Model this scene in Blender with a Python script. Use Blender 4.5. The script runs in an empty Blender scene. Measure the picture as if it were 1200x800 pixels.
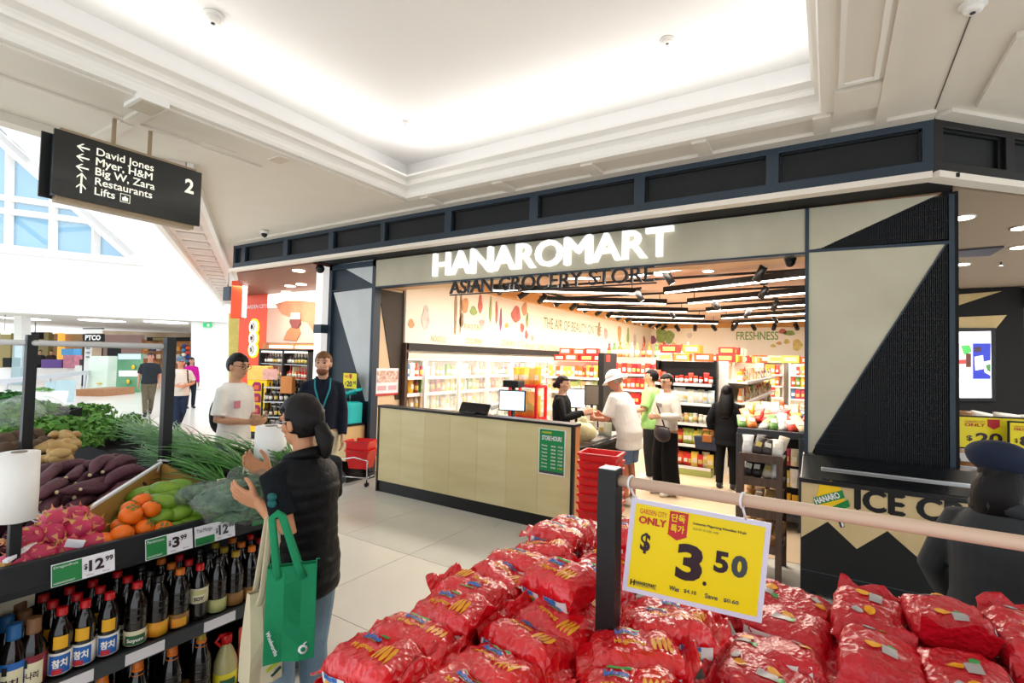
import bpy, bmesh, math, random
from mathutils import Vector, Matrix, noise, Euler
random.seed(7)
SC = bpy.context.scene
COL = SC.collection
R_ = random.Random(11)

# ---------------------------------------------------------------- camera
CX = Vector((0.845, 0.534, 0.0246)); CYD = Vector((0.003, 0.042, -0.999)); CZ = Vector((-0.535, 0.844, 0.0338))
CZ.normalize(); CX = (CX - CZ * CX.dot(CZ)).normalized(); CYD = CZ.cross(CX)
if CYD.z > 0: CYD = -CYD
EYE = Vector((0, 0, 1.85)); FPX = 586.0
cam = bpy.data.objects.new('camera', bpy.data.cameras.new('camera')); COL.objects.link(cam)
cm = Matrix((CX, -CYD, -CZ)).transposed().to_4x4(); cm.translation = EYE
cam.matrix_world = cm
cam.data.sensor_width = 36; cam.data.lens = 36 * FPX / 1200; cam.data.clip_start = .02; cam.data.clip_end = 300
SC.camera = cam
# ---------------------------------------------------------------- light and exposure
SC.view_settings.view_transform = 'Standard'; SC.view_settings.look = 'None'
SC.view_settings.gamma = 1; SC.view_settings.use_curve_mapping = False
SC.view_settings.exposure = 1.1
SC.cycles.max_bounces = 7; SC.cycles.diffuse_bounces = 4; SC.cycles.glossy_bounces = 3
SC.cycles.transparent_max_bounces = 10; SC.cycles.sample_clamp_indirect = 6
SC.cycles.caustics_reflective = False; SC.cycles.caustics_refractive = False
W = bpy.data.worlds.new('World'); SC.world = W; W.use_nodes = True
bg = W.node_tree.nodes['Background']; bg.inputs[0].default_value = (.88, .94, 1.0, 1); bg.inputs[1].default_value = .86

def area(name, loc, target, sx, sy, power, col=(1, 1, 1), spread=180):
    l = bpy.data.lights.new(name, 'AREA'); l.shape = 'RECTANGLE'; l.size = sx; l.size_y = sy
    l.energy = power; l.color = col; l.spread = math.radians(spread)
    o = bpy.data.objects.new(name, l); COL.objects.link(o); o.location = loc
    d = (Vector(target) - Vector(loc)).normalized()
    z = -d; x = Vector((1, 0, 0)) if abs(z.x) < .9 else Vector((0, 1, 0))
    y = z.cross(x).normalized(); x = y.cross(z)
    o.matrix_world = Matrix.Translation(loc) @ Matrix((x, y, z)).transposed().to_4x4()
    return o
WARM = (1, .93, .82); NEUT = (1, .97, .93)
# cove lamps lying on the ledge behind the cornice, washing the raised ceiling
area('cove_lamp', (-2.2, 4.52, 4.06), (-2.2, 4.2, 4.45), 4.2, .08, 9, NEUT)
area('cove_lamp', (-4.50, .6, 4.06), (-4.2, .6, 4.45), .08, 7.2, 12, NEUT)
area('cove_lamp', (.11, .6, 4.06), (-.2, .6, 4.45), .08, 7.2, 12, NEUT)
# store ceiling lamps
for yy in (6.6, 8.6, 10.6, 12.8, 15.2):
    for xx in (-3.5, -1.5):
        area('store_lamp', (xx, yy, 3.12), (xx, yy, 0), 2.0, .5, 45, (1, .90, .78))
area('hall_light', (2.2, 8.5, 3.28), (2.2, 8.5, 0), 1.5, 3.0, 60, (1, .93, .84))  # added area light that brightens the right-hand hall, no fixture of its own

# ---------------------------------------------------------------- pixel to plane helpers
def ray(u, v): return CX * (u - 600) + CYD * (v - 400) + CZ * FPX
def onY(u, v, Y): d = ray(u, v); return EYE + d * (Y / d.y)
def onX(u, v, X): d = ray(u, v); return EYE + d * (X / d.x)
def onZ(u, v, Z): d = ray(u, v); return EYE + d * ((Z - EYE.z) / d.z)
def onD(u, v, D): return EYE + ray(u, v) * (D / FPX)

# ---------------------------------------------------------------- materials
def lin(c): c = c / 255; return c / 12.92 if c <= .04045 else ((c + .055) / 1.055) ** 2.4
def hx(s): s = s.lstrip('#'); return tuple(lin(int(s[i:i + 2], 16)) for i in (0, 2, 4)) + (1,)
MATS = {}
def mat(name, col, rough=.5, metal=0, emit=0, var=0, vs=8, bump=0, bs=40, alpha=1, trans=0, coat=0, col2=None, wave=None, stretch=None, spec=.5, ior=1.45, sheen=0):
    if name in MATS: return MATS[name]
    m = bpy.data.materials.new(name); m.use_nodes = True; MATS[name] = m
    nt = m.node_tree; b = nt.nodes['Principled BSDF']; c = hx(col)
    b.inputs['Base Color'].default_value = c; b.inputs['Roughness'].default_value = rough
    b.inputs['Metallic'].default_value = metal; b.inputs['Alpha'].default_value = alpha
    b.inputs['Transmission Weight'].default_value = trans; b.inputs['Coat Weight'].default_value = coat
    b.inputs['Specular IOR Level'].default_value = spec; b.inputs['IOR'].default_value = ior
    if sheen: b.inputs['Sheen Weight'].default_value = sheen
    if emit:
        b.inputs['Emission Color'].default_value = c; b.inputs['Emission Strength'].default_value = emit
    tc = None
    if var or bump or wave or col2:
        tc = nt.nodes.new('ShaderNodeTexCoord'); mp = nt.nodes.new('ShaderNodeMapping')
        nt.links.new(tc.outputs['Object'], mp.inputs['Vector'])
        if stretch: mp.inputs['Scale'].default_value = stretch
        vec = mp.outputs['Vector']
    if var or col2:
        n = nt.nodes.new('ShaderNodeTexNoise'); n.inputs['Scale'].default_value = vs; n.inputs['Detail'].default_value = 5
        nt.links.new(vec, n.inputs['Vector'])
        r = nt.nodes.new('ShaderNodeValToRGB'); r.color_ramp.elements[0].position = .3; r.color_ramp.elements[1].position = .7
        c2 = hx(col2) if col2 else tuple(max(0, x * (1 - var)) for x in c[:3]) + (1,)
        r.color_ramp.elements[0].color = c2; r.color_ramp.elements[1].color = c
        nt.links.new(n.outputs['Fac'], r.inputs['Fac']); nt.links.new(r.outputs['Color'], b.inputs['Base Color'])
    if bump:
        n2 = nt.nodes.new('ShaderNodeTexNoise'); n2.inputs['Scale'].default_value = bs; n2.inputs['Detail'].default_value = 4
        nt.links.new(vec, n2.inputs['Vector'])
        bp = nt.nodes.new('ShaderNodeBump'); bp.inputs['Strength'].default_value = bump; bp.inputs['Distance'].default_value = .01
        nt.links.new(n2.outputs['Fac'], bp.inputs['Height']); nt.links.new(bp.outputs['Normal'], b.inputs['Normal'])
    return m

def film(name, col, col2, rough, sc=55, strength=.6, spec=.8, coat=.3):
    """thin crinkled plastic: sharp facets from a warped cell pattern"""
    m = mat(name, col, rough, col2=col2, vs=7, spec=spec, coat=coat); nt = m.node_tree; b = nt.nodes['Principled BSDF']
    tc = nt.nodes.new('ShaderNodeTexCoord'); nz = nt.nodes.new('ShaderNodeTexNoise'); nz.inputs['Scale'].default_value = sc * .35; nz.inputs['Detail'].default_value = 3
    mx = nt.nodes.new('ShaderNodeVectorMath'); mx.operation = 'SCALE'; mx.inputs['Scale'].default_value = .05
    ad = nt.nodes.new('ShaderNodeVectorMath'); ad.operation = 'ADD'; vo = nt.nodes.new('ShaderNodeTexVoronoi'); vo.inputs['Scale'].default_value = sc
    nt.links.new(tc.outputs['Object'], nz.inputs['Vector']); nt.links.new(nz.outputs['Color'], mx.inputs[0]); nt.links.new(tc.outputs['Object'], ad.inputs[0]); nt.links.new(mx.outputs['Vector'], ad.inputs[1]); nt.links.new(ad.outputs['Vector'], vo.inputs['Vector'])
    bp = nt.nodes.new('ShaderNodeBump'); bp.inputs['Strength'].default_value = strength; bp.inputs['Distance'].default_value = .012
    nt.links.new(vo.outputs['Distance'], bp.inputs['Height']); nt.links.new(bp.outputs['Normal'], b.inputs['Normal'])
    return m

def vari(name, cols, rough=.5, key='Object'):
    """material whose colour is picked per object from a list (Object Info random)"""
    if name in MATS: return MATS[name]
    m = bpy.data.materials.new(name); m.use_nodes = True; MATS[name] = m
    nt = m.node_tree; b = nt.nodes['Principled BSDF']; b.inputs['Roughness'].default_value = rough
    oi = nt.nodes.new('ShaderNodeObjectInfo'); r = nt.nodes.new('ShaderNodeValToRGB'); r.color_ramp.interpolation = 'CONSTANT'
    el = r.color_ramp.elements
    el[0].position = 0; el[0].color = hx(cols[0]); el[1].position = 1 / len(cols); el[1].color = hx(cols[1])
    for i in range(2, len(cols)):
        e = el.new(i / len(cols)); e.color = hx(cols[i])
    nt.links.new(oi.outputs['Random'], r.inputs['Fac']); nt.links.new(r.outputs['Color'], b.inputs['Base Color'])
    return m

# ---------------------------------------------------------------- mesh building
class MB:
    def __init__(s): s.v = []; s.f = []; s.mi = []; s.sm = []
    def add(s, vs, fs, m=0, smooth=False):
        o = len(s.v); s.v += [tuple(p) for p in vs]
        for f in fs: s.f.append(tuple(i + o for i in f)); s.mi.append(m); s.sm.append(smooth)
        return s
    def box(s, x0, x1, y0, y1, z0, z1, m=0, M=None):
        vs = [Vector((x, y, z)) for z in (z0, z1) for y in (y0, y1) for x in (x0, x1)]
        if M: vs = [M @ p for p in vs]
        return s.add(vs, [(0, 2, 3, 1), (4, 5, 7, 6), (0, 1, 5, 4), (2, 6, 7, 3), (0, 4, 6, 2), (1, 3, 7, 5)], m)
    def beam(s, a, b, w, h, m=0, up=(0, 0, 1)):
        a = Vector(a); b = Vector(b); d = (b - a).normalized(); u = Vector(up)
        if abs(d.dot(u)) > .95: u = Vector((1, 0, 0))
        x = d.cross(u).normalized(); u = x.cross(d)
        M = Matrix((x, d, u)).transposed().to_4x4(); M.translation = a
        return s.box(-w / 2, w / 2, 0, (b - a).length, -h / 2, h / 2, m, M)
    def prism(s, poly, off, m=0, m2=None):
        n = len(poly); off = Vector(off); P = [Vector(p) for p in poly]
        vs = P + [p + off for p in P]
        fs = [tuple(range(n))[::-1], tuple(range(n, 2 * n))] + [(i, (i + 1) % n, (i + 1) % n + n, i + n) for i in range(n)]
        return s.add(vs, fs, m)
    def tube(s, pts, rad, n=10, m=0, cap=True, flat=1, smooth=True, up=None):
        pts = [Vector(p) for p in pts]; k = len(pts)
        if not hasattr(rad, '__len__'): rad = [rad] * k
        if cap == 'round':
            a = (pts[0] - pts[1]).normalized(); b = (pts[-1] - pts[-2]).normalized()
            pts = [pts[0] + a * rad[0] * .92, pts[0] + a * rad[0] * .6] + pts + [pts[-1] + b * rad[-1] * .6, pts[-1] + b * rad[-1] * .92]
            rad = [rad[0] * .38, rad[0] * .8] + list(rad) + [rad[-1] * .8, rad[-1] * .38]; k += 4
        vs = []; ref = Vector(up) if up else None
        for i in range(k):
            t = (pts[min(i + 1, k - 1)] - pts[max(i - 1, 0)]).normalized()
            if ref is None: ref = Vector((0, 0, 1)) if abs(t.z) < .9 else Vector((0, 1, 0))
            x = ref.cross(t)
            if x.length < 1e-4: x = Vector((1, 0, 0)).cross(t)
            x.normalize(); y = t.cross(x); ref = y
            for j in range(n):
                a = 2 * math.pi * j / n
                vs.append(pts[i] + x * math.cos(a) * rad[i] + y * math.sin(a) * rad[i] * flat)
        fs = [(i * n + j, i * n + (j + 1) % n, (i + 1) * n + (j + 1) % n, (i + 1) * n + j) for i in range(k - 1) for j in range(n)]
        if cap: fs += [tuple(range(n))[::-1], tuple(range((k - 1) * n, k * n))]
        return s.add(vs, fs, m, smooth)
    def lathe(s, prof, n=16, c=(0, 0, 0), m=0, smooth=True, sx=1, sy=1):
        vs = [(c[0] + r * math.cos(2 * math.pi * j / n) * sx, c[1] + r * math.sin(2 * math.pi * j / n) * sy, c[2] + z) for r, z in prof for j in range(n)]
        k = len(prof)
        fs = [(i * n + j, i * n + (j + 1) % n, (i + 1) * n + (j + 1) % n, (i + 1) * n + j) for i in range(k - 1) for j in range(n)]
        fs += [tuple(range(n))[::-1], tuple(range((k - 1) * n, k * n))]
        return s.add(vs, fs, m, smooth)
    def ell(s, c, r, M=None, nu=14, nv=9, m=0, fn=None):
        c = Vector(c); vs = []
        for i in range(nv + 1):
            th = math.pi * (i + .001 * (i == 0) - .001 * (i == nv)) / nv
            for j in range(nu):
                ph = 2 * math.pi * j / nu
                p = Vector((r[0] * math.sin(th) * math.cos(ph), r[1] * math.sin(th) * math.sin(ph), r[2] * math.cos(th)))
                if fn: p = fn(p)
                if M: p = M @ p
                vs.append(c + p)
        fs = [(i * nu + j, (i + 1) * nu + j, (i + 1) * nu + (j + 1) % nu, i * nu + (j + 1) % nu) for i in range(nv) for j in range(nu)]
        fs += [tuple(range(nu)), tuple(range(nv * nu, nv * nu + nu))[::-1]]
        return s.add(vs, fs, m, True)
    def loft(s, secs, n=18, m=0):
        """secs: (centre, rx, ry) horizontal ellipses"""
        vs = []
        for c, rx, ry in secs:
            for j in range(n):
                a = 2 * math.pi * j / n
                vs.append((c[0] + rx * math.cos(a), c[1] + ry * math.sin(a), c[2]))
        k = len(secs)
        fs = [(i * n + j, i * n + (j + 1) % n, (i + 1) * n + (j + 1) % n, (i + 1) * n + j) for i in range(k - 1) for j in range(n)]
        fs += [tuple(range(n))[::-1], tuple(range((k - 1) * n, k * n))]
        return s.add(vs, fs, m, True)
    def xf(s, M):
        s.v = [tuple(M @ Vector(p)) for p in s.v]; return s
    def mesh(s, name, mats, bevel=0):
        me = bpy.data.meshes.new(name); me.from_pydata(s.v, [], s.f)
        for m in mats: me.materials.append(m)
        if len(mats) > 1: me.polygons.foreach_set('material_index', s.mi)
        me.polygons.foreach_set('use_smooth', s.sm); me.update()
        if bevel:
            bm = bmesh.new(); bm.from_mesh(me); bmesh.ops.remove_doubles(bm, verts=bm.verts, dist=1e-5)
            bmesh.ops.recalc_face_normals(bm, faces=bm.faces)
            es = [e for e in bm.edges if len(e.link_faces) == 2 and e.calc_face_angle(0) > .5]
            bmesh.ops.bevel(bm, geom=es, offset=bevel, segments=2, profile=.6, affect='EDGES', clamp_overlap=True)
            bm.to_mesh(me); bm.free()
        return me
    def obj(s, name, mats, parent=None, bevel=0, **k):
        if not isinstance(mats, (list, tuple)): mats = [mats]
        return link(s.mesh(name, mats, bevel), name, parent, **k)

def link(me, name, parent=None, label=None, kind=None):
    o = bpy.data.objects.new(name, me); COL.objects.link(o)
    if parent is not None: o.parent = parent
    if label: o['label'] = label
    if kind: o['kind'] = kind
    return o
def tag(o, label, cat, group=None, kind=None):
    o['label'] = label; o['category'] = cat
    if group: o['group'] = group
    if kind: o['kind'] = kind
    return o
def thing(name, label, cat, loc=(0, 0, 0), rz=0, group=None):
    o = bpy.data.objects.new(name, None); COL.objects.link(o); o.location = loc; o.rotation_euler = (0, 0, rz)
    o.empty_display_size = .1
    return tag(o, label, cat, group)
def struct(name, mb, m, parent=None, bevel=0):
    o = mb.obj(name, m, parent, bevel)
    if parent is None: o['kind'] = 'structure'
    return o
KIDS = {}
def copy_tree(o, parent=None, loc=None, rot=None, label=None, group=None, scale=None):
    c = o.copy(); COL.objects.link(c)
    if parent: c.parent = parent
    if loc is not None: c.location = loc
    if rot is not None: c.rotation_euler = rot
    if scale is not None: c.scale = scale
    if label: c['label'] = label
    if group: c['group'] = group
    if o.name not in KIDS: KIDS[o.name] = [k for k in o.children]
    for k in KIDS[o.name]: copy_tree(k, c)
    return c

FONT = {}
def glyphs(body, bold=0, sp=1):
    k = (body, bold, sp)
    if k not in FONT:
        c = bpy.data.curves.new('txt', 'FONT'); c.body = body; c.size = 1; c.offset = bold; c.resolution_u = 3; c.space_character = sp
        o = bpy.data.objects.new('txt', c); COL.objects.link(o)
        dg = bpy.context.evaluated_depsgraph_get(); me = bpy.data.meshes.new_from_object(o.evaluated_get(dg))
        vs = [v.co.copy() for v in me.vertices]; fs = [tuple(p.vertices) for p in me.polygons]
        bpy.data.objects.remove(o); bpy.data.curves.remove(c); bpy.data.meshes.remove(me)
        if vs:
            x0 = min(v.x for v in vs); x1 = max(v.x for v in vs); y0 = min(v.y for v in vs); y1 = max(v.y for v in vs)
        else: x0 = x1 = y0 = y1 = 0
        FONT[k] = (vs, fs, x0, x1, y0, y1)
    return FONT[k]
def text(mb, body, o, xd, yd, w=None, h=None, m=0, bold=0, depth=0, fn=None, sp=1):
    """flat (or raised by depth) lettering with its lower left corner at o, filling w x h"""
    if bold and any(c in 'MWmw&N' for c in body):
        k = bold * 1.4
        for i, (dx, dy) in enumerate(((k, 0), (-k, 0), (0, k * .6), (0, -k * .6))): _text(mb, body, o, xd, yd, w, h, m, 0, depth + i * .0004, fn, sp, dx, dy)
        return mb
    return _text(mb, body, o, xd, yd, w, h, m, bold, depth, fn, sp)
def _text(mb, body, o, xd, yd, w=None, h=None, m=0, bold=0, depth=0, fn=None, sp=1, dx=0, dy=0):
    vs, fs, x0, x1, y0, y1 = glyphs(body, bold, sp)
    if not vs: return mb
    if dx or dy: vs = [v + Vector((dx, dy, 0)) for v in vs]
    sx = w / (x1 - x0) if w else None; sy = h / (y1 - y0) if h else sx
    if sx is None: sx = sy
    xd = Vector(xd); yd = Vector(yd); nd = xd.cross(yd); o = Vector(o)
    f = fn or (lambda a, b, d: o + xd * a + yd * b + nd * d)
    P = [f((v.x - x0) * sx, (v.y - y0) * sy, depth) for v in vs]
    mb.add(P, fs, m)
    if depth:
        Q = [f((v.x - x0) * sx, (v.y - y0) * sy, 0) for v in vs]
        from collections import Counter
        ec = Counter(); 
        for q in fs:
            for i in range(len(q)): ec[frozenset((q[i], q[(i + 1) % len(q)]))] += 1
        side = []
        n = len(vs)
        for q in fs:
            for i in range(len(q)):
                a, b = q[i], q[(i + 1) % len(q)]
                if ec[frozenset((a, b))] == 1: side.append((a, a + n, b + n, b))
        mb.add(P + Q, side, m)
    return mb

# ---------------------------------------------------------------- shared materials
M_white = mat('white_paint', '#efece8', .6)
M_ceil = mat('ceiling_paint', '#e6e0d6', .7, var=.03, vs=3)
M_ceilL = mat('cornice_paint', '#f1eee8', .6)
M_navy = mat('fascia_blue_grey', '#2b3a48', .45, var=.1, vs=2)
M_mesh = mat('fascia_mesh', '#17191c', .6, bump=.4, bs=160)
M_black = mat('black_paint', '#0d0e10', .45)
M_blackm = mat('matte_black', '#101113', .7)
M_ply = mat('pale_plywood', '#cfc09a', .5, col2='#c2b188', vs=2.5, stretch=(1, 1, .25))
M_plyg = mat('pale_plaster_panel', '#c9c3ad', .55, col2='#bab39b', vs=2.0)
M_plyc = mat('grey_panel', '#c9ced0', .5, var=.08, vs=3)
M_dg = mat('dark_grey_plastic', '#3f444b', .5)
M_maple = mat('maple_board', '#d8bf8b', .5, col2='#cdb27a', vs=3, stretch=(1, 1, .2))
M_steel = mat('brushed_steel', '#b9bcc0', .3, metal=.9)
M_chrome = mat('chrome', '#d5d7da', .15, metal=1)
M_red = mat('red_plastic', '#d80f14', .35)
M_yel = mat('yellow_card', '#f2dc00', .4)
M_paper = mat('white_card', '#eceaf0', .5)
M_ink = mat('dark_ink', '#2c1420', .5)
M_inkg = mat('grey_ink', '#3f4548', .5)
M_crim = mat('crimson_ink', '#c3272f', .5)
M_green = mat('green_card', '#1f7d3f', .5)
M_glass = mat('clear_glass', '#f2fafa', .03, trans=.0, alpha=.16, spec=.6)
M_brown = mat('brown_wood', '#5b4334', .6, col2='#46332a', vs=6, stretch=(6, 6, .6))
M_wood = mat('orange_wood', '#b9793f', .5, col2='#a4662f', vs=4, stretch=(1, 1, .2))
M_beige = mat('store_ceiling_paint', '#cdb3a2', .7)
# ================================================================ STRUCTURE
M_floor = mat('floor_base', '#b9b4aa', .5)
M_tile = mat('floor_tile_cream', '#e8e3d8', .22, var=.04, vs=3, spec=.5)
M_tile2 = mat('floor_tile_grey', '#d6d5cc', .22, var=.05, vs=3, spec=.5)
M_sfloor = mat('store_floor_beige', '#d9c3a4', .3, var=.05, vs=2)
fl = struct('floor', MB().box(-48, 12, -8, 48, -.12, -.012), M_floor)
tm = {}
def tile(w, d, x, y, m):
    k = (w, d, m.name)
    if k not in tm: tm[k] = MB().box(-w / 2 + .003, w / 2 - .003, -d / 2 + .003, d / 2 - .003, -.012, 0).mesh('floor_tile', [m])
    o = link(tm[k], 'floor_tile', fl); o.location = (x, y, 0)
# large tiles of the concourse, single pieces where they show large, slabs beyond
for i in range(16):
    for j in range(4):
        x = -9.6 + i * .9 + .45; y = .2 + j * 1.1 + .55
        if y > 4.6: continue
        tile(.9, 1.1, x, y, M_tile2 if j == 3 else M_tile)
for j in range(8):                                   # the greyer band of tiles along the shop fronts
    tile(1.3, .85, -9.6 + j * 1.3 + .65, 5.02, M_tile2)
for j in range(6):
    tile(1.3, .85, .8 + j * 1.3 + .65, 5.02, M_tile2)
far = MB()
for (a, b, c, d) in ((-48, -9.61, -8, 48), (-9.6, 12, -8, .19), (4.81, 12, .2, 4.59), (2.0, 12, 5.46, 48), (-9.6, -6.85, 5.46, 20)):
    nx = max(1, int((b - a) / 3)); ny = max(1, int((d - c) / 3))
    for i in range(nx):
        for j in range(ny):
            far.box(a + (b - a) * i / nx + .004, a + (b - a) * (i + 1) / nx - .004, c + (d - c) * j / ny + .004, c + (d - c) * (j + 1) / ny - .004, -.012, 0)
o = far.obj('far_tiles', M_tile, fl); o['kind'] = 'stuff'
struct('floor_1', MB().box(-6.83, .80, 5.46, 19.2, -.012, 0), M_sfloor)
# ---- ceilings: ring around the raised cove
CZ0 = 3.77
ring = MB()
ring.prism([(-5.87, -4, CZ0), (-4.38, -4, CZ0), (-4.38, 4.40, CZ0), (-.02, 4.40, CZ0), (-.02, -4, CZ0), (6, -4, CZ0), (6, 11, CZ0), (.70, 5.3, CZ0), (-9.04, 5.3, CZ0), (-9.04, 4.9, CZ0), (-18, 10.4, CZ0), (-20.4, 10.63, CZ0), (-5.87, 1.92, CZ0)], (0, 0, .12))
ceil = struct('ceiling', ring, M_ceil)
dome = MB().box(-4.95, .55, -4, 5.0, 4.48, 4.56)
dome.box(-5.0, -4.93, -4, 5.0, 3.89, 4.5).box(.53, .6, -4, 5.0, 3.89, 4.5).box(-5, .6, 4.95, 5.02, 3.89, 4.5)
dome.box(-5, .6, -4.06, -4, 3.89, 4.5)
struct('ceiling_1', dome, mat('raised_ceiling_paint', '#f0efee', .8))
# cornice: stepped moulding lining the cove opening
prof = [(0.0, 0.0), (0.035, 0.0), (.045, .03), (.045, .06), (.02, .075), (.02, .10), (.05, .125), (.075, .135), (.075, .165), (.05, .18), (.05, .205), (.085, .225), (.10, .235), (.10, .255), (-.06, .255), (-.06, 0)]
def cornice(name, a, b, inn):
    a = Vector(a); b = Vector(b); inn = Vector(inn); mb = MB()
    P = [a + inn * p[0] * (0) + inn * p[0] + Vector((0, 0, p[1])) for p in prof]
    mb.prism(P, b - a); return struct(name, mb, M_ceilL)
cornice('trim_1', (-4.38, 4.40, CZ0 - .01), (-.02, 4.40, CZ0 - .01), (0, -1, 0))
cornice('trim_2', (-4.38, -4, CZ0 - .0085), (-4.38, 4.39, CZ0 - .0085), (1, 0, 0))
cornice('trim_3', (-.02, -4, CZ0 - .0085), (-.02, 4.39, CZ0 - .0085), (-1, 0, 0))
# shallow mouldings under the ring: beams, panel frames, cornice along the fascia
b = MB()
b.box(.03, .30, -4, 4.0, CZ0 - .02, CZ0 + .01)
b.box(.03, .299, 4.05, 4.42, CZ0 - .03, CZ0 + .01)
b.box(.30, .37, -4, 4.75, CZ0 - .035, CZ0 + .01)
struct('trim_4', b, M_ceil)
b = MB()
for x0, x1 in ((.05, .08), (.245, .275)): b.box(x0, x1, -4, 3.98, CZ0 - .035, CZ0 - .015)
b.box(.081, .244, 3.95, 3.98, CZ0 - .035, CZ0 - .015)
struct('trim_5', b, M_ceilL)
b = MB()
for x in (-4.1, -3.05, -2.0, -.95, -.05): b.box(x - .06, x + .06, 4.42, 4.72, CZ0 - .028, CZ0 + .01)
b.box(-9.0, .67, 4.72, 4.84, CZ0 - .03, CZ0 + .01)
b.beam((.72, 4.80, CZ0 - .011), (2.4, 6.51, CZ0 - .011), .12, .036)
b.beam((.93, 3.85, CZ0 - .01), (.93, 4.78, CZ0 - .01), .07, .05)
b.beam((.99, 3.6, CZ0 - .01), (1.9, 4.6, CZ0 - .01), .05, .05)
b.beam((.99, 3.6, CZ0 - .01), (.99, 4.2, CZ0 - .01), .05, .05)
struct('trim_6', b, M_ceil)
struct('trim_7', MB().beam((.645, 3.5, CZ0 - .002), (.66, 4.72, CZ0 - .002), .006, .006), mat('ceiling_crack', '#5d554b', .8))
# left ring: coffers either side of the direction sign
b = MB()
b.box(-5.87, -5.72, -4, 1.98, CZ0 - .08, CZ0 + .01)
for y in (-.6, .55, 1.75): b.box(-5.72, -5.0, y - .05, y + .05, CZ0 - .03, CZ0 + .01).box(-4.95, -4.62, y - .05, y + .05, CZ0 - .03, CZ0 + .01)
b.box(-4.62, -4.40, -4, 4.4, CZ0 - .03, CZ0 + .01)
b.box(-5.0, -4.95, -4, 2.9, CZ0 - .02, CZ0 + .01)
struct('trim_8', b, M_ceil)
# slatted edge strip running along the open atrium
A = Vector((-5.87, 1.92, 3.72)); B = Vector((-20.4, 10.63, 3.72)); dirA = (B - A).normalized(); nA = Vector((-dirA.y, dirA.x, 0))
if nA.y < 0: nA = -nA
b = MB(); b.prism([A, B, B + nA * .62, A + nA * .62], (0, 0, .06))
ob = struct('trim_9', b, mat('pinkish_edge_paint', '#e3d5ce', .6))
for k in range(22):
    p = A + dirA * (1.2 + k * .7)
    MB().prism([p + nA * .12, p + dirA * .45 + nA * .12, p + dirA * .45 + nA * .5, p + nA * .5], (0, 0, -.02)).obj('vent_slat', mat('edge_vent', '#cfc2bb', .6), ob)
b = MB(); b.beam(A + nA * .66, B + nA * .66, .06, .12); b.beam(A + Vector((0, 0, -.02)), B + Vector((0, 0, -.02)), .08, .14)
struct('trim_10', b, M_white)

# ---- fascia above the shopfronts
fas = thing('fascia', 'blue-grey panelled band with dark mesh bays running above the shopfronts', 'fascia')
edges = [(-9.0, -8.78), (-8.66, -7.55), (-7.43, -6.40), (-6.29, -5.28), (-5.20, -4.13), (-4.02, -2.88), (-2.77, -1.66), (-1.55, -.47), (-.37, .60)]
b = MB(); b.box(-9.04, .67, 4.84, 4.90, 3.33, 3.43); b.box(-9.04, .67, 4.84, 4.90, 3.69, 3.77)
px0 = -9.04
for a_, c_ in edges:
    b.box(px0, a_, 4.84, 4.90, 3.42, 3.70); px0 = c_
b.box(px0, .67, 4.84, 4.90, 3.42, 3.70)
b.box(-9.04, -8.98, 4.84, 5.3, 3.33, 3.77)
b.obj('frame', M_navy, fas, bevel=.006)
for a_, c_ in edges:
    q = MB(); q.box(a_, c_, 4.90, 4.915, 3.42, 3.70)
    q.obj('mesh_panel', M_mesh, fas)
    q = MB()
    for (x0, x1, z0, z1) in ((a_, c_, 3.43, 3.445), (a_, c_, 3.675, 3.69), (a_, a_ + .018, 3.43, 3.69), (c_ - .018, c_, 3.43, 3.69)): q.box(x0, x1, 4.875, 4.90, z0, z1)
    q.obj('bead', M_black, fas)
# canted right-hand return at forty-five degrees
c0 = Vector((.67, 4.84, 0)); cd = Vector((.7071, .7071, 0)); cn = Vector((-.7071, .7071, 0))
def cant(mb, s0, s1, z0, z1, d0, d1, m=0):
    P = [c0 + cd * s0 + cn * d0, c0 + cd * s1 + cn * d0, c0 + cd * s1 + cn * d1, c0 + cd * s0 + cn * d1]
    return mb.prism([p + Vector((0, 0, z0)) for p in P], (0, 0, z1 - z0), m)
b = MB(); cant(b, 0, 3, 3.33, 3.43, 0, .06); cant(b, 0, 3, 3.69, 3.77, 0, .06)
for s in (0, .72, 1.55, 2.3): cant(b, s, s + .09, 3.42, 3.70, 0, .06)
b.obj('frame', M_black, fas, bevel=.006)
for s0, s1 in ((.09, .72), (.81, 1.55), (1.64, 2.3)):
    q = MB(); cant(q, s0, s1, 3.42, 3.70, .06, .08); q.obj('mesh_panel', M_mesh, fas)
    q = MB(); cant(q, s0, s1, 3.675, 3.70, .03, .06); cant(q, s1 - .04, s1, 3.43, 3.69, .03, .06); q.obj('bead', M_black, fas)
# white trim under the band
b = MB(); b.box(-9.08, .655, 4.80, 4.92, 3.285, 3.335); cant(b, -.0, 3, 3.287, 3.337, -.04, .08)
b.box(-9.08, -8.98, 4.925, 5.4, 3.285, 3.335)
struct('trim_11', b, mat('white_trim', '#efe6da', .5))
# recess soffit behind it
struct('trim_12', MB().box(-6.9, .83, 4.92, 5.30, 3.30, 3.33), M_blackm)

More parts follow.
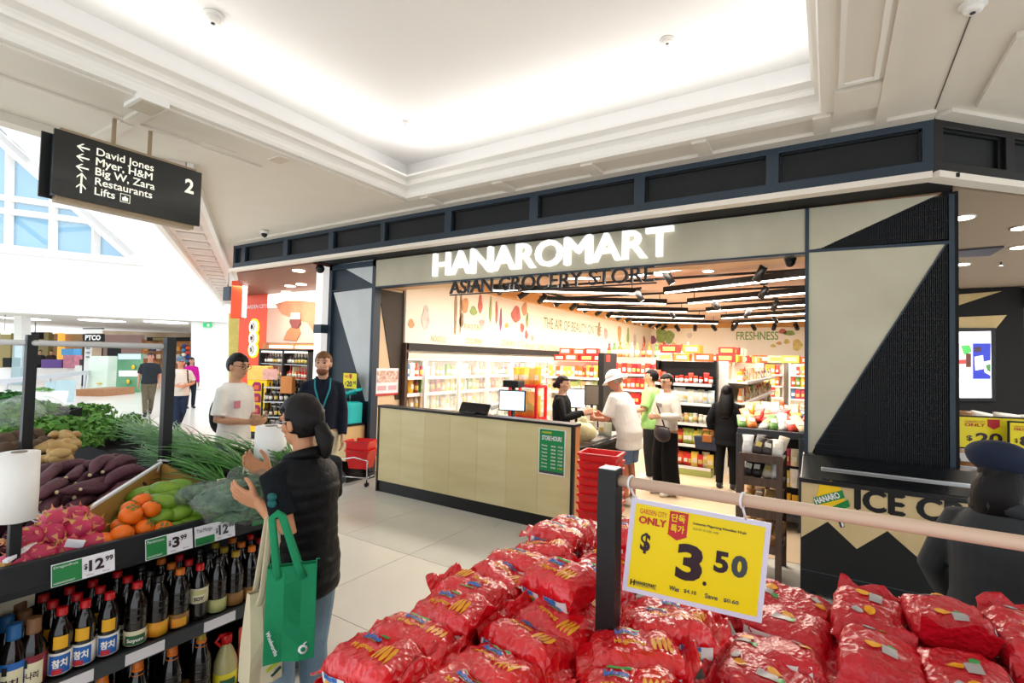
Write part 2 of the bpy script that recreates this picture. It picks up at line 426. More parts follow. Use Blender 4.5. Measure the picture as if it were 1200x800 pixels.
# ---- store front
YF = 5.25
fr = thing('storefront', 'grocery store front of pale boards and dark ribbed triangles around a wide opening', 'storefront')
MB().box(-5.82, -.17, YF, YF + .10, 2.885, 3.285).obj('sign_band', M_plyg, fr)
b = MB(); b.box(-5.82, -.17, YF - .01, YF + .12, 2.865, 2.885); b.box(-5.86, -5.80, YF - .012, YF + .12, 0, 3.285); b.box(-.185, -.155, YF - .012, YF + .2, 0, 3.285)
b.box(.815, .85, YF - .012, YF + .2, 0, 3.26); b.box(-6.87, -6.80, YF - .012, YF + .2, 0, 3.285)
b.box(-6.87, -5.80, YF - .012, YF + .1, 3.2, 3.285)
b.obj('metal_edge', M_navy, fr)
def slab(name, pts, m, y0=YF, t=.05):
    return MB().prism([(x, y0, z) for x, z in pts], (0, t, 0)).obj(name, m, fr)
slab('pale_triangle', [(-.155, 2.90), (-.155, 3.285), (.75, 3.27), (-.06, 2.91)], M_plyg)
slab('pale_triangle', [(-.155, 1.0), (-.155, 2.88), (.80, 2.86), (-.10, 1.13)], M_plyg)
slab('dark_backing', [(-.155, .9), (.815, .9), (.815, 3.26), (-.155, 3.285)], M_blackm, YF + .05)
def ribs(poly_top, poly_bot, x0, x1, n, y):
    b = MB()
    for i in range(n):
        x = x0 + (x1 - x0) * (i + .5) / n; w = (x1 - x0) / n * .3
        z1 = poly_top(x); z0 = poly_bot(x)
        if z1 - z0 > .02: b.box(x - w, x + w, y - .012, y + .03, z0, z1)
    for k in range(46):
        z = 1.0 + k * .05
        b_ok = [x0 + (x1 - x0) * (i + .5) / n for i in range(n) if poly_bot(x0 + (x1 - x0) * (i + .5) / n) < z < poly_top(x0 + (x1 - x0) * (i + .5) / n)]
        if len(b_ok) > 1: b.box(min(b_ok), max(b_ok), y, y + .03, z, z + .008)
    return b
M_rib = mat('dark_rib', '#14171b', .7)
o = ribs(lambda x: min(2.86, 1.13 + (x + .10) * 1.73 / .90), lambda x: .98, -.10, .81, 70, YF + .01).obj('rib', M_rib, fr); o['kind'] = 'stuff'
o = ribs(lambda x: min(3.25, 2.91 + (x + .06) * .36 / .81), lambda x: 2.9, -.06, .81, 66, YF + .01).obj('rib', M_rib, fr); o['kind'] = 'stuff'
MB().beam((-.10, YF - .002, 1.13), (.80, YF - .002, 2.86), .012, .012).obj('metal_edge', M_navy, fr)
MB().beam((-.155, YF - .002, 2.89), (.815, YF - .002, 2.87), .012, .025).obj('metal_edge', M_navy, fr)
# left panel with triangles
slab('dark_backing', [(-6.80, 0), (-5.86, 0), (-5.86, 3.285), (-6.80, 3.285)], mat('slate_blue_panel', '#2a3742', .5, var=.1, vs=2), YF + .04)
def lp(u, v): p = onY(u, v, YF); return (p.x, p.z)
slab('grey_triangle', [lp(396, 310), lp(437, 304), lp(437, 333)], M_plyc, YF - .0, .04)
slab('grey_triangle', [lp(391, 343), lp(437, 337), lp(435, 470), lp(428, 470)], M_plyc, YF - .0, .04)
MB().beam(Vector((lp(390, 341)[0], YF - .003, lp(390, 341)[1])), Vector((lp(437, 336)[0], YF - .003, lp(437, 336)[1])), .012, .02).obj('metal_edge', M_navy, fr)
# left jamb (side of the opening)
JX = -5.82
MB().box(JX - .04, JX, YF + .02, YF + .62, 0, 2.9).obj('jamb_board', mat('jamb_maple', '#dcc3a0', .5), fr)
mesh_t = [(JX, YF + .08, 2.86), (JX, YF + .60, 2.86), (JX, YF + .62, 1.15), (JX, YF + .50, 1.15)]
MB().prism(mesh_t, (.012, 0, 0)).obj('mesh_triangle', mat('brown_mesh', '#3d352c', .6, bump=.4, bs=150), fr)
MB().box(JX - .05, JX + .02, YF + .60, YF + .66, 0, 2.9).obj('jamb_post', M_brown, fr)

# raised shop name, one mesh per letter
sg = thing('shop_sign', 'raised white HANAROMART letters fixed to the pale band over the opening', 'sign')
M_let = mat('lit_white_letter', '#ffffff', .4, emit=.28)
M_dlet = mat('dark_letter', '#14171c', .35)
M_side = mat('letter_side', '#9fa6b0', .5)
_, _, X0, X1, Y0, Y1 = glyphs('HANAROMART', .012)
def letters(word, parent, x0, x1, z0, h, y, m, bold, depth, sp=1):
    vs, fs, a0, a1, b0, b1 = glyphs(word, bold, sp); sx = (x1 - x0) / (a1 - a0)
    H = glyphs('H', bold)
    for i, ch in enumerate(word):
        if ch == ' ': continue
        pre = glyphs(word[:i + 1], bold, sp); g = glyphs(ch, bold)
        lx = x0 + (pre[3] - (g[3] - g[2]) - a0) * sx
        hh = h * (g[5] - g[4]) / (H[5] - H[4])
        t = MB(); text(t, ch, (lx, y, z0 + (g[4] - H[4]) * h / (H[5] - H[4])), (1, 0, 0), (0, 0, 1), (g[3] - g[2]) * sx, hh, 0, bold, depth)
        t.obj('letter', m, parent)
letters('HANAROMART', sg, -4.63, -1.36, 2.955, .315, YF - .002, M_let, .022, .05)
sg2 = thing('subtitle_sign', 'dark ASIAN GROCERY STORE letters hanging on a rail below the white name', 'sign')
letters('ASIAN GROCERY STORE', sg2, -4.36, -1.57, 2.705, .17, YF + .03, M_dlet, .008, .03)
MB().box(-4.38, -1.55, YF + .035, YF + .06, 2.872, 2.885).box(-4.38, -1.55, YF + .035, YF + .06, 2.685, 2.70).obj('rail', M_dlet, sg2)

# ---- store shell
struct('wall_left', MB().box(-6.86, -6.80, YF + .3, 19.3, 0, 3.5), M_white)
struct('wall_back', MB().box(-6.86, .9, 19.2, 19.3, 0, 3.5), M_white)
struct('wall_right', MB().box(.80, .90, YF + .15, 19.3, 0, 3.5), M_blackm)
struct('ceiling_2', MB().box(-6.86, .9, YF + .12, 19.3, 3.34, 3.44), M_beige)
struct('trim_13', MB().box(-5.8, -.17, YF + .12, YF + .55, 2.9, 3.34), mat('bulkhead_tan', '#d9b991', .6))
mur = thing('wall_mural', 'pale printed food mural above the cold cases with green lettering', 'mural')
M_mur = mat('mural_print', '#f6efe2', .55, col2='#eee3cf', vs=.8)
MB().box(-6.0, -5.76, 5.87, 19.2, 2.06, 3.12).obj('print_panel', M_mur, mur)
MB().box(-5.8, .8, 19.05, 19.2, 1.95, 3.12).obj('print_panel', M_mur, mur)
b = MB().box(-5.80, -5.60, 5.87, 19.2, 3.12, 3.34).box(-5.8, .8, 18.95, 19.2, 3.12, 3.34)
struct('trim_14', b, mat('bulkhead_timber', '#d19a55', .5, var=.1))
M_mg = mat('mural_green_ink', '#7a9a4c', .6); M_mg2 = mat('mural_olive_ink', '#7d8a48', .6)
b = MB()
text(b, 'THE AIR OF BEAUTY ON THE', onX(637, 384, -5.755), (0, 1, 0), (0, 0, 1), 3.6, .26, 0, .0)
b.obj('lettering', M_mg2, mur)
b = MB(); text(b, 'FRESHNESS', onY(863, 398, 19.04), (1, 0, 0), (0, 0, 1), 1.3, .28, 0, .01); b.obj('lettering', M_mg, mur)
for (u, v, s, w) in (('COLD DRINK', (545, 402), .10, .55), ('NOODLE', (505, 400), .1, .4), ('PASTRY', (544, 385), .1, .6), ('DAIRY DELI', (588, 405), .12, 1.0), ('FRUIT SEAFOOD MEAT', (617, 409), .13, 1.7)):
    p = onX(v[0], v[1], -5.755); text(MB(), u, p, (0, 1, 0), (0, 0, 1), w, s).obj('lettering', mat('mural_tan_ink', '#b9a46c', .6), mur)
pc = {'o': '#e0a878', 'g': '#9db56c', 'r': '#d8776a', 'b': '#b09478', 'p': '#a8648a', 'y': '#ead07a', 'w': '#e2d8d0', 'k': '#eab8b0'}
fig = [(482, 379, 6, 5, 'o'), (499, 372, 8, 13, 'w'), (545, 358, 8, 10, 'o'), (555, 364, 8, 5, 'g'), (563, 356, 5, 10, 'r'), (575, 362, 3, 14, 'g'), (582, 366, 3, 14, 'r'), (587, 374, 3, 12, 'p'), (605, 368, 12, 9, 'r'), (615, 362, 7, 8, 'o'), (612, 384, 5, 6, 'r'), (617, 392, 4, 5, 'r'), (624, 396, 4, 4, 'k'), (618, 375, 3, 9, 'g'), (541, 375, 5, 8, 'b'), (534, 368, 3, 28, 'b'), (540, 366, 2, 28, 'b'), (565, 378, 6, 4, 'k'), (594, 381, 5, 3, 'y'),
       (702, 386, 5, 8, 'b'), (710, 391, 7, 7, 'k'), (726, 391, 7, 11, 'o'), (736, 394, 5, 9, 'g'), (744, 398, 5, 8, 'w'), (755, 400, 5, 7, 'r')]
for (u, v, rw, rh, c) in fig:
    p = onX(u, v, -5.752); k = (p - EYE).dot(CZ) / FPX
    ry = rw * k * .85; rz_ = rh * k; ph = R_.uniform(0, 6)
    P = [(p.x, p.y + ry * math.cos(a) * (1 + .2 * math.sin(3 * a + ph)), p.z + rz_ * math.sin(a) * (1 + .15 * math.cos(2 * a + ph))) for a in [2 * math.pi * i / 14 for i in range(14)]]
    MB().prism(P, (-.004, 0, 0)).obj('printed_food', mat('mural_' + c, pc[c], .6, var=.35, vs=9), mur)
for (u, v, rw, rh, c) in [(775, 393, 7, 9, 'g'), (784, 395, 6, 8, 'g'), (777, 406, 5, 6, 'r'), (765, 398, 4, 5, 'p'), (790, 406, 3, 5, 'g'), (917, 388, 4, 3, 'r'), (925, 390, 6, 3, 'g'), (906, 405, 3, 2, 'y'), (913, 402, 3, 2, 'o'), (922, 400, 3, 3, 'y'), (934, 404, 5, 7, 'y'), (808, 393, 3, 3, 'w')]:
    p = onY(u, v, 19.045); k = (p - EYE).dot(CZ) / FPX; ph = R_.uniform(0, 6)
    P = [(p.x + rw * k * math.cos(a) * (1 + .2 * math.sin(3 * a + ph)), p.y, p.z + rh * k * math.sin(a)) for a in [2 * math.pi * i / 14 for i in range(14)]]
    MB().prism(P, (0, .004, 0)).obj('printed_food', mat('mural_' + c, pc[c], .6, var=.35, vs=9), mur)

# store ceiling: chevron lamps, tracks, spots
M_led = mat('led_tube', '#fff4e0', .4, emit=9)
for k, yy in enumerate((7.3, 9.2, 11.0, 12.9, 14.9, 17.0)):
    ap = Vector((-2.75, yy, 3.16))
    for s, d, L in ((0, Vector((-.845, -.534, 0)), 3.0 if k else 2.2), (1, Vector((.92, -.39, 0)), 2.9)):
        t = thing('linear_lamp', 'black linear ceiling lamp, %s arm of the %s chevron from the store opening' % (('left', 'right')[s], ('first', 'second', 'third', 'fourth', 'fifth', 'last')[k]), 'lamp', ap, 0, 'chevron ceiling lamps in the store')
        MB().beam(d * .25, d * L, .09, .10).obj('housing', M_black, t, bevel=.005)
        MB().beam(d * .28 + Vector((0, 0, -.055)), d * (L - .03) + Vector((0, 0, -.055)), .06, .02).obj('tube', M_led, t)
        q = MB()
        for w in (.4, L - .2): q.tube([d * w, d * w + Vector((0, 0, .18))], .008, 6)
        q.obj('hanger', M_black, t)
def spot(label, loc, aim, s=1, group='black track spots in the store'):
    t = thing('track_spotlight', label, 'spotlight', loc, 0, group)
    aim = Vector(aim).normalized()
    MB().tube([(0, 0, .12 * s), (0, 0, 0)], .012 * s, 6).box(-.05 * s, .05 * s, -.02, .02, .10 * s, .13 * s).obj('stem', M_black, t)
    h = MB().tube([-aim * .08 * s, aim * .12 * s], [.05 * s, .05 * s], 12).obj('head', M_black, t)
    MB().tube([aim * .121 * s, aim * .123 * s], .038 * s, 12).obj('lens', mat('spot_lens', '#fff2dc', .3, emit=6), t)
for k in range(17):
    y = 6.2 + k * .78
    spot('black track spotlight along the left mural', (-5.15, y, 3.15), (-.75, .2 * (-1) ** k, -.5), 1.15)
struct('trim_15', MB().box(-5.17, -5.13, 5.9, 18.9, 3.27, 3.31), M_black)
for k in range(9):
    spot('black track spotlight before the back wall mural', (-4.6 + k * .62, 18.3, 3.1), (.2 * (-1) ** k, .8, -.5), 1.3, 'black track spots before the back wall')
for k, (x, y) in enumerate(((-1.9, 6.4), (-.75, 6.6), (-2.9, 8.2), (-.9, 8.5), (-1.95, 10.2), (-.9, 10.6), (-3.3, 12.0), (-1.6, 12.2), (-1.2, 14.2), (-2.4, 16))):
    spot('black ceiling spotlight between the chevron lamps', (x, y + .6, 3.05), (.45 * (-1) ** k, .25, -.8), 1.05, 'black spots between the chevron lamps')
for y in (6.9, 8.6, 10.4, 12.3, 14.3):
    struct('trim_16', MB().box(-5.1, .7, y - .015, y + .015, 3.26, 3.30), M_black)
for k, (u, v) in enumerate(((803, 313), (830, 317), (772, 321), (905, 303))):
    p = onZ(u, v, 3.335)
    t = thing('downlight', 'recessed downlight near the front of the store ceiling', 'downlight', p, 0, 'recessed downlights in the store')
    MB().lathe([(.10, -.012), (.10, .01)], 16).obj('rim', M_white, t); MB().lathe([(.08, -.016), (.08, -.010)], 16).obj('diffuser', mat('downlight_face', '#fff6e8', .4, emit=7), t)
p = onY(926, 304, YF + .2)
t = thing('dome_camera', 'dark dome camera under the top right corner of the opening', 'camera', (p.x, p.y, 2.9))
MB().lathe([(.05, 0), (.055, -.03), (.05, -.05)][::-1], 12).obj('base', M_black, t); MB().ell((0, 0, -.06), (.045, .045, .05)).obj('dome', M_black, t)

# ---- atrium, far hall
D1 = Vector((.72, .69, 0)).normalized(); N1 = Vector((D1.y, -D1.x, 0))
if N1.dot(-Vector((-27.9, 9.6, 0))) < 0: N1 = -N1
W0 = Vector((-27.9, 9.6, 0))
def onW(u, v, back=0):
    d = ray(u, v); o = W0 - N1 * back; t = (o - EYE).dot(N1) / d.dot(N1); return EYE + d * t
def wall_px(name, pts, m, t=.3, back=0):
    P = [onW(u, v, back) for u, v in pts]
    return struct(name, MB().prism(P, -N1 * t), m)
M_atr = mat('atrium_white', '#f2f1f0', .7)
wall_px('wall_far', [(-260, 345), (-260, 270), (0, 288), (165, 307), (0, 150), (-260, -70), (-260, -400), (340, -300), (340, 374), (268, 369)], M_atr)
struct('trim_17', MB().prism([onW(u, v) for u, v in ((-260, 345), (268, 369), (268, 378), (-260, 354))], N1 * .18), M_white)
b = MB()
for a_, c_, w in (((165, 307), (-260, -70), .45), ((160, 300), (-260, -76), .25)): b.beam(onW(*a_) + N1 * .1, onW(*c_) + N1 * .1, w, .5, up=N1)
b.beam(onW(170, 308) + N1 * .1, onW(-260, 268) + N1 * .1, .35, .3)
struct('trim_18', b, M_white)
win = struct('window_1', MB().beam(onW(170, 308, .1), onW(-260, 258, .1), .2, .2), M_white)
M_pane = mat('atrium_glass', '#8fc0da', .05, alpha=.6)
cols_ = [-260, -170, -101, -41, 11, 62, 113, 172]
lines_ = [lambda u: -60 + .5 * (u + 260), lambda u: 231 + .139 * u, lambda u: 246.7 + .122 * u, lambda u: 290 + .115 * u]
for a_, c_ in zip(cols_, cols_[1:]):
    for t_, q_ in zip(lines_, lines_[1:]):
        if q_(a_) < 150 + .951 * a_: continue
        MB().prism([onW(a_, q_(a_), .2), onW(c_, q_(c_), .2), onW(c_, t_(c_), .2), onW(a_, t_(a_), .2)], -N1 * .03).obj('pane', M_pane, win)
for u0, v0, u1, v1 in ((12, 160, 10, 290), (63, 200, 62, 296), (113, 250, 112, 302), (-40, 100, -42, 287), (-100, 50, -102, 283), (-260, 215, 125, 262), (-260, 195, 100, 245)):
    MB().beam(onW(u0, v0, .1), onW(u1, v1, .1), .27, .26).obj('mullion', M_white, win)
b = MB()
for u0, v0, u1, v1 in ((15, 255, 55, 285), (8, 250, 60, 262), (68, 270, 112, 267), (-60, 200, 0, 260)): MB().beam(onW(u0, v0, 2.2), onW(u1, v1, 2.2), .2, .2).obj('roof_truss', mat('sky_truss', '#e8f2f6', .6), win)
# right column of the hall
c = onZ(245, 458, 0)
struct('wall_column', MB().prism([onW(224, 458, .05), onW(266, 460, .05), onW(266, 376, .05), onW(224, 374, .05)], -N1 * 1.2), M_white)
struct('baseboard_column', MB().prism([onW(224, 459, .04), onW(266, 461, .04), onW(266, 458, .04), onW(224, 456, .04)], N1 * .05), M_blackm)
# lower hall behind the bulkhead
P = [onW(-300, 352, 0), onW(300, 378, 0)]
hall_z = 3.35
Lh = Vector((P[0].x, P[0].y, hall_z)); Rh = Vector((P[1].x, P[1].y, hall_z))
struct('ceiling_3', MB().prism([Lh, Rh, Rh - N1 * 22, Lh - N1 * 22], (0, 0, .1)), mat('hall_ceiling', '#e9e6e2', .7))
bw = MB().prism([Vector((Lh.x, Lh.y, 0)) - N1 * 22, Vector((Rh.x, Rh.y, 0)) - N1 * 22, Rh - N1 * 22, Lh - N1 * 22], -N1 * .2)
struct('wall_hall', bw, mat('hall_back', '#cdb9a3', .6, col2='#9c8468', vs=.5))
# ================================================================ BOTTLE SHOP (left)
bs = thing('bottle_shop', 'orange-red corner liquor shop with brown ceiling and lit round letters', 'shop')
MB().prism([(-9.04, 4.92, 3.26), (-6.86, 4.92, 3.26), (-6.86, 7.1, 3.26), (-12.75, 7.1, 3.26)], (0, 0, .04)).obj('brown_ceiling', mat('brown_ceiling', '#6b4438', .6), bs)
MB().box(-11.4, -6.86, 7.02, 7.12, 0, 3.26).obj('back_wall', M_white, bs)
M_org = mat('orange_red_wall', '#e8480e', .45, col2='#df3d0c', vs=1.2)
b = MB().box(-12.62, -11.42, 6.98, 7.1, 0, 3.26); b.obj('red_wall', M_org, bs)
MB().box(-11.42, -9.2, 6.9, 7.02, 0, 2.06).obj('timber_surround', M_wood, bs)
for x in (-11.1, -10.1): MB().box(x, x + .85, 6.87, 6.9, 1.96, 2.01).obj('strip_lamp', mat('strip_lamp', '#fff1e0', .4, emit=3), bs)
post = MB().box(-11.40, -9.28, 6.975, 7.015, 2.08, 2.92)
post.obj('poster_panel', mat('poster_pink_linen', '#d9b7a6', .6, col2='#c9a08e', vs=1.5), bs)
MB().box(-11.40, -9.28, 6.97, 7.015, 2.92, 3.24).obj('light_box', mat('poster_lightbox', '#fff6ea', .5, emit=1.2), bs)
sk = mat('poster_skin', '#c98463', .6, var=.2, vs=4)
def poly_px(px, Y, t, name, m, parent):
    return MB().prism([onY(u, v, Y) for u, v in px], (0, t, 0)).obj(name, m, parent)
poly_px([(322, 356), (336, 352), (352, 352), (372, 354), (377, 362), (376, 378), (368, 390), (360, 378), (346, 374), (330, 368)], 6.965, .01, 'printed_arm', sk, bs)
poly_px([(332, 398), (336, 388), (343, 381), (350, 384), (352, 390), (347, 399)], 6.955, .01, 'printed_hand', mat('poster_hand', '#c4764f', .6), bs)
poly_px([(341, 368), (351, 368), (352, 379), (348, 385), (342, 384), (339, 377)], 6.945, .01, 'printed_glass', mat('poster_wine', '#7a3a34', .4), bs)
poly_px([(341, 366), (351, 366), (352, 374), (340, 374)], 6.94, .01, 'printed_glass_bowl', mat('poster_glass', '#d8b9ac', .4), bs)
for u, v, ch in ((298, 383, 'B'), (297.5, 396.5, 'W'), (297, 409.5, 'S')):
    p = onY(u, v, 6.97)
    def ring(r, y): return [(p.x + r * math.cos(a), y, p.z + r * math.sin(a)) for a in [2 * math.pi * i / 24 for i in range(24)]]
    MB().prism(ring(.20, 6.955), (0, .03, 0)).obj('letter_halo', mat('letter_halo', '#ffc81e', .5, emit=1.5), bs)
    MB().prism(ring(.15, 6.93), (0, .03, 0)).obj('letter_disc', mat('letter_disc', '#fff6e0', .5, emit=1.4), bs)
    q = MB().prism(ring(.105, 6.92), (0, .02, 0)); q.obj('letter_disc', M_blackm, bs)
    q = MB().prism(ring(.085, 6.915), (0, .02, 0)); q.obj('letter_disc', mat('letter_disc2', '#f0e8dd', .5), bs)
    q = MB(); text(q, ch, (p.x - .05, 6.905, p.z - .05), (1, 0, 0), (0, 0, 1), .10, .10, 0, .04); q.obj('letter', M_blackm, bs)
q = MB(); text(q, 'GARDEN CITY', onY(287, 362, 6.97), (1, 0, 0), (0, 0, 1), .95, .09); q.obj('lettering', M_paper, bs)
for u, v in ((350, 317), (353, 333), (335, 342), (340, 335)):
    p = onZ(u, v, 3.255); MB().lathe([(.10, -.012), (.10, .004)], 14, p).obj('downlight', mat('warm_downlight', '#ffe6c8', .4, emit=5), bs)
MB().ell(onZ(375, 315, 3.2), (.07, .07, .07)).obj('dome_camera', M_black, bs)
MB().box(-7.04, -6.87, 5.12, 5.28, 1.0, 3.28).obj('light_pillar', mat('pillar_panel', '#f4f1ee', .5, emit=.25), bs)
MB().box(-7.05, -6.86, 5.11, 5.29, 0, 1.25).obj('pillar_base', mat('pillar_cream', '#d7c9ae', .5), bs)
MB().box(-7.05, -6.86, 5.105, 5.29, 2.18, 2.32).obj('pillar_sign', M_navy, bs)
area('bottle_shop_lamp', (-9.6, 6.1, 3.2), (-9.8, 6.3, 0), 2.2, .8, 50, (1, .88, .72))
bl = thing('blade_sign', 'orange-red projecting sign box with white edge beside the bottle shop', 'sign', onD(279, 351, 10.6))
M0 = Matrix.Rotation(math.radians(20), 4, 'Z')
MB().box(-.14, .14, -.05, .05, -.40, .40, 0, M0).obj('box', M_org, bl, bevel=.02); MB().box(.145, .17, -.055, .055, -.38, .38, 0, M0).obj('edge', M_paper, bl)
MB().tube([(0, 0, .4), (0, 0, 1.0)], .015).obj('hanger', M_steel, bl)
bl = thing('blade_sign', 'small dark blue square sign left of the orange-red blade sign', 'sign', onD(267, 344, 11.6))
MB().box(-.14, .14, -.04, .04, -.16, .16).obj('box', M_navy, bl, bevel=.01); MB().tube([(0, 0, .16), (0, 0, .9)], .012).obj('hanger', M_steel, bl)
q = MB().prism([onD(268, 367, 13.5), onD(279, 367, 13.5), onD(279, 505, 13.5), onD(268, 503, 13.5)], CZ * .2)
tag(q.obj('yellow_wall', mat('yellow_green_panel', '#c9bd62', .6, var=.2)), 'yellow-green wall panel left of the orange-red shop wall', 'panel')
# bottle fridge and its shelves
fz = thing('bottle_cabinet', 'black framed cabinet of spirits under the wine poster', 'cabinet', (-11.1, 6.62, 0))
b = MB(); b.box(0, 1.85, 0, .28, .05, .12).box(0, .05, 0, .28, 0, 1.93).box(1.8, 1.85, 0, .28, 0, 1.93).box(.9, .95, 0, .28, 0, 1.93).box(0, 1.85, 0, .28, 1.88, 1.93)
b.obj('frame', M_black, fz)
MB().box(.03, 1.82, .24, .27, .1, 1.9).obj('back', mat('cabinet_back', '#c9b8a6', .5), fz)
for z in (.34, .66, .98, 1.29, 1.60): MB().box(.03, 1.82, .02, .25, z - .015, z).obj('shelf', M_steel, fz)

# ---- small product kinds (shared meshes)
PAL = ['#e8d9b0', '#d94a38', '#f0b92f', '#f4efe6', '#5f8f3c', '#d9772c', '#8f3a2a', '#e7e1d2', '#c23a55', '#f2d66a', '#3d6d9a', '#e9a36a']
M_var = vari('packaging_colours', PAL, .4)
M_warm = vari('warm_packaging', ['#e63a2c', '#f2a33a', '#f4d35a', '#d8342e', '#f6e2c2', '#e8692f'], .4)
M_pale = vari('pale_packaging', ['#f4eee2', '#e8dcc0', '#cfd8c0', '#f0c9a0', '#e9e4dd', '#d8b48a', '#b9c97a'], .4)
M_redp = vari('red_packaging', ['#d8281e', '#e0402c', '#c81c2c', '#e85a3a'], .35)
M_dkb = vari('dark_bottle', ['#1b1412', '#2b1a12', '#15201a', '#3a1418'], .15)
M_lab = vari('bottle_labels', ['#efe8d8', '#e8e0d0', '#d9c06a', '#f4f2ee'], .5)
KIND = {}
def kind(k, m):
    key = (k, m.name)
    if key in KIND: return KIND[key]
    b = MB(); mats = [m, M_lab]
    if k == 'carton': b.box(-.05, .05, -.03, .03, 0, .17); b.box(-.035, .035, -.032, -.029, .04, .10, 1)
    if k == 'bottle': b.lathe([(.034, 0), (.036, .02), (.036, .13), (.016, .18), (.015, .21), (.018, .212), (.018, .235)], 10); b.lathe([(.0368, .04), (.0368, .11)], 10, m=1)
    if k == 'jar': b.lathe([(.038, 0), (.042, .01), (.042, .09), (.036, .1), (.04, .103), (.04, .125)], 10); b.lathe([(.0425, .02), (.0425, .08)], 10, m=1)
    if k == 'pouch':
        b.loft([((0, 0, 0), .05, .03), ((0, 0, .05), .056, .034), ((0, 0, .12), .054, .022), ((0, 0, .165), .056, .006), ((0, 0, .185), .056, .004)], 12); b.box(-.03, .03, -.036, -.03, .05, .10, 1)
    if k == 'box': b.box(-.14, .14, -.09, .09, 0, .13); b.box(-.10, .10, -.092, -.089, .03, .10, 1)
    if k == 'spirit': b.lathe([(.042, 0), (.044, .02), (.044, .17), (.016, .22), (.015, .29), (.019, .292), (.019, .32)], 10); b.lathe([(.0448, .04), (.0448, .13)], 10, m=1)
    KIND[key] = b.mesh('product_' + k, mats, bevel=.003 if k in ('carton', 'box') else 0)
    return KIND[key]
NAMES = {'carton': 'food_carton', 'bottle': 'sauce_bottle', 'jar': 'food_jar', 'pouch': 'snack_pouch', 'box': 'cardboard_carton', 'spirit': 'liquor_bottle'}
CATS = {'carton': 'carton', 'bottle': 'bottle', 'jar': 'jar', 'pouch': 'pouch', 'box': 'box', 'spirit': 'bottle'}
def row(kinds, m, place, start, step, n, rz=0, s=1, jit=.12, wob=.1, names=None):
    """n individual products in a row"""
    start = Vector(start); step = Vector(step); out = []
    for i in range(n):
        k = kinds if isinstance(kinds, str) else R_.choice(kinds)
        o = link(kind(k, m), (names or NAMES)[k])
        o.location = start + step * (i + R_.uniform(-jit, jit)); o.rotation_euler = (0, 0, rz + R_.uniform(-wob, wob))
        q = s * R_.uniform(.9, 1.1); o.scale = (q, q, q * (1.3 if k in ('pouch', 'carton', 'jar') else 1))
        tag(o, '%s %s' % (NAMES[k].replace('_', ' '), place), CATS[k], '%ss %s' % (NAMES[k].replace('_', ' '), place))
        out.append(o)
    ROWS.setdefault(place, []).append(out)
    return out
ROWS = {}
MB().box(.06, 1.8, .03, .06, 1.85, 1.88).obj('strip_lamp', mat('strip_lamp', '', 0), fz)
for z in (.34, .66, .98, 1.29, 1.60): row('spirit', M_dkb if z != 1.29 else M_warm, 'in the black cabinet under the poster', (-11.0, 6.75, z), (.105, 0, 0), 17, s=.8)

# yellow standee, bottle rack in front of the shop
st = thing('display_standee', 'tall yellow display box with four magenta packs in front of the bottle shop', 'display', onZ(302, 513, 0))
kk = math.radians(-28); 
Ms = Matrix.Rotation(math.radians(32), 4, 'Z')
MB().box(-.21, .21, -.12, .12, .15, 1.25, 0, Ms).obj('box', mat('standee_yellow', '#f6c80a', .5), st, bevel=.01)
MB().box(-.22, .22, -.125, .125, 1.25, 1.55, 0, Ms).obj('header', mat('standee_header', '#f0bf63', .5, var=.15), st, bevel=.01)
MB().box(-.2, .2, -.11, .11, 0, .15, 0, Ms).obj('plinth', M_blackm, st)
for z in (.28, .53, .78, 1.02):
    q = MB().prism([Ms @ Vector((x, -.122, z + y)) for x, y in ((-.09, 0), (.09, 0), (.09, .13), (.05, .19), (-.05, .19), (-.09, .13))], Ms @ Vector((0, -.02, 0))); q.obj('magenta_pack', mat('magenta_pack', '#8d1457', .4), st)
    q = MB().prism([Ms @ Vector((x, -.144, z + y)) for x, y in ((-.05, .03), (.05, .03), (.05, .12), (-.05, .12))], Ms @ Vector((0, -.003, 0))); q.obj('pack_print', mat('pack_print', '#d0602a', .5), st)
rk = thing('wine_rack', 'tiered rack of dark bottles beside the yellow display box', 'rack', onZ(326, 515, 0))
b = MB()
for z in (.18, .5, .82, 1.12): b.box(-.32, .32, -.16, .16, z - .02, z, 0, Ms)
b.obj('shelf', M_steel, rk)
b = MB()
for x in (-.3, .3):
    for y in (-.15, .15): b.box(x - .015, x + .015, y - .015, y + .015, 0, 1.2, 0, Ms)
b.obj('frame', M_blackm, rk)
MB().box(.08, .32, -.17, -.0, 1.0, 1.35, 0, Ms).obj('orange_box', M_wood, rk)
MB().box(-.30, -.0, -.17, -.15, 1.28, 1.5, 0, Ms).obj('card', mat('pink_card', '#d9a7a0', .5, var=.3, vs=12), rk)
base = rk.location
for z in (.18, .5, .82): row('spirit', M_dkb, 'on the rack beside the yellow display', base + Ms @ Vector((-.27, -.05, z)), Ms @ Vector((.108, 0, 0)), 6, s=.85)
cd = thing('card_stand', 'dark floor stand holding a cream card behind the staff man', 'stand', onZ(351, 512, 0))
MB().box(-.02, .02, -.02, .02, 0, 1.3, 0, Ms).box(-.15, .15, -.1, .1, 0, .02, 0, Ms).obj('post', M_blackm, cd); MB().box(-.24, .24, -.035, -.0, 1.15, 1.6, 0, Ms).obj('frame', M_blackm, cd); MB().box(-.2, .2, -.045, -.03, 1.19, 1.55, 0, Ms).obj('card', mat('cream_card', '#d8cfae', .5), cd)

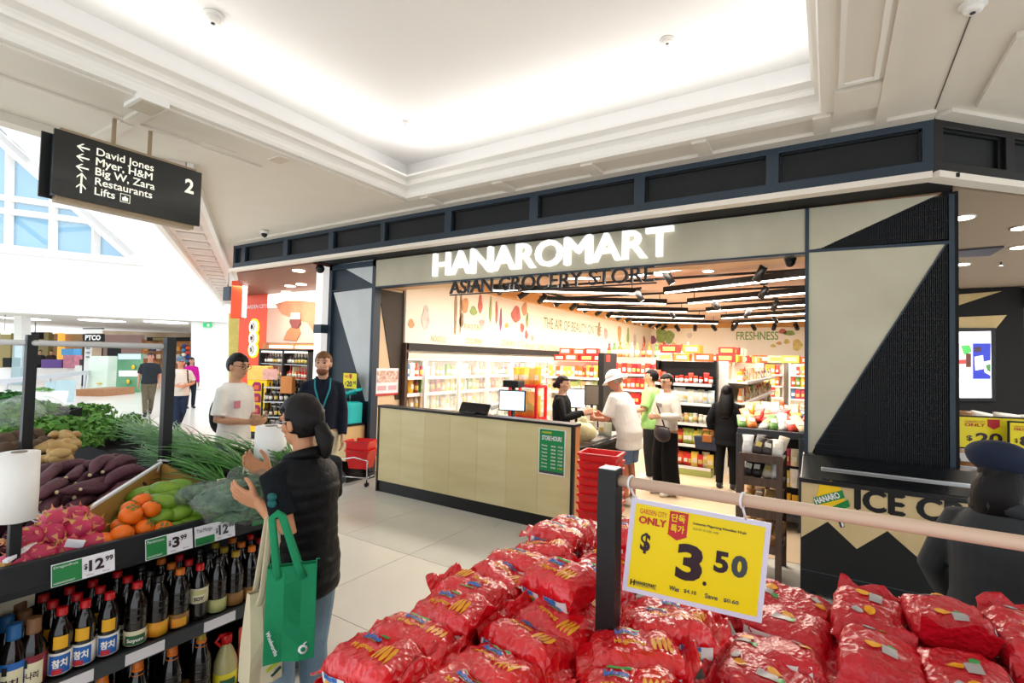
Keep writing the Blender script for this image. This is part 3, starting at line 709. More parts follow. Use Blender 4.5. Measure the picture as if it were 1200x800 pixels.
# ---- ledge with teal bags
ld = thing('bag_ledge', 'maple ledge box with black edge against the shop front', 'ledge', (-6.3, 5.06, 0))
MB().box(-.42, .40, -.17, .17, .30, .80).obj('box', M_maple, ld, bevel=.006); MB().box(-.43, .41, -.18, .18, .80, .83).obj('black_top', M_black, ld)
MB().prism([(-.42, -.175, 0), (.44, -.175, 0), (.44, -.175, .1), (-.36, -.175, .72), (-.42, -.175, .72)], (0, .34, 0)).obj('black_side', M_black, ld)
M_teal = mat('teal_bag', '#23c3c4', .5, var=.12)
for i in range(7):
    x = -6.66 + i * .118
    o = MB().prism([(-.05, -.13, 0), (.05, -.13, 0), (.055, -.13, .30 + .02 * (i % 2)), (-.05, -.13, .32 - .02 * (i % 3))], (0, .24, 0)).obj('folded_bag', M_teal, bevel=.012)
    o.location = (x, 5.06, .832); o.rotation_euler = (0, 0, R_.uniform(-.05, .05))
    tag(o, 'teal folded bag standing on the maple ledge', 'bag', 'teal bags standing on the ledge')
for i in range(3):
    o = MB().prism([(-.16, -.12, 0), (.16, -.12, .03), (.17, -.12, .07), (-.15, -.12, .04)], (0, .24, 0)).obj('folded_bag', M_teal, bevel=.012)
    o.location = (-6.35 + i * .16, 5.04, 1.155 + .045 * i); o.rotation_euler = (0, -.12 * i, .2 * i)
    tag(o, 'teal folded bag lying flat on the teal row', 'bag', 'teal bags lying on the row')
o = MB().prism([(-.22, -.1, 0), (.2, -.1, .02), (.22, -.1, .08), (-.2, -.1, .07)], (0, .22, 0)).obj('paper_stack', M_paper, bevel=.01); o.location = (-6.45, 5.1, 1.24); tag(o, 'white paper packs lying on top of the teal bags', 'paper')
def yellow_sign(name, label, loc, rz, w, h, price, cents, post=0, rx=0):
    t = thing(name, label, 'sign', loc, rz)
    MB().box(-w / 2 - .012, w / 2 + .012, -.002, .008, -.012, h + .012).obj('frame', M_blackm if name == 'yellow_price_sign' else M_paper, t)
    MB().box(-w / 2, w / 2, -.005, 0, 0, h).obj('card', M_yel, t)
    b = MB()
    text(b, price, (-w * .22, -.008, h * .12), (1, 0, 0), (0, 0, 1), w * .4, h * .38, 0, .03); text(b, '$', (-w * .36, -.008, h * .2), (1, 0, 0), (0, 0, 1), w * .09, h * .2, 0, .02); text(b, '.', (w * .2, -.008, h * .12), (1, 0, 0), (0, 0, 1), w * .03, w * .03, 0, .03); text(b, cents, (w * .25, -.008, h * .3), (1, 0, 0), (0, 0, 1), w * .22, h * .2, 0, .02)
    b.obj('price_lettering', M_ink, t)
    b = MB(); text(b, 'GARDEN CITY', (-w * .38, -.008, h * .82), (1, 0, 0), (0, 0, 1), w * .3, h * .07, 0, 0); text(b, 'ONLY', (-w * .38, -.008, h * .70), (1, 0, 0), (0, 0, 1), w * .3, h * .10, 0, .02)
    b.prism([(-w * .04, -.006, h * .95), (-w * .04, -.006, h * .72), (w * .05, -.006, h * .62), (w * .14, -.006, h * .72), (w * .14, -.006, h * .95)][::-1], (0, -.002, 0)); b.obj('ribbon', M_crim, t)
    if post: MB().tube([(0, .01, -post), (0, .01, .01)], .008).obj('post', M_steel, t)
    return t
p = onY(410, 455, 5.1); yellow_sign('yellow_price_sign', 'small yellow price sign on a post above the teal bags', (p.x, 5.10, p.z - .0), 0, .30, .23, '20', '90', post=.25)
p = onX(451, 461, -5.79)
po = thing('wall_poster', 'small poster with food photos and pink bands on the left jamb', 'poster', (JX + .012, YF + .30, 1.23))
MB().box(0, .01, -.22, .24, 0, .42).obj('sheet', M_paper, po); MB().box(.01, .013, -.21, .23, .2, .38).obj('food_photos', mat('food_photo_print', '#b06a50', .5, col2='#f0e6dc', vs=26), po)
b = MB(); 
for y in (-.19, .03): b.box(.01, .013, y, y + .17, .08, .15)
b.obj('pink_print', mat('pink_print', '#e8a8b4', .5), po); MB().box(.01, .013, -.22, .24, 0, .03).obj('red_band', M_crim, po)

# ---- shopping baskets
def basket_mesh(w0, d0, w1, d1, h, t=.012):
    b = MB()
    o = [(-w0 / 2, -d0 / 2, 0), (w0 / 2, -d0 / 2, 0), (w0 / 2, d0 / 2, 0), (-w0 / 2, d0 / 2, 0)]; u = [(-w1 / 2, -d1 / 2, h), (w1 / 2, -d1 / 2, h), (w1 / 2, d1 / 2, h), (-w1 / 2, d1 / 2, h)]
    oi = [(x * (1 - 2 * t / w0), y * (1 - 2 * t / d0), t) for x, y, z in o]; ui = [(x * (1 - 2 * t / w1), y * (1 - 2 * t / d1), h) for x, y, z in u]
    b.add(o + u + oi + ui, [(3, 2, 1, 0)] + [(i, (i + 1) % 4, 4 + (i + 1) % 4, 4 + i) for i in range(4)] + [(4 + i, 4 + (i + 1) % 4, 12 + (i + 1) % 4, 12 + i) for i in range(4)] + [(12 + i, 12 + (i + 1) % 4, 8 + (i + 1) % 4, 8 + i) for i in range(4)] + [(8, 9, 10, 11)])
    return b
def rim(w, d, z, r=.012):
    b = MB()
    for a, c in (((-w / 2, -d / 2), (w / 2, -d / 2)), ((w / 2, -d / 2), (w / 2, d / 2)), ((w / 2, d / 2), (-w / 2, d / 2)), ((-w / 2, d / 2), (-w / 2, -d / 2))): b.beam((*a, z), (*c, z), r * 2, .024)
    return b
def wire_stand(label, loc, rz):
    t = thing('basket_trolley', label, 'trolley', loc, rz)
    for y in (-.19, .19): MB().tube([(-.2, y, .06), (-.2, y, .36), (0, y, .40), (.2, y, .36), (.2, y, .06)], .010, 8).obj('wire_leg', M_chrome, t)
    for x in (-.2, .2):
        for y in (-.19, .19): MB().lathe([(.02, -.03), (.03, -.02), (.03, .02), (.02, .03)], 10).xf(Matrix.Translation((x, y, .033)) @ Matrix.Rotation(math.pi / 2, 4, 'X')).obj('wheel', M_blackm, t)
    MB().tube([(-.2, -.19, .12), (.2, -.19, .12), (.2, .19, .12), (-.2, .19, .12)], .008, 6).obj('wire_base', M_chrome, t)
    return t
b0 = thing('shopping_basket', 'red plastic basket, lowest in the tall stack at the right end of the counter', 'basket', (-1.80, 4.46, .20), .1, 'red baskets stacked at the counter end')
basket_mesh(.27, .21, .36, .28, .26).obj('bin', M_red, b0); rim(.36, .28, .255).obj('rim', M_red, b0); MB().tube([(-.13, -.145, .255), (-.08, -.153, .26), (.08, -.153, .26), (.13, -.145, .255)], .008).obj('handle', mat('dark_red_plastic', '#a80c10', .4), b0)
wire_stand('chrome wire trolley under the tall stack of red baskets', (-1.80, 4.46, 0), .1)
for k in range(1, 8):
    copy_tree(b0, None, (-1.80, 4.46, .20 + k * .075), (0, 0, .1 + R_.uniform(-.03, .03)), 'red basket nested in the tall stack beside the counter' if k < 7 else 'red plastic basket on top of the tall stack beside the counter end')
    
wire_stand('chrome wire trolley holding two red baskets at the left end of the counter', (-5.72, 5.02, 0), .35)
for k, l in enumerate(('red basket, lower of two in the trolley left of the counter', 'red basket, upper of two in the trolley left of the counter')):
    c = copy_tree(b0, None, (-5.72, 5.02, .22 + k * .13), (0, 0, .35), l); del c['group']

# ---- counter
ct = thing('service_counter', 'long plywood-fronted service counter with black kick board and black top edge', 'counter', (0, 0, 0))
for i in range(7):
    x0 = -5.20 + i * .4157
    MB().box(x0, x0 + .4137, 4.86, 4.885, .15, 1.135).obj('front_board', mat('counter_ply_%d' % (i % 3), ('#dccfa0', '#e0d4a8', '#d8ca9a')[i % 3], .45, col2='#cfc08e', vs=3, stretch=(.4, 1, 2)), ct)
MB().box(-5.20, -2.30, 4.87, 5.02, 0, .15).obj('kick_board', M_black, ct)
MB().box(-5.23, -2.27, 4.845, 5.03, 1.135, 1.165).obj('top_edge', M_black, ct, bevel=.004)
MB().box(-5.225, -5.195, 4.85, 5.02, 0, 1.14).box(-2.305, -2.275, 4.85, 4.90, 0, 1.14).obj('end_trim', M_black, ct)
MB().box(-5.2, -2.28, 4.90, 5.02, .15, 1.135).obj('core', mat('counter_end_timber', '#c98a50', .5), ct)
hp = onY(632, 548, 4.855); hq = onY(662, 500, 4.855)
ho = thing('hours_poster', 'green store hours poster on the right end of the counter front', 'poster', (hp.x, 4.852, 0))
w = hq.x - hp.x
MB().box(-.012, w + .012, -.002, .008, .60, 1.09).obj('sheet', M_paper, ho); MB().box(0, w, -.005, 0, .64, 1.085).obj('green_print', mat('poster_green', '#128a4a', .5), ho); MB().box(0, w, -.005, 0, .612, .64).obj('dark_band', M_inkg, ho)
b = MB(); text(b, 'STORE HOURS', (.03, -.007, .97), (1, 0, 0), (0, 0, 1), w - .06, .05, 0, .03)
for i, d in enumerate(('Monday', 'Tuesday', 'Wednesday', 'Thursday', 'Friday', 'Saturday', 'Sunday')):
    z = .90 - i * .038; text(b, d, (.03, -.007, z), (1, 0, 0), (0, 0, 1), .07, .02, 0, .02); text(b, '09:00', (w * .48, -.007, z), (1, 0, 0), (0, 0, 1), .055, .018, 0, .02)
    if i < 6: text(b, ('17:30', '17:30', '17:30', '21:00', '17:30', '17:00')[i], (w * .76, -.007, z), (1, 0, 0), (0, 0, 1), .055, .018, 0, .02)
b.obj('lettering', M_paper, ho)
b = MB(); text(b, 'HANAROMART', (.03, -.007, 1.045), (1, 0, 0), (0, 0, 1), .12, .018, 0, .02); text(b, '17:00', (w * .76, -.007, .672), (1, 0, 0), (0, 0, 1), .055, .018, 0, .02); b.obj('yellow_lettering', M_yel, ho)
# checkout furniture behind
dk = thing('checkout_desk', 'dark checkout desk with steel worktop behind the plywood counter', 'desk', (0, 0, 0))
MB().box(-5.1, -3.05, 5.25, 5.75, 0, .86).obj('body', M_black, dk); MB().box(-5.1, -3.05, 5.22, 5.78, .86, .9).obj('worktop', M_steel, dk)
bg_ = thing('bagging_station', 'black bagging counter with rounded end between cashier and white-hatted man', 'counter', (-2.62, 6.1, 0))
MB().prism([(-.22, -.75, .15), (.02, -.75, .15), (.14, -.65, .15), (.20, -.45, .15), (.20, .9, .15), (-.22, .9, .15)], (0, 0, .62)).obj('body', M_black, bg_, bevel=.03)
MB().prism([(-.24, -.80, .78), (.03, -.80, .78), (.16, -.7, .78), (.23, -.45, .78), (.23, .92, .78), (-.24, .92, .78)], (0, 0, .05)).obj('worktop', mat('dark_worktop', '#24262a', .25), bg_, bevel=.012)
MB().box(-.2, .18, -.7, .85, 0, .15).obj('plinth', M_steel, bg_); MB().box(-.18, .17, -.35, .75, .83, .845).obj('steel_plate', M_steel, bg_)
bp = thing('goods_bag', 'translucent yellowish bag of goods on the bagging counter', 'bag', (-2.63, 5.85, .847))
MB().ell((0, 0, .10), (.19, .13, .13), None, 18, 10, 0, lambda p: p * (1 + .14 * noise.noise(p * 14))).obj('bag', mat('thin_bag', '#d9d3a0', .35, var=.2, vs=14, bump=.5, bs=30), bp); MB().ell((.02, 0, .2), (.06, .05, .09), None, 10, 8, 0, lambda p: p * (1 + .3 * noise.noise(p * 30))).obj('bag_neck', mat('thin_bag', '', 0), bp)
for i, (dx, dy) in enumerate(((-.12, .28), (.12, .3), (0, .4))):
    o = link(kind('pouch', M_pale), 'snack_pouch'); o.location = (-2.6 + dx, 6.05 + dy, .847); tag(o, 'small pale pouch standing on the bagging counter', 'pouch', 'pouches on the bagging counter')
def monitor(label, loc, rz, w, h, screen, body=M_black, stand=.25, tilt=0, name='monitor'):
    t = thing(name, label, 'monitor', loc, rz)
    Mt = Matrix.Rotation(tilt, 4, 'X')
    MB().box(-w / 2, w / 2, -.012, .02, 0, h, 0, Mt).obj('casing', body, t, bevel=.005); MB().box(-w / 2 + .015, w / 2 - .015, -.015, -.011, .015, h - .015, 0, Mt).obj('screen', screen, t)
    MB().tube([(0, .01, .02), (0, .03, -stand)], .02, 8).box(-.1, .1, -.08, .1, -stand - .0, -stand + .015).obj('stand', M_black, t)
    return t
M_scr = mat('blue_screen', '#bcd8f4', .2, emit=.9); M_dark = mat('dark_screen', '#0c0e12', .15)
p = onY(600, 477, 5.5); monitor('checkout monitor with a pale blue lit screen on the desk', (p.x, 5.5, 1.17), .25, .36, .27, M_scr, stand=.27)
p = onY(557, 488, 5.0); monitor('wide black terminal lying tilted on the counter top', (p.x, 4.94, 1.172), -.1, .46, .13, M_dark, stand=.001, tilt=-.5)
tl = thing('till_stand', 'black till pedestal under the screens behind the cashier', 'stand', (-3.0, 7.0, 0)); zt = onY(675, 478, 7.0).z - .35
MB().box(-.3, .34, -.12, .15, 0, zt - .02).obj('body', M_black, tl); MB().box(-.32, .36, -.14, .17, zt - .02, zt).obj('top', M_dg, tl)
p = onY(675, 478, 7.0); monitor('white customer screen with a colourful picture right of the cashier', (p.x, 7.0, p.z), .2, .32, .30, mat('white_screen', '#dfe9fb', .2, emit=.9), stand=.35)
p = onY(695, 476, 7.0); monitor('tall grey back of a screen between cashier and hatted man', (p.x, 6.95, p.z + .02), .5, .22, .30, mat('grey_back', '#6d6558', .5), stand=.35)
p = onY(602, 452, 6.2); o = MB().box(-.13, .13, -.1, .1, 0, .10).obj('receipt_printer', M_blackm, bevel=.015); o.location = (p.x, 6.2, p.z - .02); 
tag(o, 'dark receipt printer above the pale blue monitor', 'printer'); MB().box(-.02, .02, -.02, .02, -p.z + .02, 0).obj('post', M_blackm, o)
rf = thing('red_display_frame', 'red framed display case of yellow snacks behind the checkout', 'display', (-4.05, 6.9, 0))
b = MB()
for x in (-.24, .24):
    for y in (-.15, .15): b.box(x - .02, x + .02, y - .02, y + .02, .0, 1.42)
for z in (.9, 1.40):
    for y in (-.15, .15): b.box(-.24, .24, y - .02, y + .02, z, z + .04)
    for x in (-.24, .24): b.box(x - .02, x + .02, -.15, .15, z, z + .04)
b.obj('frame', M_red, rf); MB().box(-.24, .24, -.15, .15, .92, .94).obj('shelf', M_red, rf)
row('pouch', vari('yellow_packaging', ['#e8b83a', '#e0a050', '#f0d060'], .4), 'inside the red display frame', (-4.24, 6.86, .945), (.095, 0, 0), 5, s=1.5)
row('pouch', vari('yellow_packaging', [], .4), 'on top of the red display frame', (-4.24, 6.86, 1.445), (.095, 0, 0), 5, s=1.2)

# ---- cold wall cases
fc = thing('cold_case_wall', 'long bright white refrigerated wall case under the mural', 'refrigerator', (0, 0, 0))
M_case = mat('case_white', '#f7f4ee', .4)
MB().box(-6.75, -6.6, 5.88, 15.0, 0, 2.04).obj('back', M_case, fc); MB().box(-6.75, -5.75, 5.88, 15, 0, .28).obj('base', M_case, fc)
MB().box(-6.75, -5.72, 5.88, 15, 1.95, 2.06).obj('canopy', M_black, fc); MB().box(-5.9, -5.72, 5.88, 15, 1.80, 1.90).obj('canopy_face', mat('canopy_cream', '#efe4cc', .4), fc)
MB().box(-5.95, -5.80, 5.95, 14.9, 1.785, 1.80).obj('strip_lamp', mat('case_lamp', '#fff4e2', .4, emit=3), fc)
MB().box(-6.75, -5.72, 5.86, 5.92, 0, 2.06).obj('end_panel', M_brown, fc)
for z in (.62, .92, 1.22, 1.50):
    MB().box(-6.6, -5.85, 5.92, 15, z - .03, z).obj('shelf', M_case, fc); MB().box(-5.86, -5.84, 5.92, 15, z - .045, z + .01).obj('price_strip', M_paper, fc)
for k in range(10): MB().box(-5.80, -5.74, 6.35 + k * .92, 6.40 + k * .92, .25, 1.85).obj('door_mullion', M_case, fc)
for k in range(10): MB().box(-5.775, -5.765, 6.40 + k * .92, 6.35 + (k + 1) * .92, .28, 1.80).obj('door_glass', M_glass, fc)
for z, s in ((.28, 1.2), (.62, 1.2), (.92, 1.2), (1.22, 1.1), (1.50, 1.05)):
    row(('carton', 'bottle', 'jar', 'pouch'), M_var if z != .92 else M_pale, 'in the white refrigerated wall case', (-6.0, 6.02, z), (0, .135, 0), 56, rz=math.pi / 2, s=s)

# ---- gondolas
def gondola(label, loc, rz, L, H, shelves, m=M_black, depth=.4):
    """runs along local x, faces local -y"""
    t = thing('shelf_unit', label, 'shelf', loc, rz)
    MB().box(0, L, .0, .04, 0, H).obj('back_panel', m, t); MB().box(0, L, -depth, 0, 0, .14).obj('base', mat('shelf_base_green', '#a9b56a', .5) if L < 1.2 else m, t)
    for x in (0, L): MB().box(x - .025, x + .025, -depth * .3, .05, 0, H + .02).obj('upright', m, t)
    for z in shelves:
        MB().box(0, L, -depth, 0, z - .025, z).obj('shelf', m if L < 1.2 else M_case, t); MB().box(0, L, -depth - .012, -depth, z - .035, z + .012).obj('price_strip', M_paper, t)
    return t
g = gondola('black end shelf of sauces and snacks behind the woman in grey', (-2.57, 9.0, 0), 0, .97, 1.87, (.14, .5, .85, 1.18, 1.5))
for z, kd, m, s in ((.14, ('pouch', 'carton'), M_warm, 1.5), (.5, ('pouch',), vari('green_yellow_packaging', ['#7f9a3a', '#e8d04a', '#c8402e', '#b9c95a'], .4), 1.5), (.85, ('jar',), M_pale, 1.4), (1.18, ('pouch', 'carton'), vari('white_blue_packaging', ['#f2f4f4', '#d8e6ee', '#e9e4da'], .4), 1.4), (1.5, ('pouch', 'jar'), M_redp, 1.2)):
    row(kd, m, 'on the black end shelf', (-2.50, 8.72, z), (.079, 0, 0), 12, s=s * .68)
row('box', M_warm, 'on top of the black end shelf', (-2.4, 8.85, 1.88), (.31, 0, 0), 3); row('box', M_warm, 'on top of the black end shelf', (-2.3, 8.85, 2.015), (.31, 0, 0), 2)
gondola('long aisle shelf running back into the store right of the end shelf', (-1.55, 9.1, 0), math.pi / 2, 5.4, 1.87, (.14, .5, .85, 1.2, 1.55), M_case)
for z in (.14, .5, .85, 1.2, 1.55): row(('pouch', 'carton', 'bottle', 'jar'), M_var, 'on the long aisle shelf', (-1.27, 9.25, z), (0, .118, 0), 44, rz=math.pi / 2, s=1.0)
row('box', M_warm, 'on top of the long aisle shelf', (-1.5, 9.3, 1.88), (0, .45, 0), 10); row('box', M_warm, 'on top of the long aisle shelf', (-1.5, 9.4, 2.015), (0, .45, 0), 4)
gondola('pale shelf with stacked cartons behind the cashier', (-5.0, 9.6, 0), 0, 1.2, 1.82, (.14, .5, .85, 1.2, 1.5), M_case)
MB().box(-3.82, -3.70, 9.2, 9.9, 0, 2.0).obj('end_post', M_blackm, bpy.data.objects['shelf_unit.002']).matrix_parent_inverse = Matrix.Translation((5.0, -9.6, 0))
for z in (.85, 1.2, 1.5): row(('pouch', 'carton'), M_pale if z < 1.4 else M_warm, 'on the pale shelf behind the cashier', (-4.92, 9.3, z), (.085, 0, 0), 13, s=.95)
row('box', M_redp, 'on top of the pale shelf', (-4.75, 9.42, 1.83), (.30, 0, 0), 4); row('box', M_redp, 'on top of the pale shelf', (-4.6, 9.42, 1.965), (.30, 0, 0), 3)
gondola('tall shelf of red noodle packets behind the man in green', (-4.55, 11.6, 0), 0, 2.0, 1.95, (.14, .5, .85, 1.2, 1.55), M_case)
for z in (.85, 1.2, 1.55): row(('pouch', 'carton'), M_redp if z != 1.2 else M_warm, 'on the tall red-packet shelf', (-4.45, 11.3, z), (.107, 0, 0), 18, s=1.1)
row('bottle', M_var, 'on top of the tall red-packet shelf', (-4.45, 11.4, 1.955), (.14, 0, 0), 14, s=1.4)
gondola('back wall shelf at the far right of the store', (-1.0, 17.5, 0), 0, 2.0, 1.9, (.14, .5, .85, 1.2, 1.55), M_case)
for z in (.85, 1.2, 1.55): row(('pouch', 'carton'), M_var, 'on the far back wall shelf', (-.9, 17.2, z), (.13, 0, 0), 14, s=1.3)
gondola('back wall shelf in the middle of the store', (-3.4, 17.8, 0), 0, 2.2, 1.9, (.14, .5, .85, 1.2, 1.55), M_case)
for z in (.85, 1.2, 1.55): row(('pouch', 'carton'), M_warm, 'on the middle back wall shelf', (-3.3, 17.5, z), (.13, 0, 0), 16, s=1.3)
row('box', M_warm, 'on top of the back wall shelves', (-3.2, 17.7, 1.92), (.45, 0, 0), 10, s=1.6)

# ---- grey island of snack bags by the opening
isl = thing('snack_island', 'dark grey plastic island stand heaped with bright snack bags', 'stand', (-.54, 7.15, 0))
M_dg = mat('dark_grey_plastic', '#3f444b', .5)
MB().box(-.37, .37, -.7, .7, 1.02, 1.10).obj('tray', M_dg, isl, bevel=.01)
for x in (-.32, .32):
    for y in (-.65, .65): MB().box(x - .06, x + .06, y - .06, y + .06, 0, 1.04).obj('leg', M_dg, isl, bevel=.01)
MB().box(-.34, .34, -.68, .68, .1, .16).obj('lower_shelf', M_dg, isl); MB().box(-.34, .34, .1, .12, .16, 1.02).obj('back_panel', M_blackm, isl)
for rr in range(5):
    for i in range(7):
        o = link(kind('pouch', M_warm if rr % 2 else M_var), 'snack_pouch'); o.location = (-.84 + i * .10 + R_.uniform(-.02, .02), 6.53 + rr * .25, 1.105 + .05 * (rr > 0) + .05 * (rr > 1)); o.rotation_euler = (-1.1 + R_.uniform(-.2, .2), R_.uniform(-.3, .3), R_.uniform(-.4, .4)); o.scale = (1.05, 1.1, 1.5)
        tag(o, 'bright snack bag heaped on the dark grey island', 'pouch', 'snack bags heaped on the grey island')
for k, z in enumerate((.32, .58, .82)):
    row('pouch', M_var, 'hanging under the grey island tray', (-.82, 6.50, z - .1), (.085, 0, 0), 8, s=.8)
row('box', M_pale, 'on the chest behind the grey island', (-.6, 8.8, 1.1), (.3, 0, 0), 3); 
o = MB().box(-.52, .55, -.4, .4, 0, 1.09).obj('freezer_chest', M_case, bevel=.02); o.location = (-.35, 8.9, 0); tag(o, 'white chest behind the dark grey island', 'chest')
# ---- brown wooden rack
wr = thing('wooden_rack', 'brown wooden tiered rack of bread and baskets at the right of the opening', 'rack', (-.50, 5.05, 0))
for x in (-.15, .15):
    for y, t in ((-.28, 0), (.28, 0)): MB().beam((x, y, 0), (x, y + (.10 if y < 0 else 0), 1.06), .045, .05).obj('leg', M_brown, wr, bevel=.004)
for z in (.28, .56, .82, 1.02):
    yo = .1 * z
    MB().box(-.17, .17, -.28 + yo, .28, z - .02, z).obj('shelf', M_brown, wr); MB().box(-.17, .17, -.30 + yo, -.28 + yo, z - .02, z + .05).obj('shelf_lip', M_brown, wr)
M_brd = mat('bread_bag', '#c98f52', .3, var=.35, vs=20)
M_dm = vari('dark_pale_packets', ['#2a2320', '#e6ded2', '#3d3430', '#d8c7b0', '#efe9e2'], .4)
for z, m in ((.28, vari('bread_colours', ['#c8924e', '#b87a3a', '#d8aa6a'], .4)), (.56, vari('bread_colours', [], .4)), (.82, M_dm), (1.02, M_dm)):
    for i in range(8):
        o = link(kind('pouch', m), 'bread_pack'); o.location = (-.50 - .12 + (i % 4) * .08, 4.97 + (i // 4) * .17, z + .04); o.rotation_euler = (-.9 + R_.uniform(-.2, .2), R_.uniform(-.2, .2), R_.uniform(-.2, .2)); o.scale = (.8, 1.1, 1.0)
        tag(o, 'small bread pack on the brown wooden rack', 'pack', 'packs on the wooden rack')
bk = thing('wicker_basket', 'shallow wicker basket of bread packs on the lowest shelf of the wooden rack', 'basket', (-.50, 4.93, .285))
basket_mesh(.24, .20, .29, .25, .12).obj('bin', mat('wicker', '#b0793f', .6, var=.4, vs=60, bump=.5, bs=90), bk); rim(.29, .25, .12, .014).obj('rim', mat('wicker', '', 0), bk)

# ---- ice cream freezer
fz = thing('ice_cream_freezer', 'black chest freezer with zigzag timber front and ICE CREAM lettering', 'freezer', (0, 0, 0))
FY = 4.75
MB().box(-.19, 1.55, FY + .01, 5.22, .03, .93).obj('body', M_blackm, fz, bevel=.006)
zz = [(-.185, .905), (1.55, .905)] + [(onY(u, v, FY).x, onY(u, v, FY).z) for u, v in ((1130, 690), (1080, 657), (1040, 622), (1004, 643), (970, 611), (938, 629))]
MB().prism([(max(-.185, x), FY, z) for x, z in zz], (0, .012, 0)).obj('timber_front', mat('freezer_maple', '#d6bf92', .5, col2='#cab183', vs=2.5, stretch=(3, 1, .3)), fz)
MB().box(-.20, 1.56, FY - .015, 5.23, .905, .94).obj('top_frame', M_black, fz, bevel=.004)
MB().prism([(-.19, FY + .0, .94), (-.19, 5.22, .94), (-.19, 5.22, 1.08), (-.19, 5.10, 1.08)], (1.75, 0, 0)).obj('lid', mat('dark_lid', '#191b1e', .2), fz, bevel=.006)
MB().beam((-.05, FY + .05, 1.02), (1.5, FY + .05, 1.02), .025, .03).obj('lid_handle', M_steel, fz, bevel=.006)
b = MB(); pa = onY(1003, 596, FY); text(b, 'ICE CREAM', (pa.x, FY - .003, pa.z), (1, 0, 0), (0, 0, 1), 1.05, .155, 0, .04, sp=1.05); b.obj('lettering', M_black, fz)
def fpx(u, v): p = onY(u, v, FY); return (p.x, p.z)
def fpoly(px, d, name, m): MB().prism([(x, FY - d, z) for x, z in [fpx(*q) for q in px]], (0, d * .9, 0)).obj(name, m, fz)
fpoly([(957, 580), (961, 566), (966, 564), (974, 563), (982, 567), (988, 577), (990, 588), (988, 605), (968, 602), (959, 590)], .004, 'logo_ice', mat('logo_yellow', '#f4c614', .5))
fpoly([(953, 583), (987, 574), (990, 583), (955, 592)], .008, 'logo_band', mat('logo_green', '#15813f', .5)); fpoly([(960, 600), (994, 585), (996, 593), (962, 608)], .008, 'logo_band', mat('logo_green', '', 0))
fpoly([(980, 604), (985, 604), (990, 617), (985, 618)], .004, 'logo_stick', M_blackm); fpoly([(983, 605), (985, 605), (989, 616), (987, 617)], .006, 'logo_stick', M_paper)
x0, z0 = fpx(957, 590); x1, z1 = fpx(985, 582.5); b = MB(); dd = Vector((x1 - x0, 0, z1 - z0)); text(b, 'HANARO', (x0, FY - .011, z0), dd.normalized(), Vector((-dd.z, 0, dd.x)).normalized(), dd.length, .045, 0, .03); b.obj('logo_lettering', M_paper, fz)
MB().box(-.192, 1.56, FY + .005, FY + .015, .20, .206).obj('joint', M_dg, fz)

# ---- corner hall to the right
struct('ceiling_4', MB().prism([(.86, 5.30, 3.32), (2.6, 7.0, 3.32), (6, 10.4, 3.32), (6, 14, 3.32), (.9, 14, 3.32)], (0, 0, .1)), mat('hall_soffit', '#b9a48c', .7))
for u, v in ((1128, 254), (1127, 309), (1198, 266), (1195, 289), (1158, 253)):
    p = onZ(u, v, 3.32)
    if u == 1158: continue
    t = thing('downlight', 'recessed downlight in the brown soffit at right', 'downlight', p, 0, 'downlights in the right soffit'); MB().lathe([(.10, -.012), (.10, .004)], 16).obj('rim', M_white, t); MB().lathe([(.085, -.016), (.085, -.01)], 16).obj('diffuser', mat('downlight_face', '', 0), t)
v4 = [onZ(u, v, 3.315) for u, v in ((1117, 293), (1177, 288), (1160, 298), (1117, 300))]
vn = MB().prism(v4, (0, 0, -.02)).obj('ceiling_vent', mat('vent_dark', '#4b4a55', .5)); tag(vn, 'dark ceiling vent in the brown soffit right of the ribbed panel', 'vent')
p = onD(1183, 247, 5.6)
lb = thing('hanging_light_box', 'white hanging light box below the soffit at the right edge', 'sign', p)
Ml = Matrix.Rotation(math.radians(-15), 4, 'Z')
MB().box(-.17, .35, -.06, .06, -.10, .10, 0, Ml).obj('box', M_paper, lb, bevel=.008); MB().box(-.15, .35, -.065, -.055, -.08, .08, 0, Ml).obj('face', mat('lilac_face', '#cfcdf2', .4, emit=.5), lb)
MB().tube([(0, 0, .1), (0, 0, .9)], .01).obj('hanger', M_steel, lb)
t = thing('sprinkler', 'small ceiling sprinkler in the brown soffit', 'sprinkler', onZ(1173, 307, 3.32)); MB().lathe([(.03, -.06), (.012, -.05), (.012, 0)], 10).obj('body', M_steel, t)
RY = 12.0
rw = thing('side_shopfront', 'black shopfront with tan triangles and a lit screen in the right hall', 'storefront')
MB().box(1.7, 2.85, RY, RY + .2, 0, 3.3).obj('wall_panel', M_blackm, rw)
poly_px([(1110, 346), (1174, 341), (1110, 362)], RY - .02, .02, 'tan_triangle', M_maple, rw); poly_px([(1110, 372), (1180, 369), (1166, 386), (1110, 386)], RY - .02, .02, 'tan_triangle', M_maple, rw)
poly_px([(1110, 384), (1167, 384), (1167, 470), (1110, 470)], RY - .05, .05, 'screen_frame', M_black, rw); poly_px([(1110, 389), (1161, 388), (1162, 466), (1110, 466)], RY - .07, .02, 'screen', mat('advert_white', '#f4f6ff', .3, emit=1.2), rw)
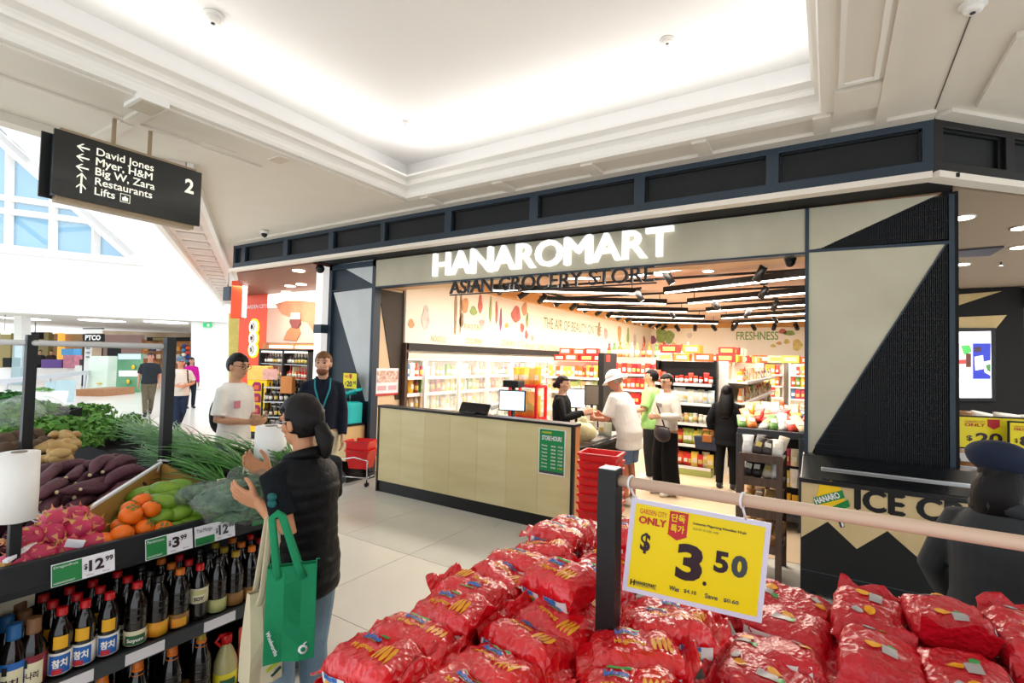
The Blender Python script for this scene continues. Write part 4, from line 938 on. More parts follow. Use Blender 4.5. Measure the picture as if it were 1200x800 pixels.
for px, c in (([(1110, 402), (1139, 402), (1139, 443), (1110, 443)], '#e8c9c0'), ([(1140, 402), (1161, 402), (1161, 444), (1140, 444)], '#27318f'), ([(1126, 405), (1136, 404), (1139, 412), (1130, 416)], '#3f9a4a'), ([(1117, 422), (1132, 421), (1132, 426), (1117, 427)], '#d83a3a'), ([(1132, 414), (1138, 414), (1138, 430), (1132, 430)], '#4b2b22'), ([(1142, 418), (1152, 416), (1153, 432), (1143, 434)], '#cfd4ec'), ([(1142, 407), (1150, 406), (1150, 412), (1142, 412)], '#3a2a30'), ([(1152, 424), (1161, 422), (1161, 440), (1154, 436)], '#e8efe8'), ([(1155, 428), (1161, 426), (1161, 436), (1157, 434)], '#3d6a3a')):
    poly_px(px, RY - .08 - .002 * len(rw.children), .008, 'advert_picture', mat('ad' + c, c, .4, emit=.9), rw)
struct('wall_hall_right', MB().box(2.85, 8, RY - .1, RY + .1, 2.95, 3.3), M_blackm); struct('wall_hall_right_1', MB().box(.9, 8, RY + .6, RY + .7, 0, 3.3), mat('pale_blue_hall', '#cfdbe2', .6))
# fruit crates under the right-hand yellow sign
cs = thing('crate_stand', 'low stand of white and brown packs under the right-hand yellow sign', 'stand', (1.55, 5.9, 0))
MB().box(-.62, .8, -.35, .45, .9, .95).obj('tray', M_dg, cs); MB().box(-.6, .78, -.33, .43, 0, .9).obj('body', mat('stand_white', '#e6dfd4', .5), cs); MB().box(-.62, .8, -.36, -.34, .95, 1.05).obj('lip', M_paper, cs)
for r in range(3):
    for i in range(8):
        o = link(kind('pouch', vari('bun_bags', ['#e9e2d6', '#c99858', '#efe9e2', '#a8743c', '#e2d3bd'], .35)), 'bread_bag'); o.location = (1.0 + i * .17, 5.7 + r * .22, .97 + r * .13); o.rotation_euler = (-.7, R_.uniform(-.3, .3), R_.uniform(-.4, .4)); o.scale = (1.7, 1.7, 1.6)
        tag(o, 'bagged bread roll pack under the right-hand yellow sign', 'bag', 'bread bags on the right stand')
p = onD(1160, 525, 4.05); yellow_sign('yellow_price_sign', 'yellow price sign reading twenty dollars ninety above the bread bags', p, math.radians(22), .47, .245, '20', '90', post=.3)
p = onD(1203, 526, 3.9); yellow_sign('yellow_price_sign', 'yellow price sign cut by the right edge of the photo', p, math.radians(10), .2, .20, '8', '90', post=.3)
# ================================================================ PEOPLE
def remesh(mb, vox, sm=4, fac=.5):
    me = bpy.data.meshes.new('tmp'); me.from_pydata(mb.v, [], mb.f)
    o = bpy.data.objects.new('tmp', me); COL.objects.link(o)
    r = o.modifiers.new('r', 'REMESH'); r.mode = 'VOXEL'; r.voxel_size = vox; r.use_smooth_shade = True
    if sm: s = o.modifiers.new('s', 'SMOOTH'); s.iterations = sm; s.factor = fac
    out = bpy.data.meshes.new_from_object(o.evaluated_get(bpy.context.evaluated_depsgraph_get()))
    bpy.data.objects.remove(o); bpy.data.meshes.remove(me)
    out.polygons.foreach_set('use_smooth', [True] * len(out.polygons))
    return out
def V(*a): return Vector(a)
def hand(mb, w, d, n, side, curl=.35, spread=1, thumb=.7):
    """palm and five separate fingers; d along the hand, n towards where the palm faces"""
    d = d.normalized(); n = (n - d * n.dot(d)).normalized(); l = d.cross(n) * side
    for k in (-1.5, -.5, .5, 1.5): mb.tube([w - d * .01 + l * k * .011, w + d * .04 + l * k * .017, w + d * .082 + l * k * .0195], [.016, .0155, .0115], 8, cap='round')
    L = (.070, .082, .086, .078)
    for i, k in enumerate((-1.5, -.5, .5, 1.5)):
        p = w + d * (.086 - abs(k + .3) * .004) + l * k * .0198 * spread; a = curl * .6; pts = [p - d * .01]; 
        q = p
        for seg in (.45, .32, .23):
            q = q + (d * math.cos(a) + n * math.sin(a) + l * k * .05 * spread) * L[i] * seg; pts.append(q); a += curl
        mb.tube(pts, [.0105, .0095, .0085, .0072], 8, cap='round')
    t0 = w + d * .02 + l * .026 + n * .004; t1 = t0 + (d * .62 + l * .7 + n * thumb * .4) * .042; t2 = t1 + (d * .85 + l * .35 + n * thumb * .5) * .032; t3 = t2 + (d * .95 + l * .05 + n * thumb * .5) * .024
    mb.tube([t0, t1, t2, t3], [.0165, .0125, .0105, .0085], 8, cap='round')
def person(label, loc, yaw, h, skin='#d9a684', hair=('short', '#1c1513'), top=('#ffffff', .55, .86, .018), bottom=('trousers', '#2a3040'), shoes='#e8e6e2',
           L=None, Rr=None, lean=0, head=(0, 0), w=1.0, vox=.008, legs=None, top_mat=None, bot_mat=None, belly=0, kneel=0, feet=True, curl=(.35, .35), palm=(None, None), name='person', hdir=(None, None)):
    root = thing(name, label, 'person', loc, yaw); s = h / 1.7; root.scale = (s, s, s)
    ms = mat('skin' + skin, skin, .5, var=.06, vs=6)
    piv = V(0, 0, .93); Ml = Matrix.Translation(piv) @ Matrix.Rotation(-lean, 4, 'X') @ Matrix.Translation(-piv)
    nk = Ml @ V(0, .0, 1.45)
    Mh = Matrix.Translation(nk) @ Matrix.Rotation(head[0], 4, 'Z') @ Matrix.Rotation(head[1] - lean * .5, 4, 'X') @ Matrix.Translation(-V(0, 0, 1.45))
    sh = {-1: Ml @ V(-.166 * w, 0, 1.362), 1: Ml @ V(.166 * w, 0, 1.362)}
    arm = {-1: L or (V(-.215 * w - .01, -.03, 1.10), V(-.22 * w - .01, .06, .86)), 1: Rr or (V(.215 * w + .01, -.03, 1.10), V(.22 * w + .01, .06, .86))}
    lg = legs or {-1: (V(-.10, .02, .49), V(-.105, -.02, .085)), 1: (V(.10, .03, .49), V(.105, -.01, .085))}
    # ---- body: one continuous skin surface
    b = MB()
    def H(c, r, fn=None, nu=16, nv=12): b.ell(Mh @ V(*c), r, Mh.to_3x3(), nu, nv, 0, fn)
    H((0, -.004, 1.605), (.074, .094, .098)); H((0, .022, 1.535), (.054, .066, .062)); H((0, .058, 1.515), (.030, .030, .026)); H((0, .045, 1.575), (.062, .048, .05))
    b.tube([Mh @ V(0, .088, 1.605), Mh @ V(0, .102, 1.580), Mh @ V(0, .108, 1.562)], [.008, .011, .014], 8, cap='round')
    b.tube([Mh @ V(-.045, .076, 1.622), Mh @ V(0, .088, 1.620), Mh @ V(.045, .076, 1.622)], .010, 8, cap='round')
    b.tube([Mh @ V(-.018, .078, 1.530), Mh @ V(0, .086, 1.531), Mh @ V(.018, .078, 1.530)], .008, 8, cap='round')
    for q in (-1, 1): H((q * .077, -.008, 1.578), (.010, .020, .032))
    b.tube([Ml @ V(0, -.012, 1.36), Ml @ V(0, -.010, 1.43), Mh @ V(0, -.004, 1.49), Mh @ V(0, .0, 1.54)], [.062, .053, .052, .055], 14, cap='round')
    def torso(mb, e, z0=.84, z1=1.45, tw=1.0):
        S = [(.80, .150, .105, 0), (.84, .158, .110, 0), (.92, .162, .112, 0), (1.03, .142 + belly * .3, .098 + belly, belly * .6), (1.16, .150, .105 + belly * .5, belly * .3), (1.28, .165, .112, 0), (1.35, .152, .098, 0), (1.395, .118, .080, -.005), (1.43, .080, .064, -.008), (1.46, .060, .055, -.008)]
        secs = []
        for z, rx, ry, yo in S:
            if z0 - .03 <= z <= z1 + .005:
                z_ = max(z, z0); secs.append((Ml @ V(0, yo, z_) if z_ > .95 else V(0, yo, z_), (rx * w + e) * tw, ry + e))
        if S[0][0] > z0: secs = [((0, 0, z0), .155 * w + e * 1.3, .11 + e * 1.3)] + secs
        mb.loft(secs, 22)
    torso(b, 0)
    for q in (-1, 1):
        e, wr = arm[q]; b.tube([sh[q] * .8 + (Ml @ V(0, 0, 1.37)) * .2, sh[q], sh[q].lerp(e, .5), e, e.lerp(wr, .35), wr], [.05, .052, .043, .036, .037, .025], 12, cap='round')
        d = hdir[0 if q < 0 else 1] or (wr - e).normalized(); n = palm[0 if q < 0 else 1] or V(-q, .25, 0)
        hand(b, wr + d * .012, d, n, q, curl[0 if q < 0 else 1])
        k, a = lg[q]; b.tube([V(q * .085, 0, .90), k, k.lerp(a, .3), a], [.085, .052, .052, .036], 12, cap='round')
        b.tube([a + V(0, -.03, -.04), a + V(0, .12, -.055)], [.035, .026], 10, cap='round')
    bo = link(remesh(b, vox, 3), 'body', root); bo.data.materials.append(ms)
    # ---- face details
    f = MB()
    for q in (-1, 1): f.ell(Mh @ V(q * .032, .086, 1.597), (.013, .006, .007), Mh.to_3x3(), 10, 6)
    f.obj('eyes', mat('eye_dark', '#1b1210', .2), root)
    f = MB().tube([Mh @ V(-.024, .082, 1.531), Mh @ V(0, .0935, 1.5325), Mh @ V(.024, .082, 1.531)], [.003, .006, .003], 8, cap='round'); f.obj('mouth', mat('lips', '#a8605a', .5), root)
    f = MB()
    for q in (-1, 1): f.tube([Mh @ V(q * .018, .094, 1.622), Mh @ V(q * .036, .090, 1.628), Mh @ V(q * .054, .076, 1.620)], [.004, .0045, .003], 6, cap='round')
    mh = mat('hair' + hair[1], hair[1], .45, var=.4, vs=30, stretch=(1, 1, .2), bump=.3, bs=60, spec=.25)
    f.obj('eyebrows', mh, root)
    # ---- hair
    if hair[0] != 'none':
        hb = MB(); low = 1.515 if hair[0] != 'short' else 1.53
        def hf(p):
            z = p.z + 1.605; y = p.y
            k = 1 + .03 * noise.noise(p * 30) + .02 * noise.noise(V(p.x * 110, p.y * 110, p.z * 22))
            if (y > .018 and z < 1.648 + .02 * noise.noise(p * 25)) or (abs(p.x) > .04 and y > -.02 and z < 1.60): k = .80
            elif z < low: k = .82
            return p * k
        hb.ell(Mh @ V(0, -.008, 1.605), (.087, .108, .115), Mh.to_3x3(), 56, 34, 0, hf)
        if hair[0] == 'ponytail':
            hb.v = [tuple((Mh @ V(0, -.008, 1.605)) + (V(*q) - Mh @ V(0, -.008, 1.605)) * 1.07) for q in hb.v]
            hb.tube([Mh @ V(0, -.075, 1.575), Mh @ V(.004, -.112, 1.545), Mh @ V(.010, -.128, 1.49), Mh @ V(.008, -.122, 1.425)], [.030, .036, .042, .026], 12, cap='round')
        if hair[0] == 'bun': hb.ell(Mh @ V(0, -.115, 1.56), (.045, .04, .045), None, 12, 9)
        if hair[0] == 'long':
            hb.tube([Mh @ V(0, -.02, 1.62), Mh @ V(0, -.045, 1.52), Ml @ V(0, -.085, 1.40), Ml @ V(0, -.115, 1.27)], [.092, .108, .122, .105], 16, cap='round', flat=.6, up=Mh.to_3x3() @ V(0, 1, 0))
        if hair[0] == 'bob':
            hb.tube([Mh @ V(0, -.02, 1.62), Mh @ V(0, -.035, 1.53), Mh @ V(0, -.035, 1.46)], [.088, .098, .092], 16, cap='round', flat=.95, up=Mh.to_3x3() @ V(0, 1, 0))
        o = hb.obj('hair', mh, root)
    # ---- clothes
    if top:
        col, slv, hem, e = top
        c = MB(); torso(c, e + .004, hem, 1.445)
        for q in (-1, 1):
            el, wr = arm[q]
            pts = [sh[q] * .75 + (Ml @ V(0, 0, 1.36)) * .25, sh[q], sh[q].lerp(el, .5), el, el.lerp(wr, .5), wr]; rr = [.052 + e * .3, .051 + e * .45, .046 + e * .8, .041 + e * .8, .038 + e * .8, .031 + e * .6]
            if slv < 1:
                n_ = 2 if slv <= .3 else 3
                pts = pts[:n_] + [sh[q].lerp(el, slv)]; rr = rr[:n_] + [.046 + e * .95]
            c.tube(pts, rr, 14)
        o = link(remesh(c, vox * 1.1, 6), 'top', root); o.data.materials.append(top_mat or mat('cloth' + col, col, .85, var=.10, vs=7, bump=.6, bs=14, spec=.2))
    kb, colb = bottom
    mbot = bot_mat or mat('cloth' + colb, colb, .85, var=.14, vs=8, bump=.5, bs=16, spec=.2)
    c = MB(); c.loft([((0, 0, .80), .155 * w, .112), ((0, 0, .90), .168 * w, .118), ((0, 0, 1.0), .15 * w, .108), ((0, 0, 1.03), .145 * w, .104)], 20)
    for q in (-1, 1):
        k, a = lg[q]; hp_ = V(q * .085, 0, .88)
        if kb == 'trousers': c.tube([hp_, hp_.lerp(k, .5), k, k.lerp(a, .5), a + V(0, 0, .0)], [.098, .088, .070, .064, .058], 14)
        if kb == 'wide': c.tube([hp_, hp_.lerp(k, .5), k, k.lerp(a, .5), a + V(0, 0, .02)], [.105, .11, .112, .118, .122], 16)
        if kb == 'shorts': c.tube([hp_, hp_.lerp(k, .5), hp_.lerp(k, .92)], [.104, .102, .098], 14)
    o = link(remesh(c, vox * 1.1, 3), kb if kb != 'wide' else 'wide_trousers', root); o.data.materials.append(mbot)
    for q in (-1, 1):
        k, a = lg[q]; c = MB(); g = V(a.x, a.y, 0)
        tilt = a.z - .085
        c.tube([g + V(0, -.045, .045 + tilt), g + V(0, .04, .05 + tilt), g + V(0, .13, .035 + max(0, tilt * .3)), g + V(0, .175, .030 + max(0, tilt * .2))], [.044, .046, .042, .030], 12, cap='round'); c.tube([g + V(0, -.03, .05 + tilt), a], [.045, .042], 10)
        o = link(remesh(c, .009, 2), 'shoe', root); o.data.materials.append(mat('shoe' + shoes, shoes, .6))
    root['_h'] = 0; del root['_h']
    return root, dict(Mh=Mh, Ml=Ml, sh=sh, arm=arm, lg=lg)
def face_to(dx, dy): return math.atan2(dy, dx) - math.pi / 2      # local +y points along (dx, dy)
def glasses(root, Mh, m=M_black):
    g = MB()
    for q in (-1, 1):
        ring = [Mh @ V(q * .034 + .024 * math.cos(a), .098, 1.595 + .019 * math.sin(a)) for a in [2 * math.pi * i / 12 for i in range(13)]]
        g.tube(ring, .0022, 6, cap=False); g.tube([Mh @ V(q * .058, .096, 1.60), Mh @ V(q * .08, -.01, 1.60)], .002, 6)
    g.tube([Mh @ V(-.011, .099, 1.598), Mh @ V(.011, .099, 1.598)], .0022, 6)
    g.obj('glasses', m, root)

# --- shopper in the black vest (foreground)
SP = V(-2.03, 1.465, 0)
LW = Matrix.Translation(SP) @ Matrix.Rotation(face_to(-.97, -.10), 4, 'Z') @ Matrix.Scale(1.64 / 1.7, 4); LI = LW.inverted()
r, k = person('woman in a black quilted vest with low ponytail holding bagged greens at the produce stand', SP, face_to(-.97, -.10), 1.64, '#c98d67', ('ponytail', '#14100f'), ('#12171b', .72, .88, .014), ('trousers', '#7f9cb5'), '#2a2c30',
              L=(LI @ onD(338, 624, 2.12), LI @ onD(304, 590, 2.20)), Rr=(V(.235, .08, 1.12), LI @ onD(318, 556, 2.42)), lean=.05, head=(.10, -.16), w=1.02, vox=.0052, curl=(.28, .4), palm=(V(.75, .3, .35), V(-.6, .3, .6)), hdir=((LI.to_3x3() @ (onD(262, 571, 2.22) - onD(304, 590, 2.20))).normalized(), None), bot_mat=mat('light_denim', '#7d98ae', .8, var=.22, vs=10, bump=.4, bs=60))
b = MB()
Ml = k['Ml']
zs = [.80, .83, .86, .89, .925, .96, 1.0, 1.04, 1.08, 1.12, 1.16, 1.20, 1.24, 1.28, 1.32, 1.36, 1.40, 1.43]
secs = []
def wid(z):
    T = [(.80, .178, .140), (.92, .180, .140), (1.04, .166, .126), (1.16, .168, .130), (1.28, .176, .134), (1.36, .166, .122), (1.40, .128, .104), (1.44, .082, .080)]
    for (a, ra, sa), (c, rc, sc) in zip(T, T[1:]):
        if a <= z <= c: t = (z - a) / (c - a); return ra + (rc - ra) * t, sa + (sc - sa) * t
z = .80
while z < 1.435:
    rx, ry = wid(z); puff = .0042 * math.sqrt(abs(math.sin((z - .80) / .056 * math.pi))) - .002
    p = Ml @ V(0, -.006, z) if z > .93 else V(0, -.006, z)
    secs.append((p, rx + puff, ry + puff)); z += .0085
b.loft(secs, 40)
b.v = [tuple(V(*q) + V(q[0], q[1], 0).normalized() * (.007 * noise.noise(V(*q) * 9) + .003 * noise.noise(V(*q) * 26))) for q in b.v]
vest = b.obj('quilted_vest', mat('black_nylon', '#0a0a0c', .5, var=.25, vs=5, bump=.6, bs=22, spec=.2), r)
c = MB(); c.tube([Ml @ V(.075, .02, 1.43), Ml @ V(.06, -.055, 1.445), Ml @ V(0, -.085, 1.45), Ml @ V(-.06, -.055, 1.445), Ml @ V(-.075, .02, 1.43)], [.020, .026, .03, .026, .020], 10, cap='round'); c.obj('vest_collar', mat('black_nylon', '', 0), r)
c = MB()
e0, w0 = k['arm'][-1]; shl = k['sh'][-1]
for t, up in ((.30, .00), (.42, .012)):
    p = shl.lerp(e0, t); c.ell(p + V(-.055, -.035 + up, 0), (.016, .026, .018), None, 10, 7)
c.obj('shirt_print', mat('teal_print', '#0f5a58', .8), r)
glasses(r, k['Mh'], M_steel)
wrist = MB().lathe([(.031, -.006), (.031, .006)], 12); 
wl = r  # world position of her left wrist for the bags
LW = Matrix.Translation(SP) @ Matrix.Rotation(face_to(-.97, -.10), 4, 'Z') @ Matrix.Scale(1.64 / 1.7, 4)
WL = LW @ w0; EL = LW @ e0

# --- young man, white tee, looking at his phone
p0 = V(-5.15, 2.84, 0); yw = face_to(.93, .30)
r, k = person('young man in a plain white T-shirt holding a phone beside the bottle shop', p0, yw, 1.82, '#c79472', ('short', '#1a1412'), ('#f1ece4', .85, .78, .022), ('trousers', '#5d7793'), '#e9e9e9', w=.88, L=(V(-.20, -.02, 1.09), V(-.07, .23, 1.09)), Rr=(V(.20, -.0, 1.09), V(.09, .24, 1.08)), head=(0, -.14), vox=.008, curl=(.6, .6), palm=(V(.8, .2, .6), V(-.8, .2, .6)), bot_mat=mat('light_denim', '', 0))
glasses(r, k['Mh'])
MB().box(.07, .14, .125, .13, 1.2, 1.27).obj('chest_print', mat('pink_print2', '#c77a86', .6), r)
ph = MB().box(-.035, .035, -.075, .075, -.004, .004).obj('phone', mat('phone_grey', '#77716b', .3), bevel=.004)
Mq = Matrix.Translation(p0) @ Matrix.Rotation(yw, 4, 'Z') @ Matrix.Scale(1.82 / 1.7, 4)
ph.matrix_world = Matrix.Translation(Mq @ V(.012, .335, 1.11)) @ Matrix.Rotation(yw, 4, 'Z') @ Matrix.Rotation(.6, 4, 'X'); tag(ph, 'dark phone held by the young man in the white T-shirt', 'phone')
bp_ = MB().ell((0, -.155, 1.12), (.13, .06, .19), None, 14, 10); bp_.obj('backpack', mat('dark_pack', '#20242c', .7), r)

# --- staff man with lanyard
p0 = V(-4.85, 3.66, 0); yw = face_to(.80, -.60)
r, k = person('bearded man in a navy knit polo with teal lanyard and cream trousers', p0, yw, 1.86, '#cf9c80', ('short', '#7d5638'), ('#181d2b', 1, .90, .020), ('trousers', '#cfc6a8'), '#a5703e', head=(-.22, .0), w=.92, vox=.008)
f = MB(); f.ell(k['Mh'] @ V(0, .035, 1.515), (.060, .064, .05), k['Mh'].to_3x3(), 18, 12, 0, lambda p: p if p.z < .022 - .9 * max(0, p.y - .05) else p * .8); f.obj('beard', mat('ginger_beard', '#7f4f30', .7, var=.3, vs=40), r)
f = MB()
f.tube([V(-.075, .05, 1.44), V(-.07, .125, 1.34), V(-.01, .148, 1.14)], .009, 6, flat=.4); f.tube([V(.075, .05, 1.44), V(.07, .125, 1.34), V(.01, .148, 1.14)], .009, 6, flat=.4); f.obj('lanyard', mat('teal_strap', '#1d8f9c', .6), r)
MB().box(-.03, .03, .145, .150, 1.03, 1.13).obj('badge', M_paper, r); MB().box(-.022, .022, .150, .152, 1.045, 1.075).obj('badge_print', M_crim, r)
f = MB(); f.tube([V(-.06, .045, 1.45), V(-.03, .10, 1.40), V(0, .112, 1.34)], [.012, .016, .010], 8, cap='round'); f.tube([V(.06, .045, 1.45), V(.03, .10, 1.40), V(0, .112, 1.34)], [.012, .016, .010], 8, cap='round'); f.obj('collar', mat('cloth#181d2b', '', 0), r)
# --- walking men, pink woman
def at_floor(u, v): p = onZ(u, v, 0); p.z = 0; return p
def toward_cam(p, turn=0): d = -Vector((p.x, p.y)); a = math.atan2(d.y, d.x) + turn; return a - math.pi / 2
WALK = {-1: (V(-.09, .10, .50), V(-.09, .16, .085)), 1: (V(.09, .05, .49), V(.09, -.22, .14))}
WALK2 = {1: (V(.07, .10, .50), V(.04, .16, .085)), -1: (V(-.07, .05, .49), V(-.03, -.24, .15))}
p0 = at_floor(208, 508)
r, k = person('man in a pale short-sleeved shirt and grey cap walking right of the produce post', p0, toward_cam(p0, .15), 1.70, '#c98f73', ('short', '#8d8a86'), ('#d9d4ce', .8, .84, .026), ('trousers', '#23304a'), '#3a3a3e', legs=WALK2, belly=.035, L=(V(-.27, -.02, 1.12), V(-.10, .22, 1.08)), Rr=(V(.27, -.02, 1.12), V(.10, .22, 1.08)), curl=(.6, .6), vox=.011)
c = MB(); c.ell(k['Mh'] @ V(0, -.005, 1.645), (.092, .112, .075), k['Mh'].to_3x3(), 16, 10); c.tube([k['Mh'] @ V(0, .07, 1.645), k['Mh'] @ V(0, .17, 1.625)], [.075, .06], 12, flat=.12, cap='round'); c.obj('cap', mat('grey_blue_cap', '#5a7088', .8), r)
c = MB()
for q in (-1, 1): c.tube([V(q * .11, -.10, 1.40), V(q * .12, .06, 1.41), V(q * .125, .135, 1.28), V(q * .14, .10, 1.08)], .016, 8, flat=.5)
c.obj('backpack_strap', mat('strap_grey', '#4a4c52', .8), r)
p0 = at_floor(173, 487)
r, k = person('man in a charcoal T-shirt and olive trousers walking left of the produce post', p0, toward_cam(p0, -.1), 1.76, '#c58d77', ('short', '#3b2a22'), ('#2c3238', .85, .86, .024), ('trousers', '#6b6350'), '#1d1d1f', legs=WALK2, vox=.013)
p0 = at_floor(222, 478)
r, k = person('woman in a magenta top with long dark hair behind the man in the cap', p0, toward_cam(p0, .3), 1.62, '#c08a72', ('long', '#17110f'), ('#c21a8e', 1, .88, .02), ('trousers', '#202430'), '#222222', w=.92, vox=.014)
# --- people in the store
r, k = person('cashier in a black jacket with tied dark hair behind the checkout', V(-3.12, 6.25, 0), face_to(.97, .22), 1.62, '#d3a184', ('bun', '#2a1c17'), ('#1a1a1c', 1, .86, .022), ('trousers', '#1b1b1d'), '#222222', L=(V(-.25, .06, 1.12), V(-.14, .30, 1.17)), Rr=(V(.25, .10, 1.12), V(.12, .34, 1.20)), w=.94, vox=.009, curl=(.5, .4), head=(0, -.08))
p0 = V(-2.20, 6.40, 0)
r, k = person('man in a white bucket hat white T-shirt and blue shorts bagging goods at the checkout', p0, face_to(-.93, .12), 1.74, '#c98568', ('short', '#b9a998'), ('#efebe4', .85, .70, .036), ('shorts', '#6781a3'), '#e4e1dc', L=(V(-.24, .20, 1.06), V(-.11, .44, 1.04)), Rr=(V(.24, .22, 1.06), V(.11, .46, 1.07)), lean=.34, belly=.03, w=1.06, vox=.009, curl=(.5, .5), head=(0, -.22))
c = MB(); Mh = k['Mh']
c.ell(Mh @ V(0, -.005, 1.635), (.098, .118, .105), Mh.to_3x3(), 20, 12, 0, lambda p: Vector((p.x, p.y, max(p.z, -.02)))); 
vs = []
for i in range(24):
    a = 2 * math.pi * i / 24
    for rr, z in ((.096, 1.635), (.165, 1.585), (.165, 1.580), (.096, 1.628)): vs.append(Mh @ V(rr * .9 * math.cos(a), rr * 1.08 * math.sin(a) - .005, z))
c.add(vs, [(i * 4 + j, i * 4 + (j + 1) % 4, ((i + 1) % 24) * 4 + (j + 1) % 4, ((i + 1) % 24) * 4 + j) for i in range(24) for j in range(4)], 0, True)
c.obj('bucket_hat', mat('white_hat', '#f3efe8', .8), r)
p0 = V(-2.36, 7.85, 0)
r, k = person('young man in a lime green T-shirt behind the man in the bucket hat', p0, face_to(-.85, -.1), 1.72, '#c99a7c', ('short', '#15100f'), ('#a8e08a', .85, .80, .03), ('trousers', '#2a2a2c'), '#dddddd', vox=.010, L=(V(-.25, .06, 1.1), V(-.15, .28, 1.05)))
p0 = V(-2.75, 9.0, 0); p0 = onD(766, 470, 9.6); p0.z = 0
r, k = person('woman in a red top standing between the green T-shirt and the woman in grey', p0, toward_cam(p0, .2), 1.62, '#c9967c', ('long', '#191210'), ('#cf2a2e', 1, .86, .02), ('trousers', '#1d1d20'), '#222222', w=.92, vox=.012)
p0 = at_floor(780, 579)
r, k = person('woman in a pale grey cardigan and wide black trousers with glasses and a shoulder bag', p0, face_to(-.55, -.75), 1.68, '#d3a487', ('short', '#1a1412'), ('#d9d2c8', 1, .90, .022), ('wide', '#131315'), '#ddd8d0', L=(V(-.25, .0, 1.12), V(-.14, .22, 1.12)), Rr=(V(.25, .02, 1.10), V(.06, .22, 1.10)), vox=.009, curl=(.6, .6), head=(.2, -.12), w=.96)
glasses(r, k['Mh'])
c = MB(); c.tube([V(.12, .0, 1.43), V(.06, .135, 1.28), V(-.10, .16, 1.08), V(-.17, .17, .98)], .010, 6, flat=.5); c.tube([V(.12, 0, 1.43), V(.04, -.13, 1.25), V(-.16, -.06, 1.0)], .010, 6, flat=.5); c.obj('bag_strap', M_blackm, r)
MB().box(-.06, .06, .136, .142, 1.24, 1.29).obj('chest_print', mat('grey_print', '#7a7672', .7), r)
M4 = Matrix.Translation(p0) @ Matrix.Rotation(face_to(-.55, -.75), 4, 'Z')
hb = thing('shoulder_bag', 'dark rounded shoulder bag hanging at the hip of the woman in grey', 'bag', M4 @ V(-.16, .20, .88), face_to(-.55, -.75))
MB().ell((0, 0, 0), (.17, .055, .12), None, 20, 12, 0, lambda p: Vector((p.x, p.y, min(p.z, .085)))).obj('bag_body', mat('plum_black', '#2a252c', .5), hb); MB().tube([(-.15, 0, .085), (0, -.03, .092), (.15, 0, .085)], .008, 6).obj('zip', M_blackm, hb)
p0 = at_floor(851, 572)
yw = toward_cam(p0, math.pi - .15)
r, k = person('woman with long black hair in a black jacket seen from behind carrying a blue handbag', p0, yw, 1.52, '#d3a487', ('long', '#0e0b0b'), ('#16171b', 1, .72, .028), ('trousers', '#141416'), '#2a2a2a', w=1.0, vox=.009, L=(V(-.27, -.02, 1.12), V(-.26, .06, .92)))
MB().box(-.04, .04, -.158, -.154, 1.19, 1.205).obj('neck_label', M_paper, r)
M4 = Matrix.Translation(p0) @ Matrix.Rotation(yw, 4, 'Z') @ Matrix.Scale(1.52 / 1.7, 4)
hb = thing('handbag', 'navy handbag with tan flap and handles held by the woman in black', 'bag', M4 @ V(-.30, .02, .60), yw)
MB().prism([(-.17, -.06, 0), (.17, -.06, 0), (.20, -.06, .20), (-.20, -.06, .20)], (0, .12, 0)).obj('bag_body', mat('navy_nylon', '#2b3145', .6), hb, bevel=.02)
MB().box(-.07, .07, -.075, .04, .12, .225).obj('flap', mat('tan_leather', '#a5622c', .5), hb, bevel=.01)
c = MB()
for y in (-.045, .045): c.tube([(-.09, y, .19), (-.07, y, .30), (.07, y, .30), (.09, y, .19)], .008, 8)
c.obj('handle', mat('tan_leather', '', 0), hb)
# --- woman with beret at right
p0 = onD(1166, 600, 2.02); p0.z = 0
r, k = person('woman in a dark grey jacket and navy beret behind the noodle pile at the right', p0, face_to(.62, .78), 1.515, '#d8a78c', ('bob', '#120e0e'), ('#2a2d2f', 1, .80, .030), ('trousers', '#222426'), '#222222', lean=.12, L=(V(-.265, .02, 1.10), V(-.25, .16, .90)), Rr=(V(.26, .06, 1.1), V(.20, .30, 1.08)), w=1.0, vox=.0065, head=(-.5, -.1), top_mat=mat('grey_wool', '#2b2e31', .8, var=.15, vs=6, bump=.5, bs=12))
Mh = k['Mh']; Ml = k['Ml']
c = MB(); c.ell(Mh @ V(-.012, -.03, 1.668), (.122, .135, .082), Mh.to_3x3() @ Matrix.Rotation(-.16, 3, 'X') @ Matrix.Rotation(-.12, 3, 'Y'), 28, 16, 0, lambda p: p * (1 + .03 * noise.noise(p * 12))); c.tube([Mh @ V(0, -.04, 1.735), Mh @ V(0, -.045, 1.752)], .006, 8); c.obj('beret', mat('navy_felt', '#14213a', .85, var=.15, vs=30), r)
c = MB(); c.tube([Ml @ V(.09, .05, 1.42), Ml @ V(.085, -.03, 1.45), Ml @ V(0, -.08, 1.465), Ml @ V(-.085, -.03, 1.45), Ml @ V(-.09, .05, 1.42)], [.03, .036, .04, .036, .03], 12, cap='round'); c.obj('jacket_collar', mat('grey_wool', '', 0), r)
